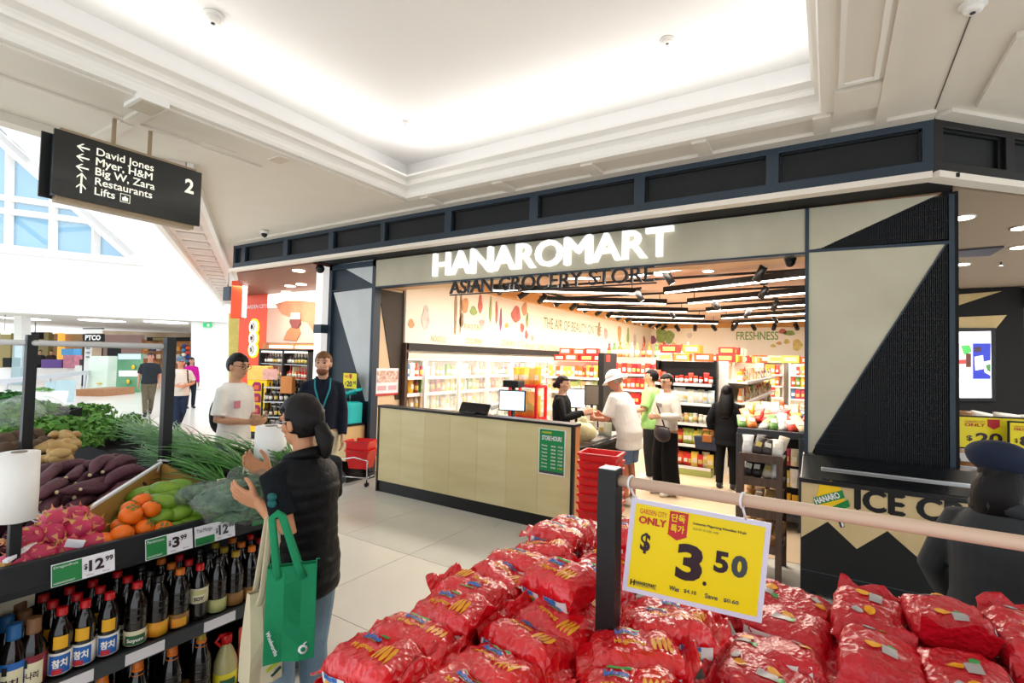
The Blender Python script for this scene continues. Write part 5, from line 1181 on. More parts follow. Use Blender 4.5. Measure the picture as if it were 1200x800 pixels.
# ================================================================ PRODUCE STAND
from mathutils.bvhtree import BVHTree
FX = -2.55
M_stand = mat('stand_black', '#191b1e', .5); M_shelfg = mat('shelf_grey', '#34383b', .5)
M_tan = mat('tan_board', '#c99a55', .5, col2='#bd8c48', vs=2)
ps = thing('produce_stand', 'black produce stand with tan dividers above two shelves of sauce bottles', 'stand', (0, 0, 0))
Y0, Y1 = .57, 1.96
MB().box(FX - .03, FX, Y0, Y1, .935, 1.035).obj('fascia_board', M_stand, ps, bevel=.004)
MB().box(FX - .55, FX - .51, Y0, Y1, .02, .94).obj('back_panel', M_stand, ps)
MB().box(FX - .56, FX, Y0 - .03, Y0, .02, 1.035).obj('end_panel', mat('end_panel_grey', '#50616c', .5), ps); MB().box(FX - .56, FX, Y1, Y1 + .03, .02, 1.035).obj('end_panel', M_stand, ps)
for z in (.54, .12):
    MB().box(FX - .52, FX - .01, Y0, Y1, z - .02, z).obj('shelf', M_stand, ps); MB().box(FX - .012, FX + .006, Y0, Y1, z - .055, z + .004).obj('shelf_lip', M_shelfg, ps)
    for y in ((.72, .98, 1.30, 1.60) if z > .3 else (1.05, 1.62)):
        MB().box(FX + .006, FX + .010, y, y + .15, z - .048, z - .002).obj('shelf_ticket', mat('shelf_ticket', '#d8d4d8', .5), ps)
MB().box(-5.7, FX - .03, Y0 - .02, Y1 + .02, .90, .945).obj('bin_floor', M_stand, ps)
MB().box(-5.7, FX - .56, Y0 - .02, Y1 + .02, 0, .90).obj('bin_body', M_stand, ps)
C1 = Vector((-3.20, 1.36, 0)); C0 = Vector((FX - .03, .595, 0)); C2 = Vector((FX - .03, 1.50, 0))
def board(a, za, b_, zb, name='divider_board'):
    t = (b_ - a).normalized(); n = Vector((-t.y, t.x, 0)) * .016
    return MB().prism([Vector((a.x, a.y, .94)), Vector((b_.x, b_.y, .94)), Vector((b_.x, b_.y, zb)), Vector((a.x, a.y, za))], n).obj(name, M_tan, ps)
board(C0, 1.045, C1, 1.205); board(C1, 1.205, C2, 1.06)
MB().beam(C0 + V(0, 0, 1.05), C1 + V(0, 0, 1.21), .018, .012).obj('divider_edge', M_paper, ps)
def sqpost(x, y, z0, z1, w=.05): return MB().box(x - w / 2, x + w / 2, y - w / 2, y + w / 2, z0, z1).obj('post', M_black, ps, bevel=.003)
sqpost(-3.22, 1.385, .94, 1.92); sqpost(-4.03, .99, .94, 1.92)
MB().tube([(-3.22, 1.385, 1.868), (-4.03, .99, 1.872), (-4.9, .56, 1.876)], .018, 10).obj('rail', mat('pale_rail', '#b9b7b4', .4), ps)
MB().tube([(-3.235, 1.36, 1.215), (-3.20, 1.36, 1.225), (-3.185, 1.40, 1.215)], .006, 6).tube([(-3.2, 1.36, 1.22), (-3.17, 1.33, 1.17)], .005, 6).obj('cable_tie', M_paper, ps)
sqpost(-2.615, .625, .94, 1.20, .035); sqpost(-2.82, 1.78, .94, 1.13, .035)
def bag_roll(label, loc, h, r):
    t = thing('bag_roll', label, 'roll', loc)
    MB().lathe([(r * .35, 0), (r, 0), (r * 1.01, h * .5), (r * .98, h), (r * .42, h)], 24).obj('film', mat('bag_film', '#eceae6', .5, bump=.3, bs=50), t); MB().lathe([(r * .38, -.012), (r * .38, h + .004)], 14).obj('core', mat('roll_core', '#8b8279', .7), t)
bag_roll('white roll of plastic bags on a post at the near left corner of the stand', (-2.615, .625, 1.19), .255, .062)
bag_roll('white roll of plastic bags on the stand behind the woman in the black vest', (-2.82, 1.78, 1.12), .29, .088)
# price tickets on the fascia
def price_tag(label, y0, y1, z0, z1, gf, big, cents, name, hand_=False, order=0):
    t = thing('price_ticket', label, 'ticket', (FX, 0, 0), 0)
    zx = .012; slope = .045
    P = lambda a, b, d=0: V(.004 + zx + slope * (1 - b) * .3 + d, y0 + (y1 - y0) * a, z0 + (z1 - z0) * b)
    def quad(a0, a1, b0, b1, d, nm, m): MB().prism([P(a0, b0, d), P(a1, b0, d), P(a1, b1, d), P(a0, b1, d)], (-.003, 0, 0)).obj(nm, m, t)
    quad(0, 1, 0, 1, 0, 'card', M_paper)
    if hand_: quad(.01, gf, .02, .40, .002, 'green_panel', M_green)
    else: quad(.01, gf, .03, .97, .002, 'green_panel', M_green)
    xd = (P(1, 0) - P(0, 0)); w = xd.length; xd.normalize(); yd = (P(0, 1) - P(0, 0)); h = yd.length; yd.normalize()
    b = MB(); o = P(gf, 0, .003); wr = w * (1 - gf)
    text(b, '$', o + xd * wr * .06 + yd * h * .38, xd, yd, wr * .10, h * .30, 0, .03); text(b, big, o + xd * wr * .20 + yd * h * .28, xd, yd, wr * (.46 if len(big) > 1 else .28), h * .52, 0, .04); text(b, cents, o + xd * wr * (.70 if len(big) > 1 else .52) + yd * h * .55, xd, yd, wr * .24, h * .26, 0, .03)
    text(b, 'Was        Save', o + xd * wr * .12 + yd * h * .10, xd, yd, wr * .7, h * .07); b.obj('price_lettering', M_ink if not hand_ else M_inkg, t)
    b = MB(); text(b, name, P(.03, .78 if not hand_ else .62, .004), xd, yd, w * gf * .8, h * (.14 if not hand_ else .25)); text(b, 'HANAROMART', P(.03, .10, .004), xd, yd, w * gf * .7, h * .09); b.obj('green_lettering', M_paper if not hand_ else M_inkg, t)
price_tag('green and white price ticket reading twelve ninety-nine under the dragon fruit', .715, .918, .925, 1.007, .46, '12', '99', 'Dragonfruit')
price_tag('green and white price ticket reading three ninety-nine under the oranges', 1.03, 1.222, .925, 1.013, .43, '3', '99', 'Persimmon')
price_tag('ticket with handwritten Thai Mango panel under the green mangoes', 1.232, 1.42, .925, 1.013, .47, '12', '99', 'Thai Mango', True)
o = MB().box(FX + .004, FX + .008, 1.52, 1.72, .94, 1.03).obj('green_ticket', M_green); tag(o, 'green ticket on the stand fascia behind the shopper', 'ticket')

# ---- fruit
def place(o, p, rot, label, group, cat, s=1):
    o.location = p; o.rotation_euler = rot; o.scale = (s, s, s); return tag(o, label, cat, group)
def lump(rx, ry, rz, amp, sc, seed, nu=20, nv=14, m=None, name='x', extra=None):
    b = MB(); off = V(seed * 3.1, seed * 1.7, seed)
    b.ell((0, 0, 0), (rx, ry, rz), None, nu, nv, 0, lambda p: p * (1 + amp * noise.noise(p * sc + off)))
    return b
M_mango = mat('green_mango_skin', '#7fa22a', .35, col2='#4f7a1e', vs=9, spec=.5); M_stem = mat('fruit_stem', '#5a4a2a', .8)
def mango_fn(p): t = p.x / .075; return V(p.x + .012 * (1 - t * t), p.y * (1 - .18 * t), p.z * (1 - .22 * t))
mg = MB().ell((0, 0, 0), (.078, .046, .042), None, 20, 14, 0, mango_fn).mesh('mango', [M_mango]); mgs = MB().tube([(-.066, 0, .0), (-.075, 0, .004)], [.006, .004], 6).mesh('stem', [M_stem])
base = V(-2.70, 1.33, 1.0)
spots = []
for lay, (n, m_, z) in enumerate(((5, 4, .985), (4, 3, 1.045), (3, 3, 1.10), (2, 1, 1.145))):
    for i in range(n):
        for j in range(m_):
            y = 1.12 + i * .07 + .035 * lay + R_.uniform(-.01, .01); x = FX - .10 - j * .10 - .06 * lay
            lim = C1.y + (x - C1.x) * (C0.y - C1.y) / (C0.x - C1.x)
            if y < lim + .05 - .02 * lay or y > 1.42: continue
            spots.append((x, y, z))
for i, p in enumerate(spots):
    o = link(mg, 'green_mango'); place(o, p, (R_.uniform(-.3, .3), R_.uniform(-.25, .25), R_.uniform(.5, 1.4) + (math.pi if i % 3 == 0 else 0)), 'green mango above the third price ticket', 'green mangoes heaped in the front bin', 'mango', R_.uniform(.92, 1.12)); link(mgs, 'stem', o)
M_or = mat('orange_skin', '#f0710e', .4, var=.12, vs=10, bump=.25, bs=160)
M_calyx = mat('calyx_leaf', '#6f7a3a', .7)
og = lump(.043, .043, .038, .03, 20, 3).mesh('orange', [M_or])
cx = MB()
for k in range(4):
    a = k * math.pi / 2; cx.prism([V(.004 * math.cos(a), .004 * math.sin(a), .037), V(.018 * math.cos(a - .5), .018 * math.sin(a - .5), .036), V(.024 * math.cos(a), .024 * math.sin(a), .034), V(.018 * math.cos(a + .5), .018 * math.sin(a + .5), .036)], (0, 0, .003))
cxm = cx.mesh('calyx', [M_calyx])
for i, p in enumerate(((-2.64, 1.03, 1.04), (-2.65, 1.12, 1.04), (-2.73, 1.06, 1.05), (-2.74, 1.15, 1.055), (-2.65, .97, 1.02), (-2.69, 1.08, 1.105), (-2.77, 1.11, 1.11), (-2.70, 1.165, 1.11), (-2.63, 1.19, 1.02), (-2.79, 1.16, 1.13))):
    p = V(p[0], p[1] - .05, p[2] - .012); o = link(og, 'persimmon'); place(o, p, (R_.uniform(-.9, .9), R_.uniform(-.9, .9), R_.uniform(0, 6)), 'bright orange fruit beside the green mangoes', 'orange fruit in the front bin', 'fruit', R_.uniform(.95, 1.12)); link(cxm, 'calyx', o)
# dragon fruit: body and green-tipped scales
M_df = mat('dragonfruit_pink', '#c8325a', .45, col2='#a3264a', vs=12); M_sc = mat('dragonfruit_scale', '#c9b23a', .5, col2='#d8577a', vs=14)
dfb = MB().ell((0, 0, 0), (.062, .045, .045), None, 20, 14, 0, lambda p: p * (1 + .05 * noise.noise(p * 30))).mesh('dragon_fruit', [M_df])
scm = MB()
for i in range(26):
    th = math.acos(1 - 2 * (i + .5) / 26); ph = i * 2.4
    d = V(math.cos(th) * .062, math.sin(th) * math.cos(ph) * .045, math.sin(th) * math.sin(ph) * .045); n = d.normalized(); t = (V(1, 0, 0) - n * n.x); t = t.normalized() if t.length > .01 else V(0, 1, 0); s_ = n.cross(t)
    scm.add([d * .99 + s_ * .010, d * .99 - s_ * .010, d * 1.03 + t * .014 - s_ * .004, d + t * .026 + n * .014, d * 1.03 + t * .014 + s_ * .004], [(0, 1, 2, 3, 4)])
for k in range(5): scm.tube([(.058, 0, 0), (.08, .012 * math.cos(k * 1.26), .012 * math.sin(k * 1.26))], [.006, .002], 5)
scm = scm.mesh('scale', [M_sc])
for i, p in enumerate(((-2.64, .655, 1.03), (-2.65, .75, 1.035), (-2.66, .85, 1.04), (-2.655, .93, 1.035), (-2.70, .72, 1.10), (-2.71, .80, 1.105), (-2.70, .89, 1.10), (-2.75, .82, 1.16), (-2.74, .95, 1.09), (-2.77, .90, 1.15))):
    p = V(p[0], .625 + (p[1] - .655) * .92, p[2] - .018 - .02 * (p[2] > 1.12)); o = link(dfb, 'dragon_fruit'); place(o, p, (R_.uniform(0, 6), R_.uniform(-.5, .5), R_.uniform(0, 6)), 'pink dragon fruit with yellow-green scales', 'dragon fruit in the front bin', 'fruit', R_.uniform(1.0, 1.2)); q = link(scm, 'scales', o); q['kind'] = 'stuff'
o = MB().box(-.03, .03, -.002, .002, -.02, .02).obj('produce_card', M_paper); o.location = (-2.585, .80, 1.055); o.rotation_euler = (.5, .3, 1.2); tag(o, 'small white card lying on the dragon fruit', 'card')
# purple yams
M_yam = mat('purple_yam_skin', '#5d3442', .6, col2='#4a2733', vs=10, bump=.5, bs=50); M_cut = mat('yam_tip', '#d8c49a', .6)
yv = []
for k in range(5):
    L_ = (.11, .13, .10, .14, .12)[k]; bend = (.02, -.03, .035, .0, -.02)[k]; pts = []; rr = []
    for i in range(9):
        t = i / 8 * 2 - 1; pts.append((t * L_, bend * (1 - t * t) + .006 * noise.noise(V(t * 3, k, 0)), .006 * noise.noise(V(t * 3, k, 5)))); rr.append(.030 * (1 - abs(t) ** 3 * .72) * (1 + .14 * noise.noise(V(t * 4, k * 2, 9))))
    yv.append((MB().tube(pts, rr, 12, cap='round').mesh('purple_yam', [M_yam]), MB().ell((-L_ - .008, 0, 0), (.006, .009, .009), None, 8, 6).mesh('tip', [M_cut])))
for lay in range(4):
    for i in range(6):
        for j in range(5 - lay):
            p = V(-3.00 - j * .15 - .05 * lay, .62 + i * .10 + j * .03 + .02 * lay, 1.0 + lay * .055 + j * .045)
            lim = C1.y + (p.x - C1.x) * (C0.y - C1.y) / (C0.x - C1.x)
            if p.y > lim - .05 or p.y > 1.30: continue
            m_, t_ = R_.choice(yv); o = link(m_, 'purple_yam'); place(o, p + V(R_.uniform(-.02, .02), R_.uniform(-.02, .02), 0), (R_.uniform(0, 6), R_.uniform(-.25, .15), R_.uniform(1.7, 2.7)), 'dark purple yam in the heap behind the divider', 'purple yams heaped behind the divider', 'yam', R_.uniform(.9, 1.15)); link(t_, 'tip', o)
# knobbly ginger, taro, crate
M_gin = mat('ginger_skin', '#c3a268', .7, col2='#a98650', vs=12, bump=.4, bs=40); M_taro = mat('taro_skin', '#5f4a38', .8, var=.4, vs=20, bump=.6, bs=40)
gb = MB(); 
for k in range(5): gb.ell((R_.uniform(-.06, .06), R_.uniform(-.03, .03), R_.uniform(-.01, .02)), (.045, .028, .026), Matrix.Rotation(R_.uniform(0, 3), 3, 'Z'), 12, 9, 0, lambda p: p * (1 + .2 * noise.noise(p * 40)))
gm = gb.mesh('ginger', [M_gin])
for i in range(8):
    p = onZ(62 + (i % 4) * 7 + R_.uniform(-3, 3), 536 - (i // 4) * 13 - (i % 4) * 4, 1.24); o = link(gm, 'ginger_root'); place(o, p, (R_.uniform(-.4, .4), R_.uniform(-.4, .4), R_.uniform(0, 6)), 'knobbly tan ginger root behind the yams', 'ginger roots behind the yams', 'root', 1.1)
tb = lump(.05, .05, .065, .18, 22, 8).mesh('taro', [M_taro])
for i in range(9):
    p = onZ(6 + (i % 5) * 12 + R_.uniform(-3, 3), 530 - (i // 5) * 14 - (i % 5) * 2, 1.22); o = link(tb, 'taro_root'); place(o, p, (R_.uniform(-1, 1), R_.uniform(-1, 1), R_.uniform(0, 6)), 'brown hairy taro root left of the ginger', 'taro roots at the left edge', 'root')
t = thing('black_crate', 'black plastic crate rim showing between the herbs and the taro', 'crate', onZ(45, 510, 1.12))
basket_mesh(.42, .30, .48, .34, .20).obj('bin', M_blackm, t); t.rotation_euler = (.15, 0, .5)
o = MB(); 
n_ = 9
for i in range(n_):
    for j in range(n_): pass
vs = []; 
for i in range(12):
    for j in range(9):
        a = i / 11; c_ = j / 8; u = 2 + a * 66; v = 586 + a * 30 + (c_ - .5) * 22 * (1 - a * .5)
        p = onZ(u, v, 1.17 - .11 * a + .02 * noise.noise(V(a * 5, c_ * 5, 0))); vs.append(p)
o = MB().add(vs, [(i * 9 + j, (i + 1) * 9 + j, (i + 1) * 9 + j + 1, i * 9 + j + 1) for i in range(11) for j in range(8)], 0, True).obj('plastic_sheet', mat('white_film', '#dfe0ea', .35, bump=.5, bs=30)); md = o.modifiers.new('s', 'SOLIDIFY'); md.thickness = .004
tag(o, 'crumpled white plastic sheet hanging from the roll beside the yams', 'plastic')
# ---- greens
M_leek = mat('chive_green', '#4f8c30', .4, col2='#2f661e', vs=6); M_leekw = mat('chive_base', '#dfe6c4', .5); M_herb = mat('herb_green', '#78ad4c', .5, col2='#4a8430', vs=10); M_let = MATS['lit_white_letter']
def chive(seed, L_=.62, n=70):
    rr = random.Random(seed); b = MB(); w = MB()
    for i in range(n):
        y = rr.uniform(-.04, .04); z = rr.uniform(0, .05); a = rr.uniform(-.28, .28); e = rr.uniform(-.02, .30); l = L_ * rr.uniform(.7, 1.1); d = V(math.cos(a) * math.cos(e), math.sin(a) * math.cos(e), math.sin(e))
        p = V(0, y * .5, z); pts = [p]
        for k in range(4): p = p + d * l / 4; d = (d + V(rr.uniform(-.1, .1), rr.uniform(-.12, .12), -.10)).normalized(); pts.append(p)
        b.tube(pts, [.0045, .005, .0048, .004, .0012], 4, flat=.55)
        if i < 24: w.tube([(-.05, y * .5, z), (.0, y * .5, z)], .006, 5)
    w.tube([(-.0, -.03, .0), (0, -.02, .06), (0, .025, .06), (0, .03, 0)], .005, 5)
    return b.mesh('blades', [M_leek]), w.mesh('tied_base', [M_leekw])
cv = [chive(k) for k in range(3)]
def chive_bunch(p, yaw, pitch, k, label='bunch of long green garlic chives behind the divider'):
    t = thing('chive_bunch', label, 'greens', p, 0, 'chive bunches on the produce stand'); t.rotation_euler = (0, pitch, yaw)
    o = link(cv[k % 3][0], 'blades', t); o['kind'] = 'stuff'; link(cv[k % 3][1], 'tied_base', t)
a = onZ(275, 556, 1.2); c_ = onZ(150, 505, 1.2); yw = math.atan2((c_ - a).y, (c_ - a).x)
for i in range(10):
    q = a + (c_ - a) * (.18 * (i // 4)) + V(.04, .11, 0) * (i % 4) + V(0, 0, .05 * (i % 2) - .02 * (i // 4)); chive_bunch(q + V(0, -.06, -.07), yw + R_.uniform(-.18, .18), -.04, i)
for i in range(7):
    chive_bunch(onZ(232 - i * 20, 537 - i * 5, 1.10 + .03 * (i % 2)), yw + R_.uniform(-.25, .25), -.05, i)
for i in range(4):
    chive_bunch(onZ(262 - i * 30, 548 - i * 8, 1.16), yw + .25 - .1 * i, -.12, i)
chive_bed = MB().box(-5.6, -2.62, 1.53, 1.95, .945, 1.10).obj('chive_tray', M_blackm, ps)
rr = random.Random(5)
def herb(seed, R=.14, n=150, m=M_herb):
    rr = random.Random(seed); b = MB()
    for i in range(n):
        d = V(rr.gauss(0, 1), rr.gauss(0, 1), abs(rr.gauss(0, .8))).normalized(); c = V(d.x * R * 1.2, d.y * R, d.z * R * .7) * rr.uniform(.6, 1); s = rr.uniform(.018, .034)
        x = V(rr.gauss(0, 1), rr.gauss(0, 1), rr.gauss(0, .6)).normalized(); y = d.cross(x).normalized() * s * .6; x = x * s; z = d * s * .3
        b.add([c - x, c - y * .8 + z, c + y * .8 + z, c + x * .4 - y + z, c + x * .4 + y + z, c + x * 1.3], [(0, 1, 3, 5), (0, 5, 4, 2)])
    for i in range(10): a = rr.uniform(0, 6); b.tube([(0, 0, 0), (math.cos(a) * R, math.sin(a) * R, R * .4)], .004, 4)
    return b.mesh('leaves', [m])
hv = [herb(k) for k in range(3)]
for i in range(12):
    u = 8 + (i % 6) * 21; v = 508 - (i // 6) * 16 - (i % 6) * 1.5
    o = link(hv[i % 3], 'herb_bunch'); place(o, onZ(u, v, 1.22 + .03 * (i // 6)), (0, 0, R_.uniform(0, 6)), 'leafy green herb bunch at the back of the stand', 'herb bunches at the back of the stand', 'herbs', R_.uniform(.9, 1.2))
for i in range(7):
    o = link(hv[i % 3], 'herb_bunch'); place(o, onZ(88 + i * 11, 520 - i * 4 + 5 * (i % 2), 1.16), (0, 0, R_.uniform(0, 6)), 'leafy green herb bunch at the back of the stand', 'herb bunches at the back of the stand', 'herbs', R_.uniform(.8, 1.0))
o = link(herb(9, .16, 240, mat('lettuce_green', '#2f7a2a', .5, col2='#1f5a1c', vs=8)), 'lettuce_head'); place(o, onZ(10, 474, 1.25), (0, 0, 0), 'dark green curly lettuce head at the left edge of the photo', None, 'lettuce', 1.25)
M_film = mat('clear_film', '#f2fbfa', .08, alpha=.16, spec=.8, bump=.9, bs=22)
for i, (u, v) in enumerate(((12, 488), (40, 482))):
    t = thing('wrapped_greens', ('film-wrapped greens at the left edge of the stand', 'film-wrapped greens right of the first wrapped pack')[i], 'greens', onZ(u, v, 1.33)); 
    o = link(hv[i], 'leaves', t); o['kind'] = 'stuff'
    lump(.24, .19, .13, .25, 9, i + 4, 28, 18).obj('film', M_film, t)
# wide bed under the back greens
MB().box(-4.6, -3.0, .55, 1.5, .945, 1.0).obj('bin_liner', M_blackm, ps)

# ---- bottles on the shelves
def cyl_text(b, body, r, z, ang, w, h, m=0, bold=.02):
    text(b, body, (0, 0, 0), (1, 0, 0), (0, 1, 0), w, h, m, bold, 0, lambda x, y, d: V(r * math.cos(ang + (x - w / 2) / r), r * math.sin(ang + (x - w / 2) / r), z + y))
def arc(b, r, z0, z1, a0, a1, n=10, m=0):
    vs = []
    for i in range(n + 1): a = a0 + (a1 - a0) * i / n; vs += [(r * math.cos(a), r * math.sin(a), z0), (r * math.cos(a), r * math.sin(a), z1)]
    b.add(vs, [(2 * i, 2 * i + 2, 2 * i + 3, 2 * i + 1) for i in range(n)], m, True)
M_soy = mat('dark_sauce_bottle', '#120b08', .08, coat=.4); M_capr = mat('red_cap', '#c01018', .35); M_capo = mat('orange_cap', '#d9701a', .4); M_capb = mat('blue_cap', '#1f5b94', .4); M_capbr = mat('brown_cap', '#7a5433', .5); M_capy = mat('yellow_cap', '#a8861e', .4); M_capk = mat('black_cap', '#111111', .3)
M_lw = mat('label_white', '#ece8e0', .5); M_lblue = mat('label_blue', '#1f5fae', .5); M_ly = mat('label_yellow', '#e2a51c', .5); M_lo = mat('label_orange', '#e2781a', .5, col2='#d8b02a', vs=18); M_lg = mat('label_green', '#2a5a38', .5); M_lcream = mat('label_cream', '#d8cfae', .5); M_lred = mat('label_crimson', '#7a1428', .5); M_lpale = mat('label_pale_green', '#b9b878', .5, var=.2, vs=20); M_lbr = mat('label_brown', '#8a6230', .5)
PR = {'slim': [(.036, 0), (.039, .008), (.039, .03), (.036, .10), (.039, .15), (.037, .175), (.020, .215), (.016, .225), (.016, .235)], 'big': [(.040, 0), (.043, .01), (.043, .155), (.040, .18), (.022, .225), (.017, .235), (.017, .245)], 'fish': [(.040, 0), (.043, .01), (.043, .13), (.038, .155), (.022, .19), (.018, .22), (.018, .225)]}
def cap(z, r, h, m, t): MB().lathe([(r, 0), (r, h * .15), (r * .96, h * .2), (r * .96, h), (r * .7, h + .002)], 16, (0, 0, z)).obj('cap', m, t)
A0 = -.35
def bottle(kind_, label, group):
    t = thing('sauce_bottle', label, 'bottle', (0, 0, 0), 0, group)
    if kind_ == 'tuna':
        MB().lathe(PR['slim'], 20).obj('glass', M_soy, t); cap(.233, .019, .028, M_capr, t)
        b = MB(); b.lathe([(.0405, .012), (.0405, .095)], 20); b.obj('label', M_lw, t)
        b = MB(); arc(b, .0415, .018, .088, A0 - .85, A0 + .85); b.obj('blue_print', M_lblue, t)
        b = MB(); arc(b, .0425, .016, .036, A0 - .55, A0 + .2, 6); b.obj('red_print', M_crim, t)
        b = MB(); cyl_text(b, '참치', .0428, .040, A0, .050, .034, 0, .04); b.obj('label_lettering', M_lw, t)
        b = MB(); arc(b, .0395, .112, .162, A0 - .6, A0 + .6); b.obj('yellow_label', M_ly, t)
    if kind_ in ('anchovy', 'sandlance'):
        MB().lathe(PR['fish'], 20).obj('glass', M_soy, t); cap(.20, .024, .055, M_capb if kind_ == 'anchovy' else M_capbr, t)
        b = MB(); b.lathe([(.0442, .01), (.0442, .125)], 20); b.obj('label', M_lblue if kind_ == 'anchovy' else M_lred, t)
        b = MB(); arc(b, .0452, .012, .100, A0 - .95, A0 + .95, 12); b.obj('cream_print', M_lcream, t)
        b = MB(); cyl_text(b, '멸치' if kind_ == 'anchovy' else '까나리', .0462, .040, A0, .056, .028, 0, .03); b.obj('label_lettering', M_ink, t)
        b = MB(); arc(b, .0462, .085, .115, A0 - .45, A0 - .1, 4); b.obj('emblem', M_blackm, t)
    if kind_ in ('soya', 'amber', 'orange', 'pale', 'gold', 'tan'):
        MB().lathe(PR['big'], 20).obj('glass', M_soy, t); cap(.243, .020, .025, {'soya': M_capr, 'amber': M_capk, 'orange': M_capo, 'pale': M_capk, 'gold': M_capy, 'tan': M_capo}[kind_], t)
        lm = {'soya': M_lcream, 'amber': M_lo, 'orange': M_lbr, 'pale': M_lpale, 'gold': M_lbr, 'tan': M_lbr}[kind_]
        MB().lathe([(.0442, .008), (.0442, .07)], 20).obj('label', lm, t)
        if kind_ == 'soya':
            b = MB(); arc(b, .0452, .012, .052, A0 - .9, A0 + .9); b.obj('green_print', M_lg, t); b = MB(); cyl_text(b, 'Soyum', .0462, .020, A0, .062, .020, 0, .03); b.obj('label_lettering', M_lw, t)
        if kind_ in ('orange', 'tan'): b = MB(); arc(b, .0452, .014, .052, A0 - .6, A0 + .8); b.obj('orange_print', M_lo, t)
        b = MB(); 
        for z in (.10, .13, .16): b.lathe([(.0435, z), (.0445, z + .004), (.0435, z + .008)], 20)
        b.obj('glass_ring', M_soy, t)
    if kind_ == 'mid':
        MB().lathe(PR['slim'], 20).obj('glass', M_soy, t); cap(.233, .019, .028, M_capr, t)
        MB().lathe([(.0405, .085), (.0405, .155)], 20).obj('label', M_lcream, t)
        b = MB(); arc(b, .0415, .125, .145, A0 - .8, A0 + .8); b.obj('green_print', M_lpale, t); b = MB(); cyl_text(b, 'SOY', .042, .098, A0, .045, .018, 0, .04); b.obj('label_lettering', M_ink, t)
    return t
rows_ = [('anchovy', 15, 793, 'blue-capped fish sauce bottle on the upper shelf'), ('sandlance', 38, 792, 'brown-capped fish sauce bottle with crimson label'), ('tuna', 70, 787, 'red-capped bottle with blue tuna label'), ('tuna', 98, 777, ''), ('tuna', 127, 765, ''), ('soya', 157, 755, 'dark soy bottle with green and cream label'), ('amber', 184, 745, 'dark bottle with amber label and black cap'), ('orange', 208, 735, 'dark bottle with orange cap beside the amber-labelled one'), ('mid', 230, 726, 'red-capped soy bottle with cream middle label'), ('pale', 252, 715, 'dark bottle with pale green label'), ('gold', 271, 709, 'dark bottle with yellow cap'), ('tan', 291, 702, 'orange-capped dark bottle at the right shelf end'), ('mid', 312, 694, '')]
protos = {}
ysl = None
for kind_, u, v, lab in rows_:
    y = onX(u, 760, FX - .06).y
    for dpt in range(3):
        p = V(FX - .062 - dpt * .098, y + R_.uniform(-.004, .004), .541)
        if kind_ not in protos: protos[kind_] = bottle(kind_, lab, lab.replace('bottle', 'bottles')); protos[kind_].location = p; protos[kind_].rotation_euler = (0, 0, R_.uniform(-.15, .15))
        else: copy_tree(protos[kind_], None, p, (0, 0, R_.uniform(-.2, .2)))
for i, (y, kd) in enumerate(((.80, 'amber'), (.93, 'orange'), (1.06, 'tan'), (1.20, 'orange'), (1.33, 'gold'))):
    t = copy_tree(protos[kd], None, (FX - .07, y, .121), (0, 0, 0), 'dark bottle with orange neck band, lower shelf', 'dark bottles on the lower shelf'); t.scale = (1.05, 1.05, 1.25)
    b = MB(); b.lathe([(.0245, .205), (.0245, .222)], 14).lathe([(.022, .232), (.022, .243)], 14); b.obj('neck_band', M_capo, t)
    copy_tree(t, None, (FX - .18, y + .02, .121)); copy_tree(t, None, (FX - .29, y - .01, .121))
oj = thing('oil_jug', 'clear oil jug with red cap and handle and yellow label on the lower shelf', 'bottle', (FX - .08, 1.46, .121))
MB().lathe([(.05, 0), (.055, .01), (.055, .13), (.05, .15), (.03, .20), (.02, .215), (.02, .23)], 20).obj('body', mat('oil_yellow', '#b9b07a', .1, alpha=.85), oj); MB().lathe([(.0565, .01), (.0565, .09)], 20).obj('label', mat('oil_label', '#d9c81e', .5), oj)
b = MB(); arc(b, .0575, .03, .065, -.9, .4); b.obj('label_print', M_lg, oj); MB().lathe([(.026, .225), (.026, .265), (.02, .27)], 16).tube([(0, -.03, .22), (0, -.055, .25), (0, -.03, .275), (0, 0, .268)], .008, 8).obj('cap', M_capr, oj)
for i in range(4):
    o = link(kind('pouch', M_redp), 'snack_pouch'); o.location = (FX - .1, 1.60 + i * .12, .121); o.rotation_euler = (0, 0, math.pi / 2); o.scale = (1.2, 1.2, 1.4); tag(o, 'red snack pouch right of the oil jug', 'pouch', 'red pouches on the lower shelf')
for i in range(3):
    o = link(kind('box', M_pale), 'folded_packet'); o.location = (FX - .33, .64 + .01 * i, .541 + i * .11); o.scale = (.6, .7, .8); o.rotation_euler = (0, 0, .2 * i); tag(o, 'pale packet lying behind the blue-capped bottles', 'packet', 'packets behind the blue-capped bottles')

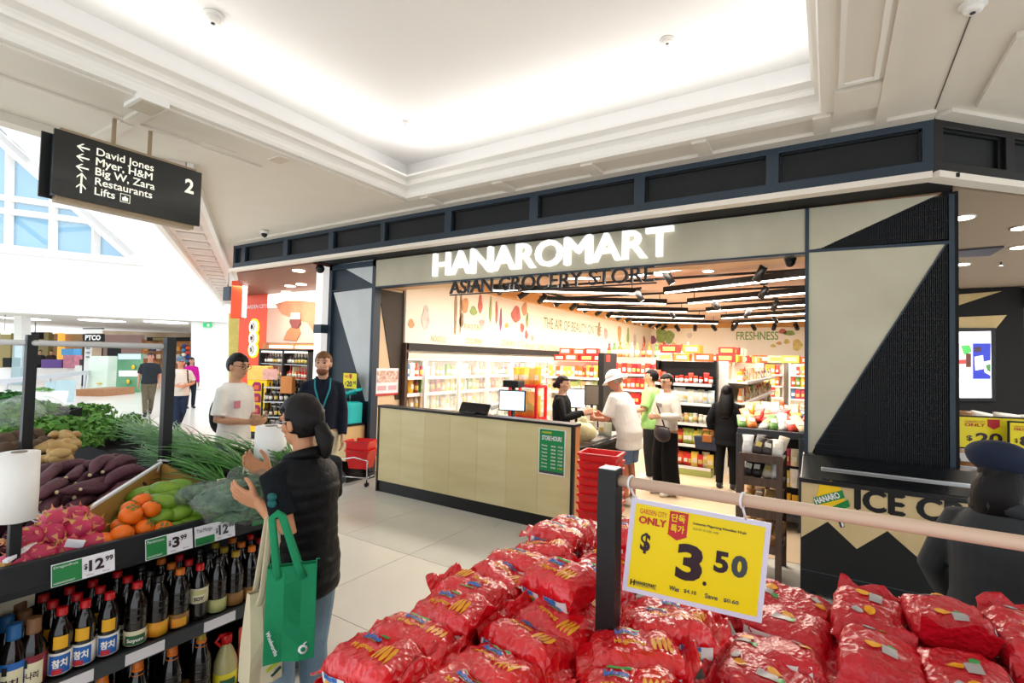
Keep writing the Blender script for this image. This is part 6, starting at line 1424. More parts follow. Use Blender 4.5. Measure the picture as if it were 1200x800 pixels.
# ---- bagged greens in the shopper's hands and bags on her arm
bgx = thing('bagged_greens', 'clear plastic bag of dark green leaves held by the woman in the black vest', 'greens', onD(290, 582, 2.36))
d = (onD(330, 565, 2.40) - onD(190, 605, 2.3)).normalized(); yw2 = math.atan2(d.y, d.x); bgx.rotation_euler = (0, -.14, yw2)
def greens(seed, k=1):
    rr = random.Random(seed); gr = MB()
    for i in range(150):
        y = rr.uniform(-.10, .10); z = rr.uniform(-.10, .10); q = (y / .115) ** 2 + (z / .115) ** 2
        if q > 1: continue
        x = rr.uniform(-.20, .20) * math.sqrt(1 - q); l = rr.uniform(.05, .09); a = rr.uniform(-.5, .5); e = rr.uniform(-.5, .5)
        dx = V(math.cos(a) * math.cos(e), math.sin(a) * math.cos(e), math.sin(e)) * l * (1 if rr.random() < .7 else -1); up_ = V(0, y, z).normalized() if q > .01 else V(0, 0, 1); sd = dx.cross(up_).normalized() * l * .42; c = V(x, y, z)
        gr.add([c - dx, c - dx * .3 + sd + up_ * .006, c + dx * .5 + sd * .8, c + dx, c + dx * .5 - sd * .8, c - dx * .3 - sd + up_ * .006, c - up_ * .008], [(0, 6, 1), (1, 6, 2), (2, 6, 3), (3, 6, 4), (4, 6, 5), (5, 6, 0)], 0, True)
    gr.ell((0, 0, 0), (.20, .085, .08), None, 40, 24, 0, lambda p: p * (1 + .3 * noise.noise(p * 26)))
    return gr.mesh('leaves', [mat('bagged_leaf', '#6a9468', .4, col2='#2c5236', vs=22, bump=.5, bs=40)])
gm_ = greens(3)
bgx.scale = (.84, .9, .9); o = link(gm_, 'leaves', bgx); o['kind'] = 'stuff'
M_gf = mat('greens_film', '#7f8c84', .06, alpha=.30, spec=1, bump=1, bs=20)
fm = lump(.27, .135, .135, .30, 13, 2, 60, 36); fm.tube([(.24, 0, 0), (.30, .01, .02), (.34, .02, .05)], [.03, .02, .035], 10); fm.obj('film', M_gf, bgx)
bg2 = thing('bagged_greens', 'clear plastic bag of greens lying on the stand left of the held bag', 'greens', onZ(243, 578, 1.13), yw2); bg2.scale = (.7, .7, .7); o = link(gm_, 'leaves', bg2); o['kind'] = 'stuff'; o.scale = (.75, .8, .7); lump(.20, .12, .09, .3, 12, 5, 44, 26).obj('film', M_gf, bg2)
def carrier(name, label, top_px, D, w, h, dp, yaw, m, strap_px, taper=0, sag=.0):
    p = onD(*top_px, D); t = thing(name, label, 'bag', p, yaw)
    b = MB(); S = []
    n = 7
    for i in range(n):
        k = i / (n - 1); ww = w * (1 - taper * k) / 2; dd = dp * (.25 + .75 * min(1, k * 1.6)) / 2; z = -h * k
        S.append([(-ww, -dd, z), (-ww * .3, -dd - .012 * math.sin(k * 5), z), (ww * .4, -dd + .010 * math.sin(k * 4), z), (ww, -dd, z), (ww, dd, z), (0, dd, z), (-ww, dd, z)])
    vs = [q for s in S for q in s]; c_ = 7
    b.add(vs, [(i * c_ + j, i * c_ + (j + 1) % c_, (i + 1) * c_ + (j + 1) % c_, (i + 1) * c_ + j) for i in range(n - 1) for j in range(c_)] + [tuple((n - 1) * c_ + j for j in range(c_))])
    o = b.obj('bag_body', m, t); md = o.modifiers.new('s', 'SOLIDIFY'); md.thickness = .003; md = o.modifiers.new('v', 'BEVEL'); md.width = .006; md.segments = 2
    Mi = (Matrix.Translation(p) @ Matrix.Rotation(yaw, 4, 'Z')).inverted(); s_ = Mi @ onD(*strap_px, D + .02)
    for y in (-.03, .03):
        b = MB(); b.tube([(-w * .25, y, -.05), (-w * .22 + s_.x * .3, y, .0), s_ + V(-.02, y * .5, 0), s_ + V(0, y * .3, .015), s_ + V(.02, y * .5, 0), (w * .22 + s_.x * .3, y, 0), (w * .25, y, -.05)], .013, 8, flat=.2, up=(0, 1, 0)); b.obj('strap', m, t)
    return t, p
yb = math.radians(54)
M_gb = mat('green_bag_cloth', '#0d8a5a', .8, var=.08, vs=10, bump=.3, bs=60); M_cb = mat('cream_bag_cloth', '#d9ccae', .85, var=.05, vs=8)
t, p = carrier('green_carrier_bag', 'green reusable shopping bag hanging from the shopper\'s forearm', (343, 661), 2.02, .18, .35, .12, yb, M_gb, (325, 606), .0)
b = MB(); b.lathe([(.018, -.001), (.018, .001)], 18).xf(Matrix.Translation((.05, -.066, -.31)) @ Matrix.Rotation(math.pi / 2, 4, 'X')); b.tube([(.052, -.066, -.29), (.065, -.066, -.283)], [.006, .003], 6, flat=.4); b.obj('emblem', M_paper, t)
b = MB(); b.lathe([(.009, -.001), (.009, .001)], 14).xf(Matrix.Translation((.05, -.068, -.31)) @ Matrix.Rotation(math.pi / 2, 4, 'X')); b.obj('emblem_centre', M_gb, t)
b = MB(); text(b, 'Woolworths', (-.085, -.075, -.22), V(.35, 0, -.94).normalized(), V(.94, 0, .35).normalized(), .10, .014, 0, .02); b.obj('lettering', M_paper, t)
b = MB()
for q in ((-.08, .01), (.09, .01)): b.tube([(q[0], -.02, 0), (q[0], -.02, .02), (q[0] + .012, -.02, .018)], .003, 6)
b.obj('tab', M_gb, t)
t, p = carrier('cream_carrier_bag', 'cream shopping bag with green and yellow dashes behind the green bag', (309, 690), 2.12, .12, .37, .10, yb + .5, M_cb, (321, 606), -.1)
for i in range(12):
    z = -.04 - .028 * i; MB().beam((.0 + .02 * (i % 2), -.056, z), (.05 + .01 * (i % 2), -.056, z + .022), .012, .004, up=(0, 1, 0)).obj('dash', mat(('dash_green', 'dash_yellow', 'dash_dark')[i % 3], ('#2f9a5a', '#b9c82a', '#1f4a3a')[i % 3], .8), t)

# ================================================================ NOODLE PILE
nb = thing('noodle_bin', 'low black display table carrying the pile of red noodle packs', 'table', (0, 0, 0))
MB().box(-1.06, 1.25, .74, 2.12, 0, .885).obj('body', M_stand, nb); MB().box(-1.08, 1.27, .72, 2.14, .885, .915).obj('top', M_stand, nb)
M_rf = film('red_film', '#e40f1e', '#c80a18', .2, 48, .55, .8, .3)
M_rf2 = film('crimson_film', '#cf1226', '#b40e1e', .3, 60, .45, .6, .15)
M_gus = mat('white_gusset', '#e6e2e0', .4); M_nood = mat('noodle_yellow', '#f0b41e', .4, col2='#e08a14', vs=40); M_blu = mat('label_sky_blue', '#3f78c8', .4); M_ygr = mat('label_leaf_green', '#3a9a4a', .4); M_grl = mat('label_grey', '#a9a4a4', .4)
def pack_mesh(seed, L_, W_, H_, m):
    off = V(seed * 7.3, seed * 2.1, 0); n = 40; b = MB(); vs = []
    xs = [-.56, -.54, -.52, -.50, -.48, -.46, -.44, -.42, -.40] + [-.38 + .76 * i / 27 for i in range(28)] + [.40, .42, .44, .46, .48, .50, .52, .54, .56]
    for x in xs:
        a = max(0, abs(x) - .26) / .17; hh = max(.05, math.sqrt(max(0, 1 - a * a))) if a < 1 else .05; ww = 1 - .12 * min(1, a) + (.05 if abs(x) > .43 else 0)
        for j in range(n):
            t = 2 * math.pi * j / n; c = math.cos(t); s = math.sin(t); sc_ = (abs(c) ** .5) * (1 if c > 0 else -1); ss = (abs(s) ** .62) * (1 if s > 0 else -1)
            p = V(x * L_, sc_ * W_ / 2 * ww, ss * H_ / 2 * hh); k = min(1, hh * 1.4)
            r1 = 1 - abs(noise.noise(V(p.x * 13 + p.y * 9, p.y * 16 - p.x * 5, 3) + off)) * 2; r2 = 1 - abs(noise.noise(V(p.x * 34 - p.y * 18, p.y * 30 + p.x * 10, p.z * 20) + off)) * 2.2
            up = 1 if s > 0 else .3
            p.z += (.010 * (r1 - .6) + .006 * (r2 - .5) + .006 * noise.noise(p * 18 + off)) * k * up; p.y += .005 * noise.noise(p * 30 + off) + .003 * r2 * abs(c)
            if abs(x) > .43: q_ = (abs(x) - .43) / .13; p.z += .012 * math.sin(p.y * 60 + seed * 2) * q_ + (.045 if (seed + (x > 0)) % 2 else -.012) * q_ + .012 * noise.noise(V(p.y * 40, x * 9, seed)) * q_; p.x *= 1 - .05 * q_ * ((seed + (x > 0)) % 2)
            vs.append(p)
    k = len(xs); b.add(vs, [(i * n + j, i * n + (j + 1) % n, (i + 1) * n + (j + 1) % n, (i + 1) * n + j) for i in range(k - 1) for j in range(n)] + [tuple(range(n))[::-1], tuple(range((k - 1) * n, k * n))], 0, True)
    me = b.mesh('noodle_pack', [m]); return me, BVHTree.FromPolygons([V(*v) for v in b.v], b.f)
def drape(b, bv, up=True):
    out = []
    for v in b.v:
        if up: h = bv.ray_cast(V(v[0], v[1], 1), V(0, 0, -1)); out.append((v[0], v[1], (h[0].z if h[0] else 0) + .003 + v[2]))
        else: h = bv.ray_cast(V(v[0], -1, v[2]), V(0, 1, 0)); out.append((v[0], (h[0].y if h[0] else -.1) - .003 + v[1], v[2]))
    b.v = out; return b
def patch(b, x0, x1, y0, y1, n=5, m_=4, rx=False, up=True):
    vs = []
    for i in range(n + 1):
        for j in range(m_ + 1):
            a = i / n; c = j / m_; x = x0 + (x1 - x0) * a; y = y0 + (y1 - y0) * c
            if rx: y = (y0 + y1) / 2 + (y - (y0 + y1) / 2) * math.sqrt(max(.02, 1 - (2 * a - 1) ** 2))
            vs.append((x, y, 0) if up else (x, 0, y))
    b.add(vs, [(i * (m_ + 1) + j, (i + 1) * (m_ + 1) + j, (i + 1) * (m_ + 1) + j + 1, i * (m_ + 1) + j + 1) for i in range(n) for j in range(m_)], 0, True); return b
PACK = []
for sd in range(4):
    me, bv = pack_mesh(sd + 1, .27, .165, .105, M_rf)
    b1 = drape(text(MB(), 'Indomie', (-.05, .012, 0), (1, 0, 0), (0, 1, 0), .055, .020, 0, .04), bv)
    b2 = MB(); 
    for q in range(4): patch(b2, .035 + q * .013, .046 + q * .013, -.045, .008, rx=True)
    drape(b2, bv)
    b3 = drape(patch(patch(MB(), -.045, .012, .038, .046), -.04, .0, .006, .009), bv)
    b4 = drape(text(MB(), 'Mi goreng', (-.055, -.028, 0), (1, 0, 0), (0, 1, 0), .075, .018, 0, .03), bv)
    b5 = drape(patch(patch(MB(), -.10, -.01, -.046, .006, up=False), .01, .10, -.046, .006, up=False), bv, False); b6 = MB(); b7 = MB(); b8 = MB()
    for x0 in (-.085, .015): patch(b6, x0, x0 + .05, -.030, -.016, up=False); patch(b7, x0, x0 + .05, -.016, -.008, up=False); text(b8, 'Indomie', (x0, 0, -.004), (1, 0, 0), (0, 0, 1), .05, .014, 0, .04)
    b6 = drape(b6, bv, False); b7 = drape(b7, bv, False); b8 = drape(b8, bv, False)
    b6.v = [(x, y - .001, z) for x, y, z in b6.v]; b7.v = [(x, y - .001, z) for x, y, z in b7.v]; b8.v = [(x, y - .002, z) for x, y, z in b8.v]
    PACK.append((me, [('brand_lettering', b1.mesh('lettering', [M_blu])), ('noodle_picture', b2.mesh('picture', [M_nood])), ('green_stripe', b3.mesh('stripe', [M_ygr])), ('flavour_lettering', b4.mesh('lettering', [M_nood])), ('side_label', b5.mesh('label', [M_gus])), ('side_green_stripe', b6.mesh('stripe', [M_ygr])), ('side_yellow_stripe', b7.mesh('stripe', [M_nood])), ('side_lettering', b8.mesh('lettering', [M_blu]))]))
PACK2 = []
for sd in range(4):
    me, bv = pack_mesh(sd + 11, .275, .18, .10, M_rf2)
    a_ = (-.07, -.02, .0, .05)[sd]; c_ = (.06, .085, -.09, -.06)[sd]
    b1 = drape(patch(patch(MB(), a_ - .028, a_ + .018, -.028, .004), c_ - .012, c_ + .016, .016, .046, rx=True), bv)
    b2 = drape(patch(patch(MB(), a_ - .012, a_ + .024, .004, .040, rx=True), c_ + .004, c_ + .036, -.012, .016, rx=True), bv); b3 = drape(patch(MB(), a_ + .014, a_ + .036, -.03, -.008, rx=True), bv); b4 = drape(patch(MB(), -.09, .09, -.03, .03, up=False), bv, False)
    PACK2.append((me, [('grey_print', b1.mesh('print', [M_grl])), ('noodle_picture', b2.mesh('picture', [M_nood])), ('green_print', b3.mesh('print', [M_ygr])), ('white_gusset', b4.mesh('gusset', [M_gus]))]))
def pack(P, k, p, rot, label, group, s=1):
    me, parts = P[k % 4]; o = link(me, 'noodle_pack'); o.location = p; o.rotation_euler = rot; o.scale = (s, s, s); tag(o, label, 'noodles', group)
    for nm, q in parts: link(q, nm, o)
rw_ = ['front', 'second', 'third', 'fourth', 'fifth', 'sixth', 'seventh', 'eighth', 'back']; n = 0
for lay in range(2):
    for r_ in range(9):
        for c in range(2):
            if lay == 0 and r_ > 1 and c: continue
            x = -.945 + c * .272 + R_.uniform(-.018, .018); y = .89 + r_ * .143 + R_.uniform(-.012, .012); z = .975 + lay * .098 + R_.uniform(-.006, .012) + (.02 if r_ > 6 else 0)
            pack(PACK, n, (x, y, z), (R_.uniform(-.28, .18), R_.uniform(-.2, .2), R_.uniform(-.3, .3) + (math.pi if n % 7 == 3 else 0)), '%s red noodle multipack in the left heap, %s layer, %s row' % (('outer', 'inner')[c], ('lower', 'top')[lay], rw_[r_]), 'red noodle multipacks in the left heap'); n += 1
for i, (x, y, z, a) in enumerate(((-.66, 1.90, 1.165, .3), (-.70, 1.42, 1.155, -.35))):
    pack(PACK, i, (x, y, z), (.2, -.1, a), ('red noodle multipack loose on the far end of the left heap', 'red noodle multipack loose on the left heap beside the black post')[i], 'loose red multipacks on the left heap')
for lay in range(2):
    for r_ in range(8):
        for c in range(2):
            if lay == 0 and r_ > 1: continue
            x = -.385 + c * .265 + R_.uniform(-.02, .02); y = .80 + r_ * .155 + R_.uniform(-.012, .012); z = .945 + lay * .098 + R_.uniform(-.006, .012) + (.05 if c == 0 and 1 < r_ < 5 else 0)
            pack(PACK if (c == 0 or r_ < 3) else PACK2, n, (x, y, z), (R_.uniform(-.2, .15), R_.uniform(-.16, .16), R_.uniform(-.25, .25) + (.3 if c == 0 else 0)), '%s red noodle pack under the yellow sign, %s layer, %s row' % (('left', 'right')[c], ('lower', 'upper')[lay], rw_[r_]), 'red noodle packs under the sign'); n += 1
for lay in range(2):
    for r_ in range(5):
        for c in range(6):
            if lay == 0 and r_ > 0 and 0 < c < 5 and r_ < 4: continue
            x = .11 + c * .180 + R_.uniform(-.008, .008); y = .86 + r_ * .255 + R_.uniform(-.012, .012); z = .96 + lay * .085 + R_.uniform(-.006, .01) + .012 * r_ - (.05 if c == 0 and r_ < 3 else 0) + (.03 if c > 0 and r_ == 4 else 0)
            pack(PACK2, n, (x, y, z), (R_.uniform(-.12, .12), R_.uniform(-.1, .1), math.pi / 2 + R_.uniform(-.09, .09)), 'crimson noodle pack in the right block, %s layer, %s row, %s stack' % (('bottom', 'top')[lay], rw_[r_], ('first', 'second', 'third', 'fourth', 'fifth', 'sixth')[c]), 'crimson noodle packs in the right block'); n += 1
# post, rail and sign
ss = thing('sign_rail', 'black post carrying a pale horizontal rail above the noodle pile', 'rail', (0, 0, 0))
MB().box(-.525, -.473, 1.275, 1.327, .80, 1.56).obj('post', M_black, ss, bevel=.003); MB().box(-.522, -.476, 1.278, 1.324, 1.56, 1.562).obj('post_cap', M_steel, ss)
MB().tube([(-.473, 1.30, 1.53), (1.5, 1.30, 1.535)], .0145, 18).obj('rail', mat('pale_wood_rail', '#d9bda6', .45, col2='#cfae96', vs=5, stretch=(.2, 3, 3)), ss)
for x in (-.44, -.17):
    MB().tube([(x + .003 * math.cos(a), 1.30 + .017 * math.cos(a), 1.53 + .017 * math.sin(a)) for a in [2 * math.pi * i / 14 for i in range(15)]], .003, 6, cap=False).tube([(x, 1.30, 1.513), (x + .004, 1.325, 1.48)], .003, 6).obj('cable_tie', M_paper, ss)
Ps = V(-.462, 1.305, 1.243); t = thing('price_sign', 'large yellow price sign reading three dollars fifty hanging from the rail', 'sign', Ps, math.atan2(.09, .322)); t.rotation_euler.y = .085
w, h = .338, .246
MB().box(0, w, 0, .004, 0, h).obj('sleeve', mat('clear_sleeve', '#d9d8ee', .25), t); MB().box(.013, w - .013, -.002, 0, .013, h - .012).obj('yellow_card', mat('sign_yellow', '#f2d800', .4), t)
def T(nm, m, items):
    b = MB()
    for s, x, z, ww, hh, bo in items: text(b, s, (x * w, -.0035, z * h), (1, 0, 0), (0, 0, 1), ww * w, hh * h, 0, bo)
    return b
T('', 0, [('$', .10, .44, .075, .22, .03), ('3', .375, .255, .19, .38, .045), ('.', .575, .245, .028, .045, .03), ('5', .64, .41, .10, .22, .04)]).obj('price_lettering', M_ink, t)
T('', 0, [('0', .76, .40, .11, .225, .05)]).obj('price_lettering', M_inkg, t)
T('', 0, [('GARDEN CITY', .075, .855, .20, .055, 0), ('ONLY', .075, .755, .20, .075, .03)]).obj('red_lettering', M_crim, t)
b = MB(); b.prism([(x * w, -.0022, z * h) for x, z in ((.295, .94), (.43, .94), (.43, .70), (.437, .70), (.362, .645), (.287, .70), (.295, .70))], (0, -.0012, 0)); b.obj('ribbon', M_crim, t)
T('', 0, [('단독', .31, .835, .10, .085, .02), ('특가', .31, .725, .10, .085, .02)]).xf(Matrix.Translation((0, -.0005, 0))).obj('ribbon_lettering', M_yel, t)
T('', 0, [('Indomie Migoreng Noodles 10 pk', .47, .84, .37, .03, .01), ('인도미 미고렝 10입', .47, .79, .18, .025, 0), ('Was', .345, .125, .07, .045, .02), ('$4.10', .45, .125, .09, .045, .02), ('Save', .60, .125, .09, .05, .02), ('$0.60', .73, .125, .105, .045, .02), ('HANAROMART', .095, .105, .155, .035, .02), ('ASIAN GROCERY STORE', .095, .085, .155, .014, 0)]).obj('small_lettering', M_inkg, t)
b = MB(); b.box(.055 * w, .065 * w, -.0035, -.003, .085 * h, .145 * h).box(.08 * w, .09 * w, -.0035, -.003, .085 * h, .145 * h).box(.055 * w, .09 * w, -.0035, -.003, .11 * h, .122 * h); b.obj('logo', M_ink, t)
# ================================================================ HANGING SIGN, CEILING FITTINGS
ds = thing('direction_sign', 'black hanging direction sign numbered 2 with white arrows and store names', 'sign', (0, 0, 0))
SX = -4.93
MB().box(SX - .02, SX, 1.27, 2.32, 3.0, 3.50).obj('front_board', mat('gloss_black_sign', '#0e1312', .18, coat=.3), ds, bevel=.002)
MB().box(SX - .14, SX - .12, 1.23, 2.28, 2.99, 3.49).obj('rear_board', M_black, ds); M_bz = mat('bronze_bar', '#a38f74', .45, metal=.3)
MB().box(SX - .12, SX - .02, 1.31, 2.28, 3.485, 3.525).box(SX - .12, SX - .02, 1.31, 2.28, 2.965, 3.005).obj('bar', M_bz, ds); MB().box(SX - .12, SX - .02, 1.29, 2.30, 3.005, 3.485).obj('core', M_navy, ds)
for y in (1.66, 1.92): MB().box(SX - .085, SX - .06, y - .012, y + .012, 3.5, 3.76).obj('hanger', M_bz, ds)
M_cream = mat('sign_cream', '#f4f2e2', .5, emit=.25)
b = MB()
for i, s in enumerate(('David Jones', 'Myer, H&M', 'Big W, Zara', 'Restaurants', 'Lifts')):
    H_ = glyphs('H', .012); g = glyphs(s, .012); sc_ = .060 / (H_[5] - H_[4]); text(b, s, (SX + .002, 1.53, 3.385 - i * .079 + (g[4] - H_[4]) * sc_), (0, 1, 0), (0, 0, 1), (g[3] - g[2]) * sc_, (g[5] - g[4]) * sc_, 0, .012)
text(b, '2', (SX + .002, 2.18, 3.28), (0, 1, 0), (0, 0, 1), .075, .13, 0, .03)
b.obj('lettering', M_cream, ds)
for i in range(5):
    b = MB(); y, z = 1.445, 3.412 - i * .079
    if i < 3:
        q = [(-.04, 0), (-.005, .03), (.008, .03), (-.02, .006), (.042, .006), (.042, -.006), (-.02, -.006), (.008, -.03), (-.005, -.03)]
    else: q = [(0, .04), (-.03, .005), (-.03, -.008), (-.006, .02), (-.006, -.042), (.006, -.042), (.006, .02), (.03, -.008), (.03, .005)]
    b.prism([(SX + .001, y + a, z + c) for a, c in q], (.0015, 0, 0)); b.obj('arrow', M_cream, ds)
b = MB(); y, z = 1.735, 3.095
for (a, c, e, f) in ((-.035, -.031, -.035, .035), (.031, .035, -.035, .035), (-.035, .035, .031, .035), (-.035, .035, -.035, -.031), (-.02, -.006, -.022, .008), (.006, .02, -.022, .008), (-.007, .007, -.022, .018)): b.box(SX + .001, SX + .0025, y + a, y + c, z + e, z + f)
b.obj('lift_symbol', M_cream, ds)
def disc(name, label, cat, p, r, h, m=M_white, group=None):
    t = thing(name, label, cat, p, 0, group); MB().lathe([(r, -h * .4), (r, 0)], 20).obj('base', m, t); MB().lathe([(r * .45, -h), (r * .7, -h * .9), (r * .75, -h * .4)], 16).obj('sensor', m, t); MB().lathe([(r * .2, -h * 1.1), (r * .2, -h)], 10).obj('eye', M_dg, t)
disc('smoke_detector', 'round white smoke detector on the raised ceiling above the direction sign', 'detector', onZ(250, 17, 4.48), .075, .07)
disc('smoke_detector', 'small white detector on the raised ceiling, upper right of its middle', 'detector', onZ(782, 47, 4.48), .06, .03)
disc('sprinkler', 'tiny sprinkler on the raised ceiling above the shop name', 'sprinkler', onZ(475, 142, 4.48), .035, .03)
disc('smoke_detector', 'cream detector at the top right where the ceiling seam starts', 'detector', onZ(1140, 4, 3.77), .06, .05)
p = onZ(310, 270, 3.765); t = thing('dome_camera', 'dark dome camera on the ceiling left of the blue-grey fascia', 'camera', p); MB().lathe([(.05, -.05), (.06, -.04), (.06, 0)], 14).obj('base', M_white, t); MB().ell((0, 0, -.06), (.045, .045, .05)).obj('dome', M_black, t)
t = thing('floodlight', 'small square white ceiling floodlight between the cornice and the direction sign', 'lamp', onZ(328, 184, 3.765)); MB().box(-.10, .10, -.07, .07, -.03, 0).obj('body', M_white, t); MB().box(-.09, .09, -.06, .06, -.035, -.03).obj('glass', mat('flood_glass', '#cfc6b4', .3), t)
t = thing('floodlight', 'small square white ceiling floodlight above the direction sign rods', 'lamp', onZ(172, 122, 3.74)); MB().box(-.14, .14, -.10, .10, -.03, .03).obj('body', M_white, t); MB().box(-.12, .12, -.08, .08, -.035, -.03).obj('glass', mat('flood_glass', '', 0), t)
MBp = onZ(245, 178, 3.768); o = MB().box(-.22, .22, -.15, .15, -.008, .006).obj('access_panel', M_ceil, bevel=.003); o.location = MBp; tag(o, 'flush white access panel in the ceiling right of the direction sign', 'panel')

# ================================================================ FAR HALL
CH = V(CZ.x, CZ.y, 0).normalized()
def hz(u): return 420 + .024 * (u - 600)
def fbox(name, label, cat, u0, v0, u1, v1, D, t, m, group=None, bevel=0, parent=None):
    """box standing D away: v1 None means it reaches the floor"""
    P = []
    for u, v in ((u0, v1), (u1, v1), (u1, v0), (u0, v0)):
        if v is None: q = onD(u, hz(u), D); q.z = 0
        else: q = onD(u, v, D)
        P.append(q)
    o = MB().prism(P, CH * t).obj(name, m, parent, bevel)
    if parent is None: tag(o, label, cat, group)
    return o
M_fw = mat('far_white', '#f4f2f0', .5); M_pur = mat('far_purple', '#6a4a9a', .5); M_blueg = mat('blue_glass', '#b4d2da', .1, alpha=.55); M_pink = mat('far_pink', '#d98aa0', .5, var=.3, vs=6); M_gold = mat('far_gold', '#e8b04a', .5, emit=.4); M_olive = mat('far_olive', '#8a7a4a', .6); M_far_tan = mat('far_tan', '#caa680', .6, var=.1); M_far_br = mat('far_brown', '#6a4a38', .7); M_fgreen = mat('far_green', '#4f8a62', .5, col2='#7ab08a', vs=.8)
sgn = fbox('kiosk_sign', 'black framed kiosk sign with white PTCO lettering in the far hall', 'sign', 97, 391, 121, 400, 24, .1, M_blackm)
fbox('sign_panel', '', '', 98.5, 385.5, 119.5, 390.5, 23.98, .05, M_fw, parent=sgn); fbox('sign_frame', '', '', 97, 384.3, 121, 385.5, 24, .08, M_blackm, parent=sgn)
b = MB(); a = onD(99.5, 398.5, 23.9); text(b, 'PTCO', a, CX, V(0, 0, 1), .75, .25, 0, .05); b.obj('lettering', M_fw, sgn); fbox('sign_post', '', '', 97.5, 400, 98.5, None, 24.1, .05, M_blackm, parent=sgn); fbox('sign_post', '', '', 119.5, 400, 120.5, None, 24.1, .05, M_blackm, parent=sgn)
mn = fbox('menu_panel', 'white menu panel with dark discs under the kiosk sign', 'panel', 99, 404, 107, None, 24.3, .05, M_fw)
for v in (408, 413, 418): 
    p = onD(103, v, 24.25); MB().lathe([(.08, -.02), (.08, .02)], 14, p).obj('disc', M_blackm, mn)
fbox('purple_counter', 'purple kiosk counter in the far hall left of the pink drinks fridge', 'counter', 48, 421, 72, 431, 26.5, 1.0, M_pur, bevel=.03); fbox('white_counter', 'long white counter under the purple kiosk front', 'counter', 38, 431, 92, None, 26.6, 1.2, M_fw)
df = fbox('drinks_fridge', 'pink and white drinks fridge with blue top in the far hall', 'refrigerator', 74, 416, 87, 431, 26.4, .6, M_pink); fbox('blue_top', '', '', 72, 408.5, 86, 416, 26.4, .5, mat('far_blue', '#5aa8e0', .5), parent=df)
fbox('stall_box', 'dark box on the counter right of the pink fridge', 'box', 93, 421, 105, 428, 25.5, .5, mat('far_dark', '#3a3a3c', .6)); fbox('stall_table', 'white table under the dark stall box', 'table', 88, 428, 106, None, 25.6, .7, M_fw)
fbox('glass_column', 'tall pale blue glass column at the left of the far hall', 'column', 15, 402, 26, None, 24, .4, M_blueg); fbox('hall_column', 'white round column above the glass column', 'column', 16, 352, 25, 402, 24.5, .5, M_fw)
fbox('balustrade', 'blue-tinted glass balustrade panel behind the chives', 'glass', 66, 445, 88, None, 17, .06, M_blueg); fbox('balustrade', 'blue-tinted glass balustrade panel left of its neighbour', 'glass', 54, 447, 65, None, 17.5, .06, M_blueg)
o = MB().beam(onD(-20, 449, 16), onD(104, 436, 22), .14, .16).obj('handrail', mat('far_grey', '#c9cbd2', .4)); tag(o, 'long pale sloping handrail in front of the far stalls', 'handrail')
for u, v, D in ((8, 447, 17.3), (58, 441, 19.6), (100, 437, 21.8)):
    fbox('rail_post', '', '', u - 1, v, u + 1, None, D, .06, M_steel, parent=o)
pl = fbox('planter', 'white planter box with a strip of green leaves behind the lettuce', 'planter', 40, 459, 64, None, 15.5, .5, M_fw); p = onD(52, 457, 15.6); q = link(hv[0], 'leaves', pl); q.location = p; q.scale = (3, 1.5, .8); q['kind'] = 'stuff'
fbox('timber_platform', 'brown timber platform on the far hall floor', 'platform', 89, 456, 121, 468, 19.2, 1.6, mat('platform_wood', '#a8744c', .5, var=.15))
gc = fbox('glass_case', 'pale green glass display case with a yellow spot below the kiosk sign', 'display', 105, 417, 127, None, 22, .8, mat('case_green', '#bcd8c4', .2, col2='#e8efe2', vs=.7)); p = onD(116, 449, 21.9); MB().lathe([(.1, -.02), (.1, .02)], 12, p).obj('spot', mat('far_yellow', '#e8c21e', .5), gc)
fbox('dark_door', 'dark doorway frame between the green glass case and the green board', 'door', 128, 426, 136, None, 23.2, .2, M_far_br); fbox('blue_lintel', 'pale blue lintel above the dark doorway', 'panel', 127, 421, 137, 426, 23.1, .2, mat('far_lblue', '#9ccbe6', .5))
gb_ = fbox('landscape_board', 'large board with green hills and yellow tree left of the man in charcoal', 'board', 138, 414, 165, None, 21.5, .15, M_fgreen); fbox('sky_print', '', '', 138.5, 414.5, 164.5, 421, 21.45, .02, mat('board_sky', '#cfe2f2', .5), parent=gb_); fbox('white_print', '', '', 139, 434, 164, 441, 21.45, .02, M_fw, parent=gb_)
for u, v in ((156, 430), (150, 447)):
    p = onD(u, v, 21.42); MB().ell(p, (.14, .04, .1), None, 10, 6).obj('yellow_print', mat('far_yellow', '', 0), gb_)
fbox('dark_screen', 'dark panel above the green glass case', 'panel', 126, 404, 139, None, 28, .2, M_blackm)
for i, (u0, u1, v0, m, l) in enumerate(((45, 57, 389, M_olive, 'olive wall panel of a far shop, left of the gold lit column'), (58, 63, 391, M_far_tan, 'narrow tan panel beside the gold column'), (64, 72, 390, M_gold, 'gold lit column of a far shop above the purple counter'), (73, 96, 391, M_far_tan, 'tan shop wall behind the blue-topped fridge'), (0, 13, 390, M_olive, 'olive far shop panel at the left edge'), (27, 35, 401, M_far_tan, 'tan far shop pier right of the glass column'), (121, 166, 392, mat('far_mauve', '#c9a8a4', .6), 'mauve shop fascia right of the kiosk sign'))):
    fbox('far_shopfront', l, 'shopfront', u0, v0, u1, None, 33.4 + i * .5, .3, m)
sh_ = fbox('far_shop', 'warm brown clothing shop front behind the two walking men', 'shop', 166, 398, 223, None, 33, .3, mat('far_shop_wall', '#8a5a38', .6, col2='#d08a4a', vs=2.2)); fbox('black_sign', '', '', 172, 395, 222, 399.5, 32.8, .1, M_blackm, parent=sh_); fbox('olive_sign', '', '', 179, 395.6, 206, 398.8, 32.7, .05, M_olive, parent=sh_)
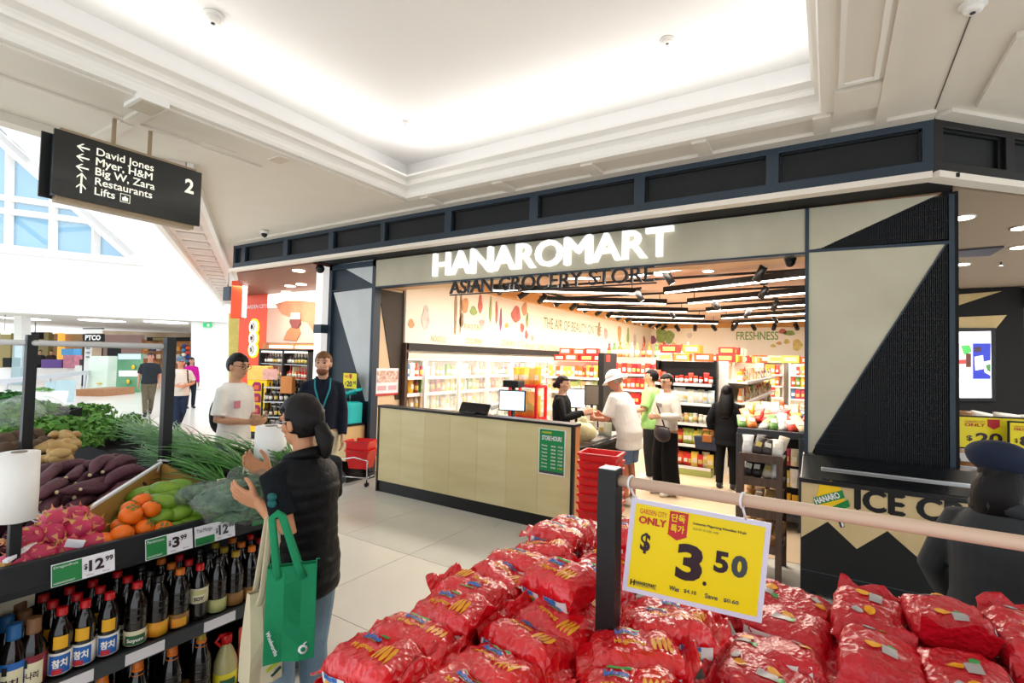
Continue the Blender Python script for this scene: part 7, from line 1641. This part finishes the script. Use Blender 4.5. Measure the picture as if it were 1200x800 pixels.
for i in range(14):
    u = 168 + (i % 7) * 7.5; v = 406 + (i // 7) * 9; fbox('shelf_goods', '', '', u, v, u + 5, v + 5, 32.7, .2, mat('goods%d' % (i % 5), ('#e8a04a', '#3a4a7a', '#d8d0c8', '#b8402e', '#e8d8b0')[i % 5], .6), parent=sh_)
cs_ = fbox('cap_rack', 'rack of bright caps at the edge of the white column', 'rack', 214, 404, 222, None, 25, .2, M_far_br)
for i in range(10):
    p = onD(215.5 + (i % 2) * 4.5, 405 + i * 2.6, 24.9); MB().ell(p, (.15, .10, .09), None, 10, 6).obj('cap', mat('cap%d' % (i % 5), ('#2a3a7a', '#d8502e', '#3f7aa8', '#c83a3a', '#e8e2d8')[i % 5], .7), cs_)
ex = MB().prism([onW(u, v, .05) for u, v in ((239, 383.2), (248.5, 383.2), (248.5, 378.5), (239, 378.5))], N1 * .12).obj('exit_sign', mat('exit_green', '#1f9a5a', .4, emit=.5)); tag(ex, 'green running-man exit sign on the white column', 'sign'); MB().prism([onW(u, v, -.07) for u, v in ((243, 382.4), (245.5, 382.4), (245.5, 379.5), (243, 379.5))], N1 * .03).obj('white_symbol', M_fw, ex)
ex = fbox('exit_sign', 'lit pale green exit sign at the left edge of the far hall', 'sign', 1, 388, 10, 391.5, 24, .12, mat('exit_pale', '#bfe8c0', .4, emit=.6)); q = onD(5, 389, 24.06); MB().tube([q, V(q.x, q.y, hall_z + .02)], .02, 6).obj('hanger', M_steel, ex)
fbox('black_box', 'small black display box at the left edge of the far hall', 'box', 3, 419, 12, 430, 24, .5, M_blackm); fbox('white_table', 'white stall table at the left edge of the far hall', 'table', -10, 431, 13.5, None, 24.2, 1, M_fw); dh = fbox('dark_hanging_box', 'dark box hanging beside the tall post in the far hall', 'box', 36, 389, 46, 397, 30, .3, M_blackm); q = onD(41, 390, 30.15); MB().tube([q, V(q.x, q.y, hall_z + .02)], .03, 6).obj('hanger', M_steel, dh)
for i, (u, v, D, c) in enumerate(((47, 418, 28.6, '#2b2b2e'), (60, 416, 28.6, '#33261f'))):
    p = onD(u, v, D); p.z = 0; person(('far person in dark clothes behind the left part of the purple counter', 'far person with a dark cap behind the right part of the purple counter')[i], p, toward_cam(p), 1.66, '#b98a6a', ('short', '#15110f'), (c, 1, .85, .02), ('trousers', '#222222'), '#222222', vox=.02)
for i, (u, v) in enumerate(((30, 372), (120, 374), (195, 377))):
    p = onD(u, v, 27); p.z = hall_z - .01; o = MB().lathe([(1.0, -.02), (1.0, .01)], 24).obj('ceiling_disc', mat('hall_light', '#ffffff', .4, emit=2)); o.location = p; tag(o, 'large round recessed ceiling lamp of the far hall', 'lamp', 'round lamps of the far hall')

# ================================================================ LABELS: repeats that look alike are told apart by where they lie
NAMES_INV = {}
# parts that sit on another part hang under it
RULES = {'label': ('label_lettering', 'blue_print', 'red_print', 'green_print', 'cream_print', 'orange_print', 'label_print', 'emblem', 'yellow_label'), 'card': ('price_lettering', 'green_panel', 'green_lettering', 'ribbon'), 'casing': ('screen',), 'head': ('lens',), 'housing': ('tube',), 'lanyard': ('badge', 'badge_print'), 'body': ('eyes', 'mouth', 'eyebrows'), 'wire_base': ('wheel',), 'timber_front': ('logo_ice', 'logo_band', 'logo_stick', 'logo_lettering', 'lettering'), 'front_board': ('arrow', 'lift_symbol', 'lettering'), 'side_label': ('side_green_stripe', 'side_yellow_stripe', 'side_lettering'), 'yellow_card': ('price_lettering', 'red_lettering', 'ribbon', 'ribbon_lettering', 'small_lettering', 'logo'), 'green_print': ('lettering', 'yellow_lettering'), 'bag_body': ('flap', 'zip', 'emblem', 'emblem_centre', 'tab', 'dash'), 'quilted_vest': ('vest_collar',), 'screen_frame': ('screen', 'advert_picture'), 'rim': ('diffuser',), 'lid': ('lid_handle',), 'poster_panel': ('printed_arm', 'printed_hand', 'printed_glass', 'printed_glass_bowl'), 'frame': ('mesh_panel', 'bead')}
for root_ in [o for o in SC.objects if o.parent is None and len(o.children)]:
    ch = {}
    for c in root_.children: ch.setdefault(c.name.split('.')[0], []).append(c)
    for pn, kids in RULES.items():
        if pn in ch and not (pn == 'frame' and root_.name != 'fascia'):
            for kn in kids:
                for c in ch.get(kn, ()):
                    if c.parent is root_: c.parent = ch[pn][0]
ORD = ['first', 'second', 'third', 'fourth', 'fifth', 'sixth', 'seventh', 'eighth', 'ninth', 'tenth', 'eleventh', 'twelfth', 'thirteenth', 'fourteenth', 'fifteenth', 'sixteenth', 'seventeenth', 'eighteenth', 'nineteenth', 'twentieth']
def ordn(i): return ORD[i] if i < 20 else '%d%s' % (i + 1, {1: 'st', 2: 'nd', 3: 'rd'}.get((i + 1) % 10, 'th') if (i + 1) % 100 not in (11, 12, 13) else 'th')
bpy.context.view_layer.update()
for place, calls in ROWS.items():
    for ci, call in enumerate(calls):
        for o in call:
            if len(calls) > 1: o['label'] = '%s, %s %s up, %s' % (NAMES_INV.get(o.name.split('.')[0], o.name.split('.')[0].replace('_', ' ')), ordn(ci), 'tier' if ' top of ' in place else 'shelf', place)
same = {}
for o in SC.objects:
    if o.parent is None and 'label' in o: same.setdefault(o['label'], []).append(o)
for lab, os_ in same.items():
    if len(os_) < 2: continue
    q = []
    for o in os_:
        d = o.matrix_world.translation - EYE; z = max(.01, d.dot(CZ)); q.append((FPX * d.dot(CX) / z, FPX * d.dot(CYD) / z, o))
    u0 = min(a for a, b, c in q); u1 = max(a for a, b, c in q); v0 = min(b for a, b, c in q); v1 = max(b for a, b, c in q); n = len(q)
    K = 1 if ' up, ' in lab else max(1, min(6, round(math.sqrt(n * (v1 - v0 + 1) / (u1 - u0 + 1))))) if n > 5 else 1
    q.sort(key=lambda t: t[1]); rows = [q[i * n // K:(i + 1) * n // K] for i in range(K)]
    for ri, row_ in enumerate(rows):
        row_.sort(key=lambda t: t[0])
        for i, (_, _, o) in enumerate(row_):
            w_ = ('leftmost' if i == 0 else 'rightmost' if i == len(row_) - 1 else ordn(i) + ' from left')
            if K > 1: w_ += ' in ' + ('top' if ri == 0 else 'bottom' if ri == K - 1 else ordn(ri)) + ' row'
            o['label'] = lab + ', ' + w_
for o in SC.objects:
    if o.parent is None and 'label' in o and len(o['label'].split()) > 16: print('LONG', o.name, len(o['label'].split()), o['label'])
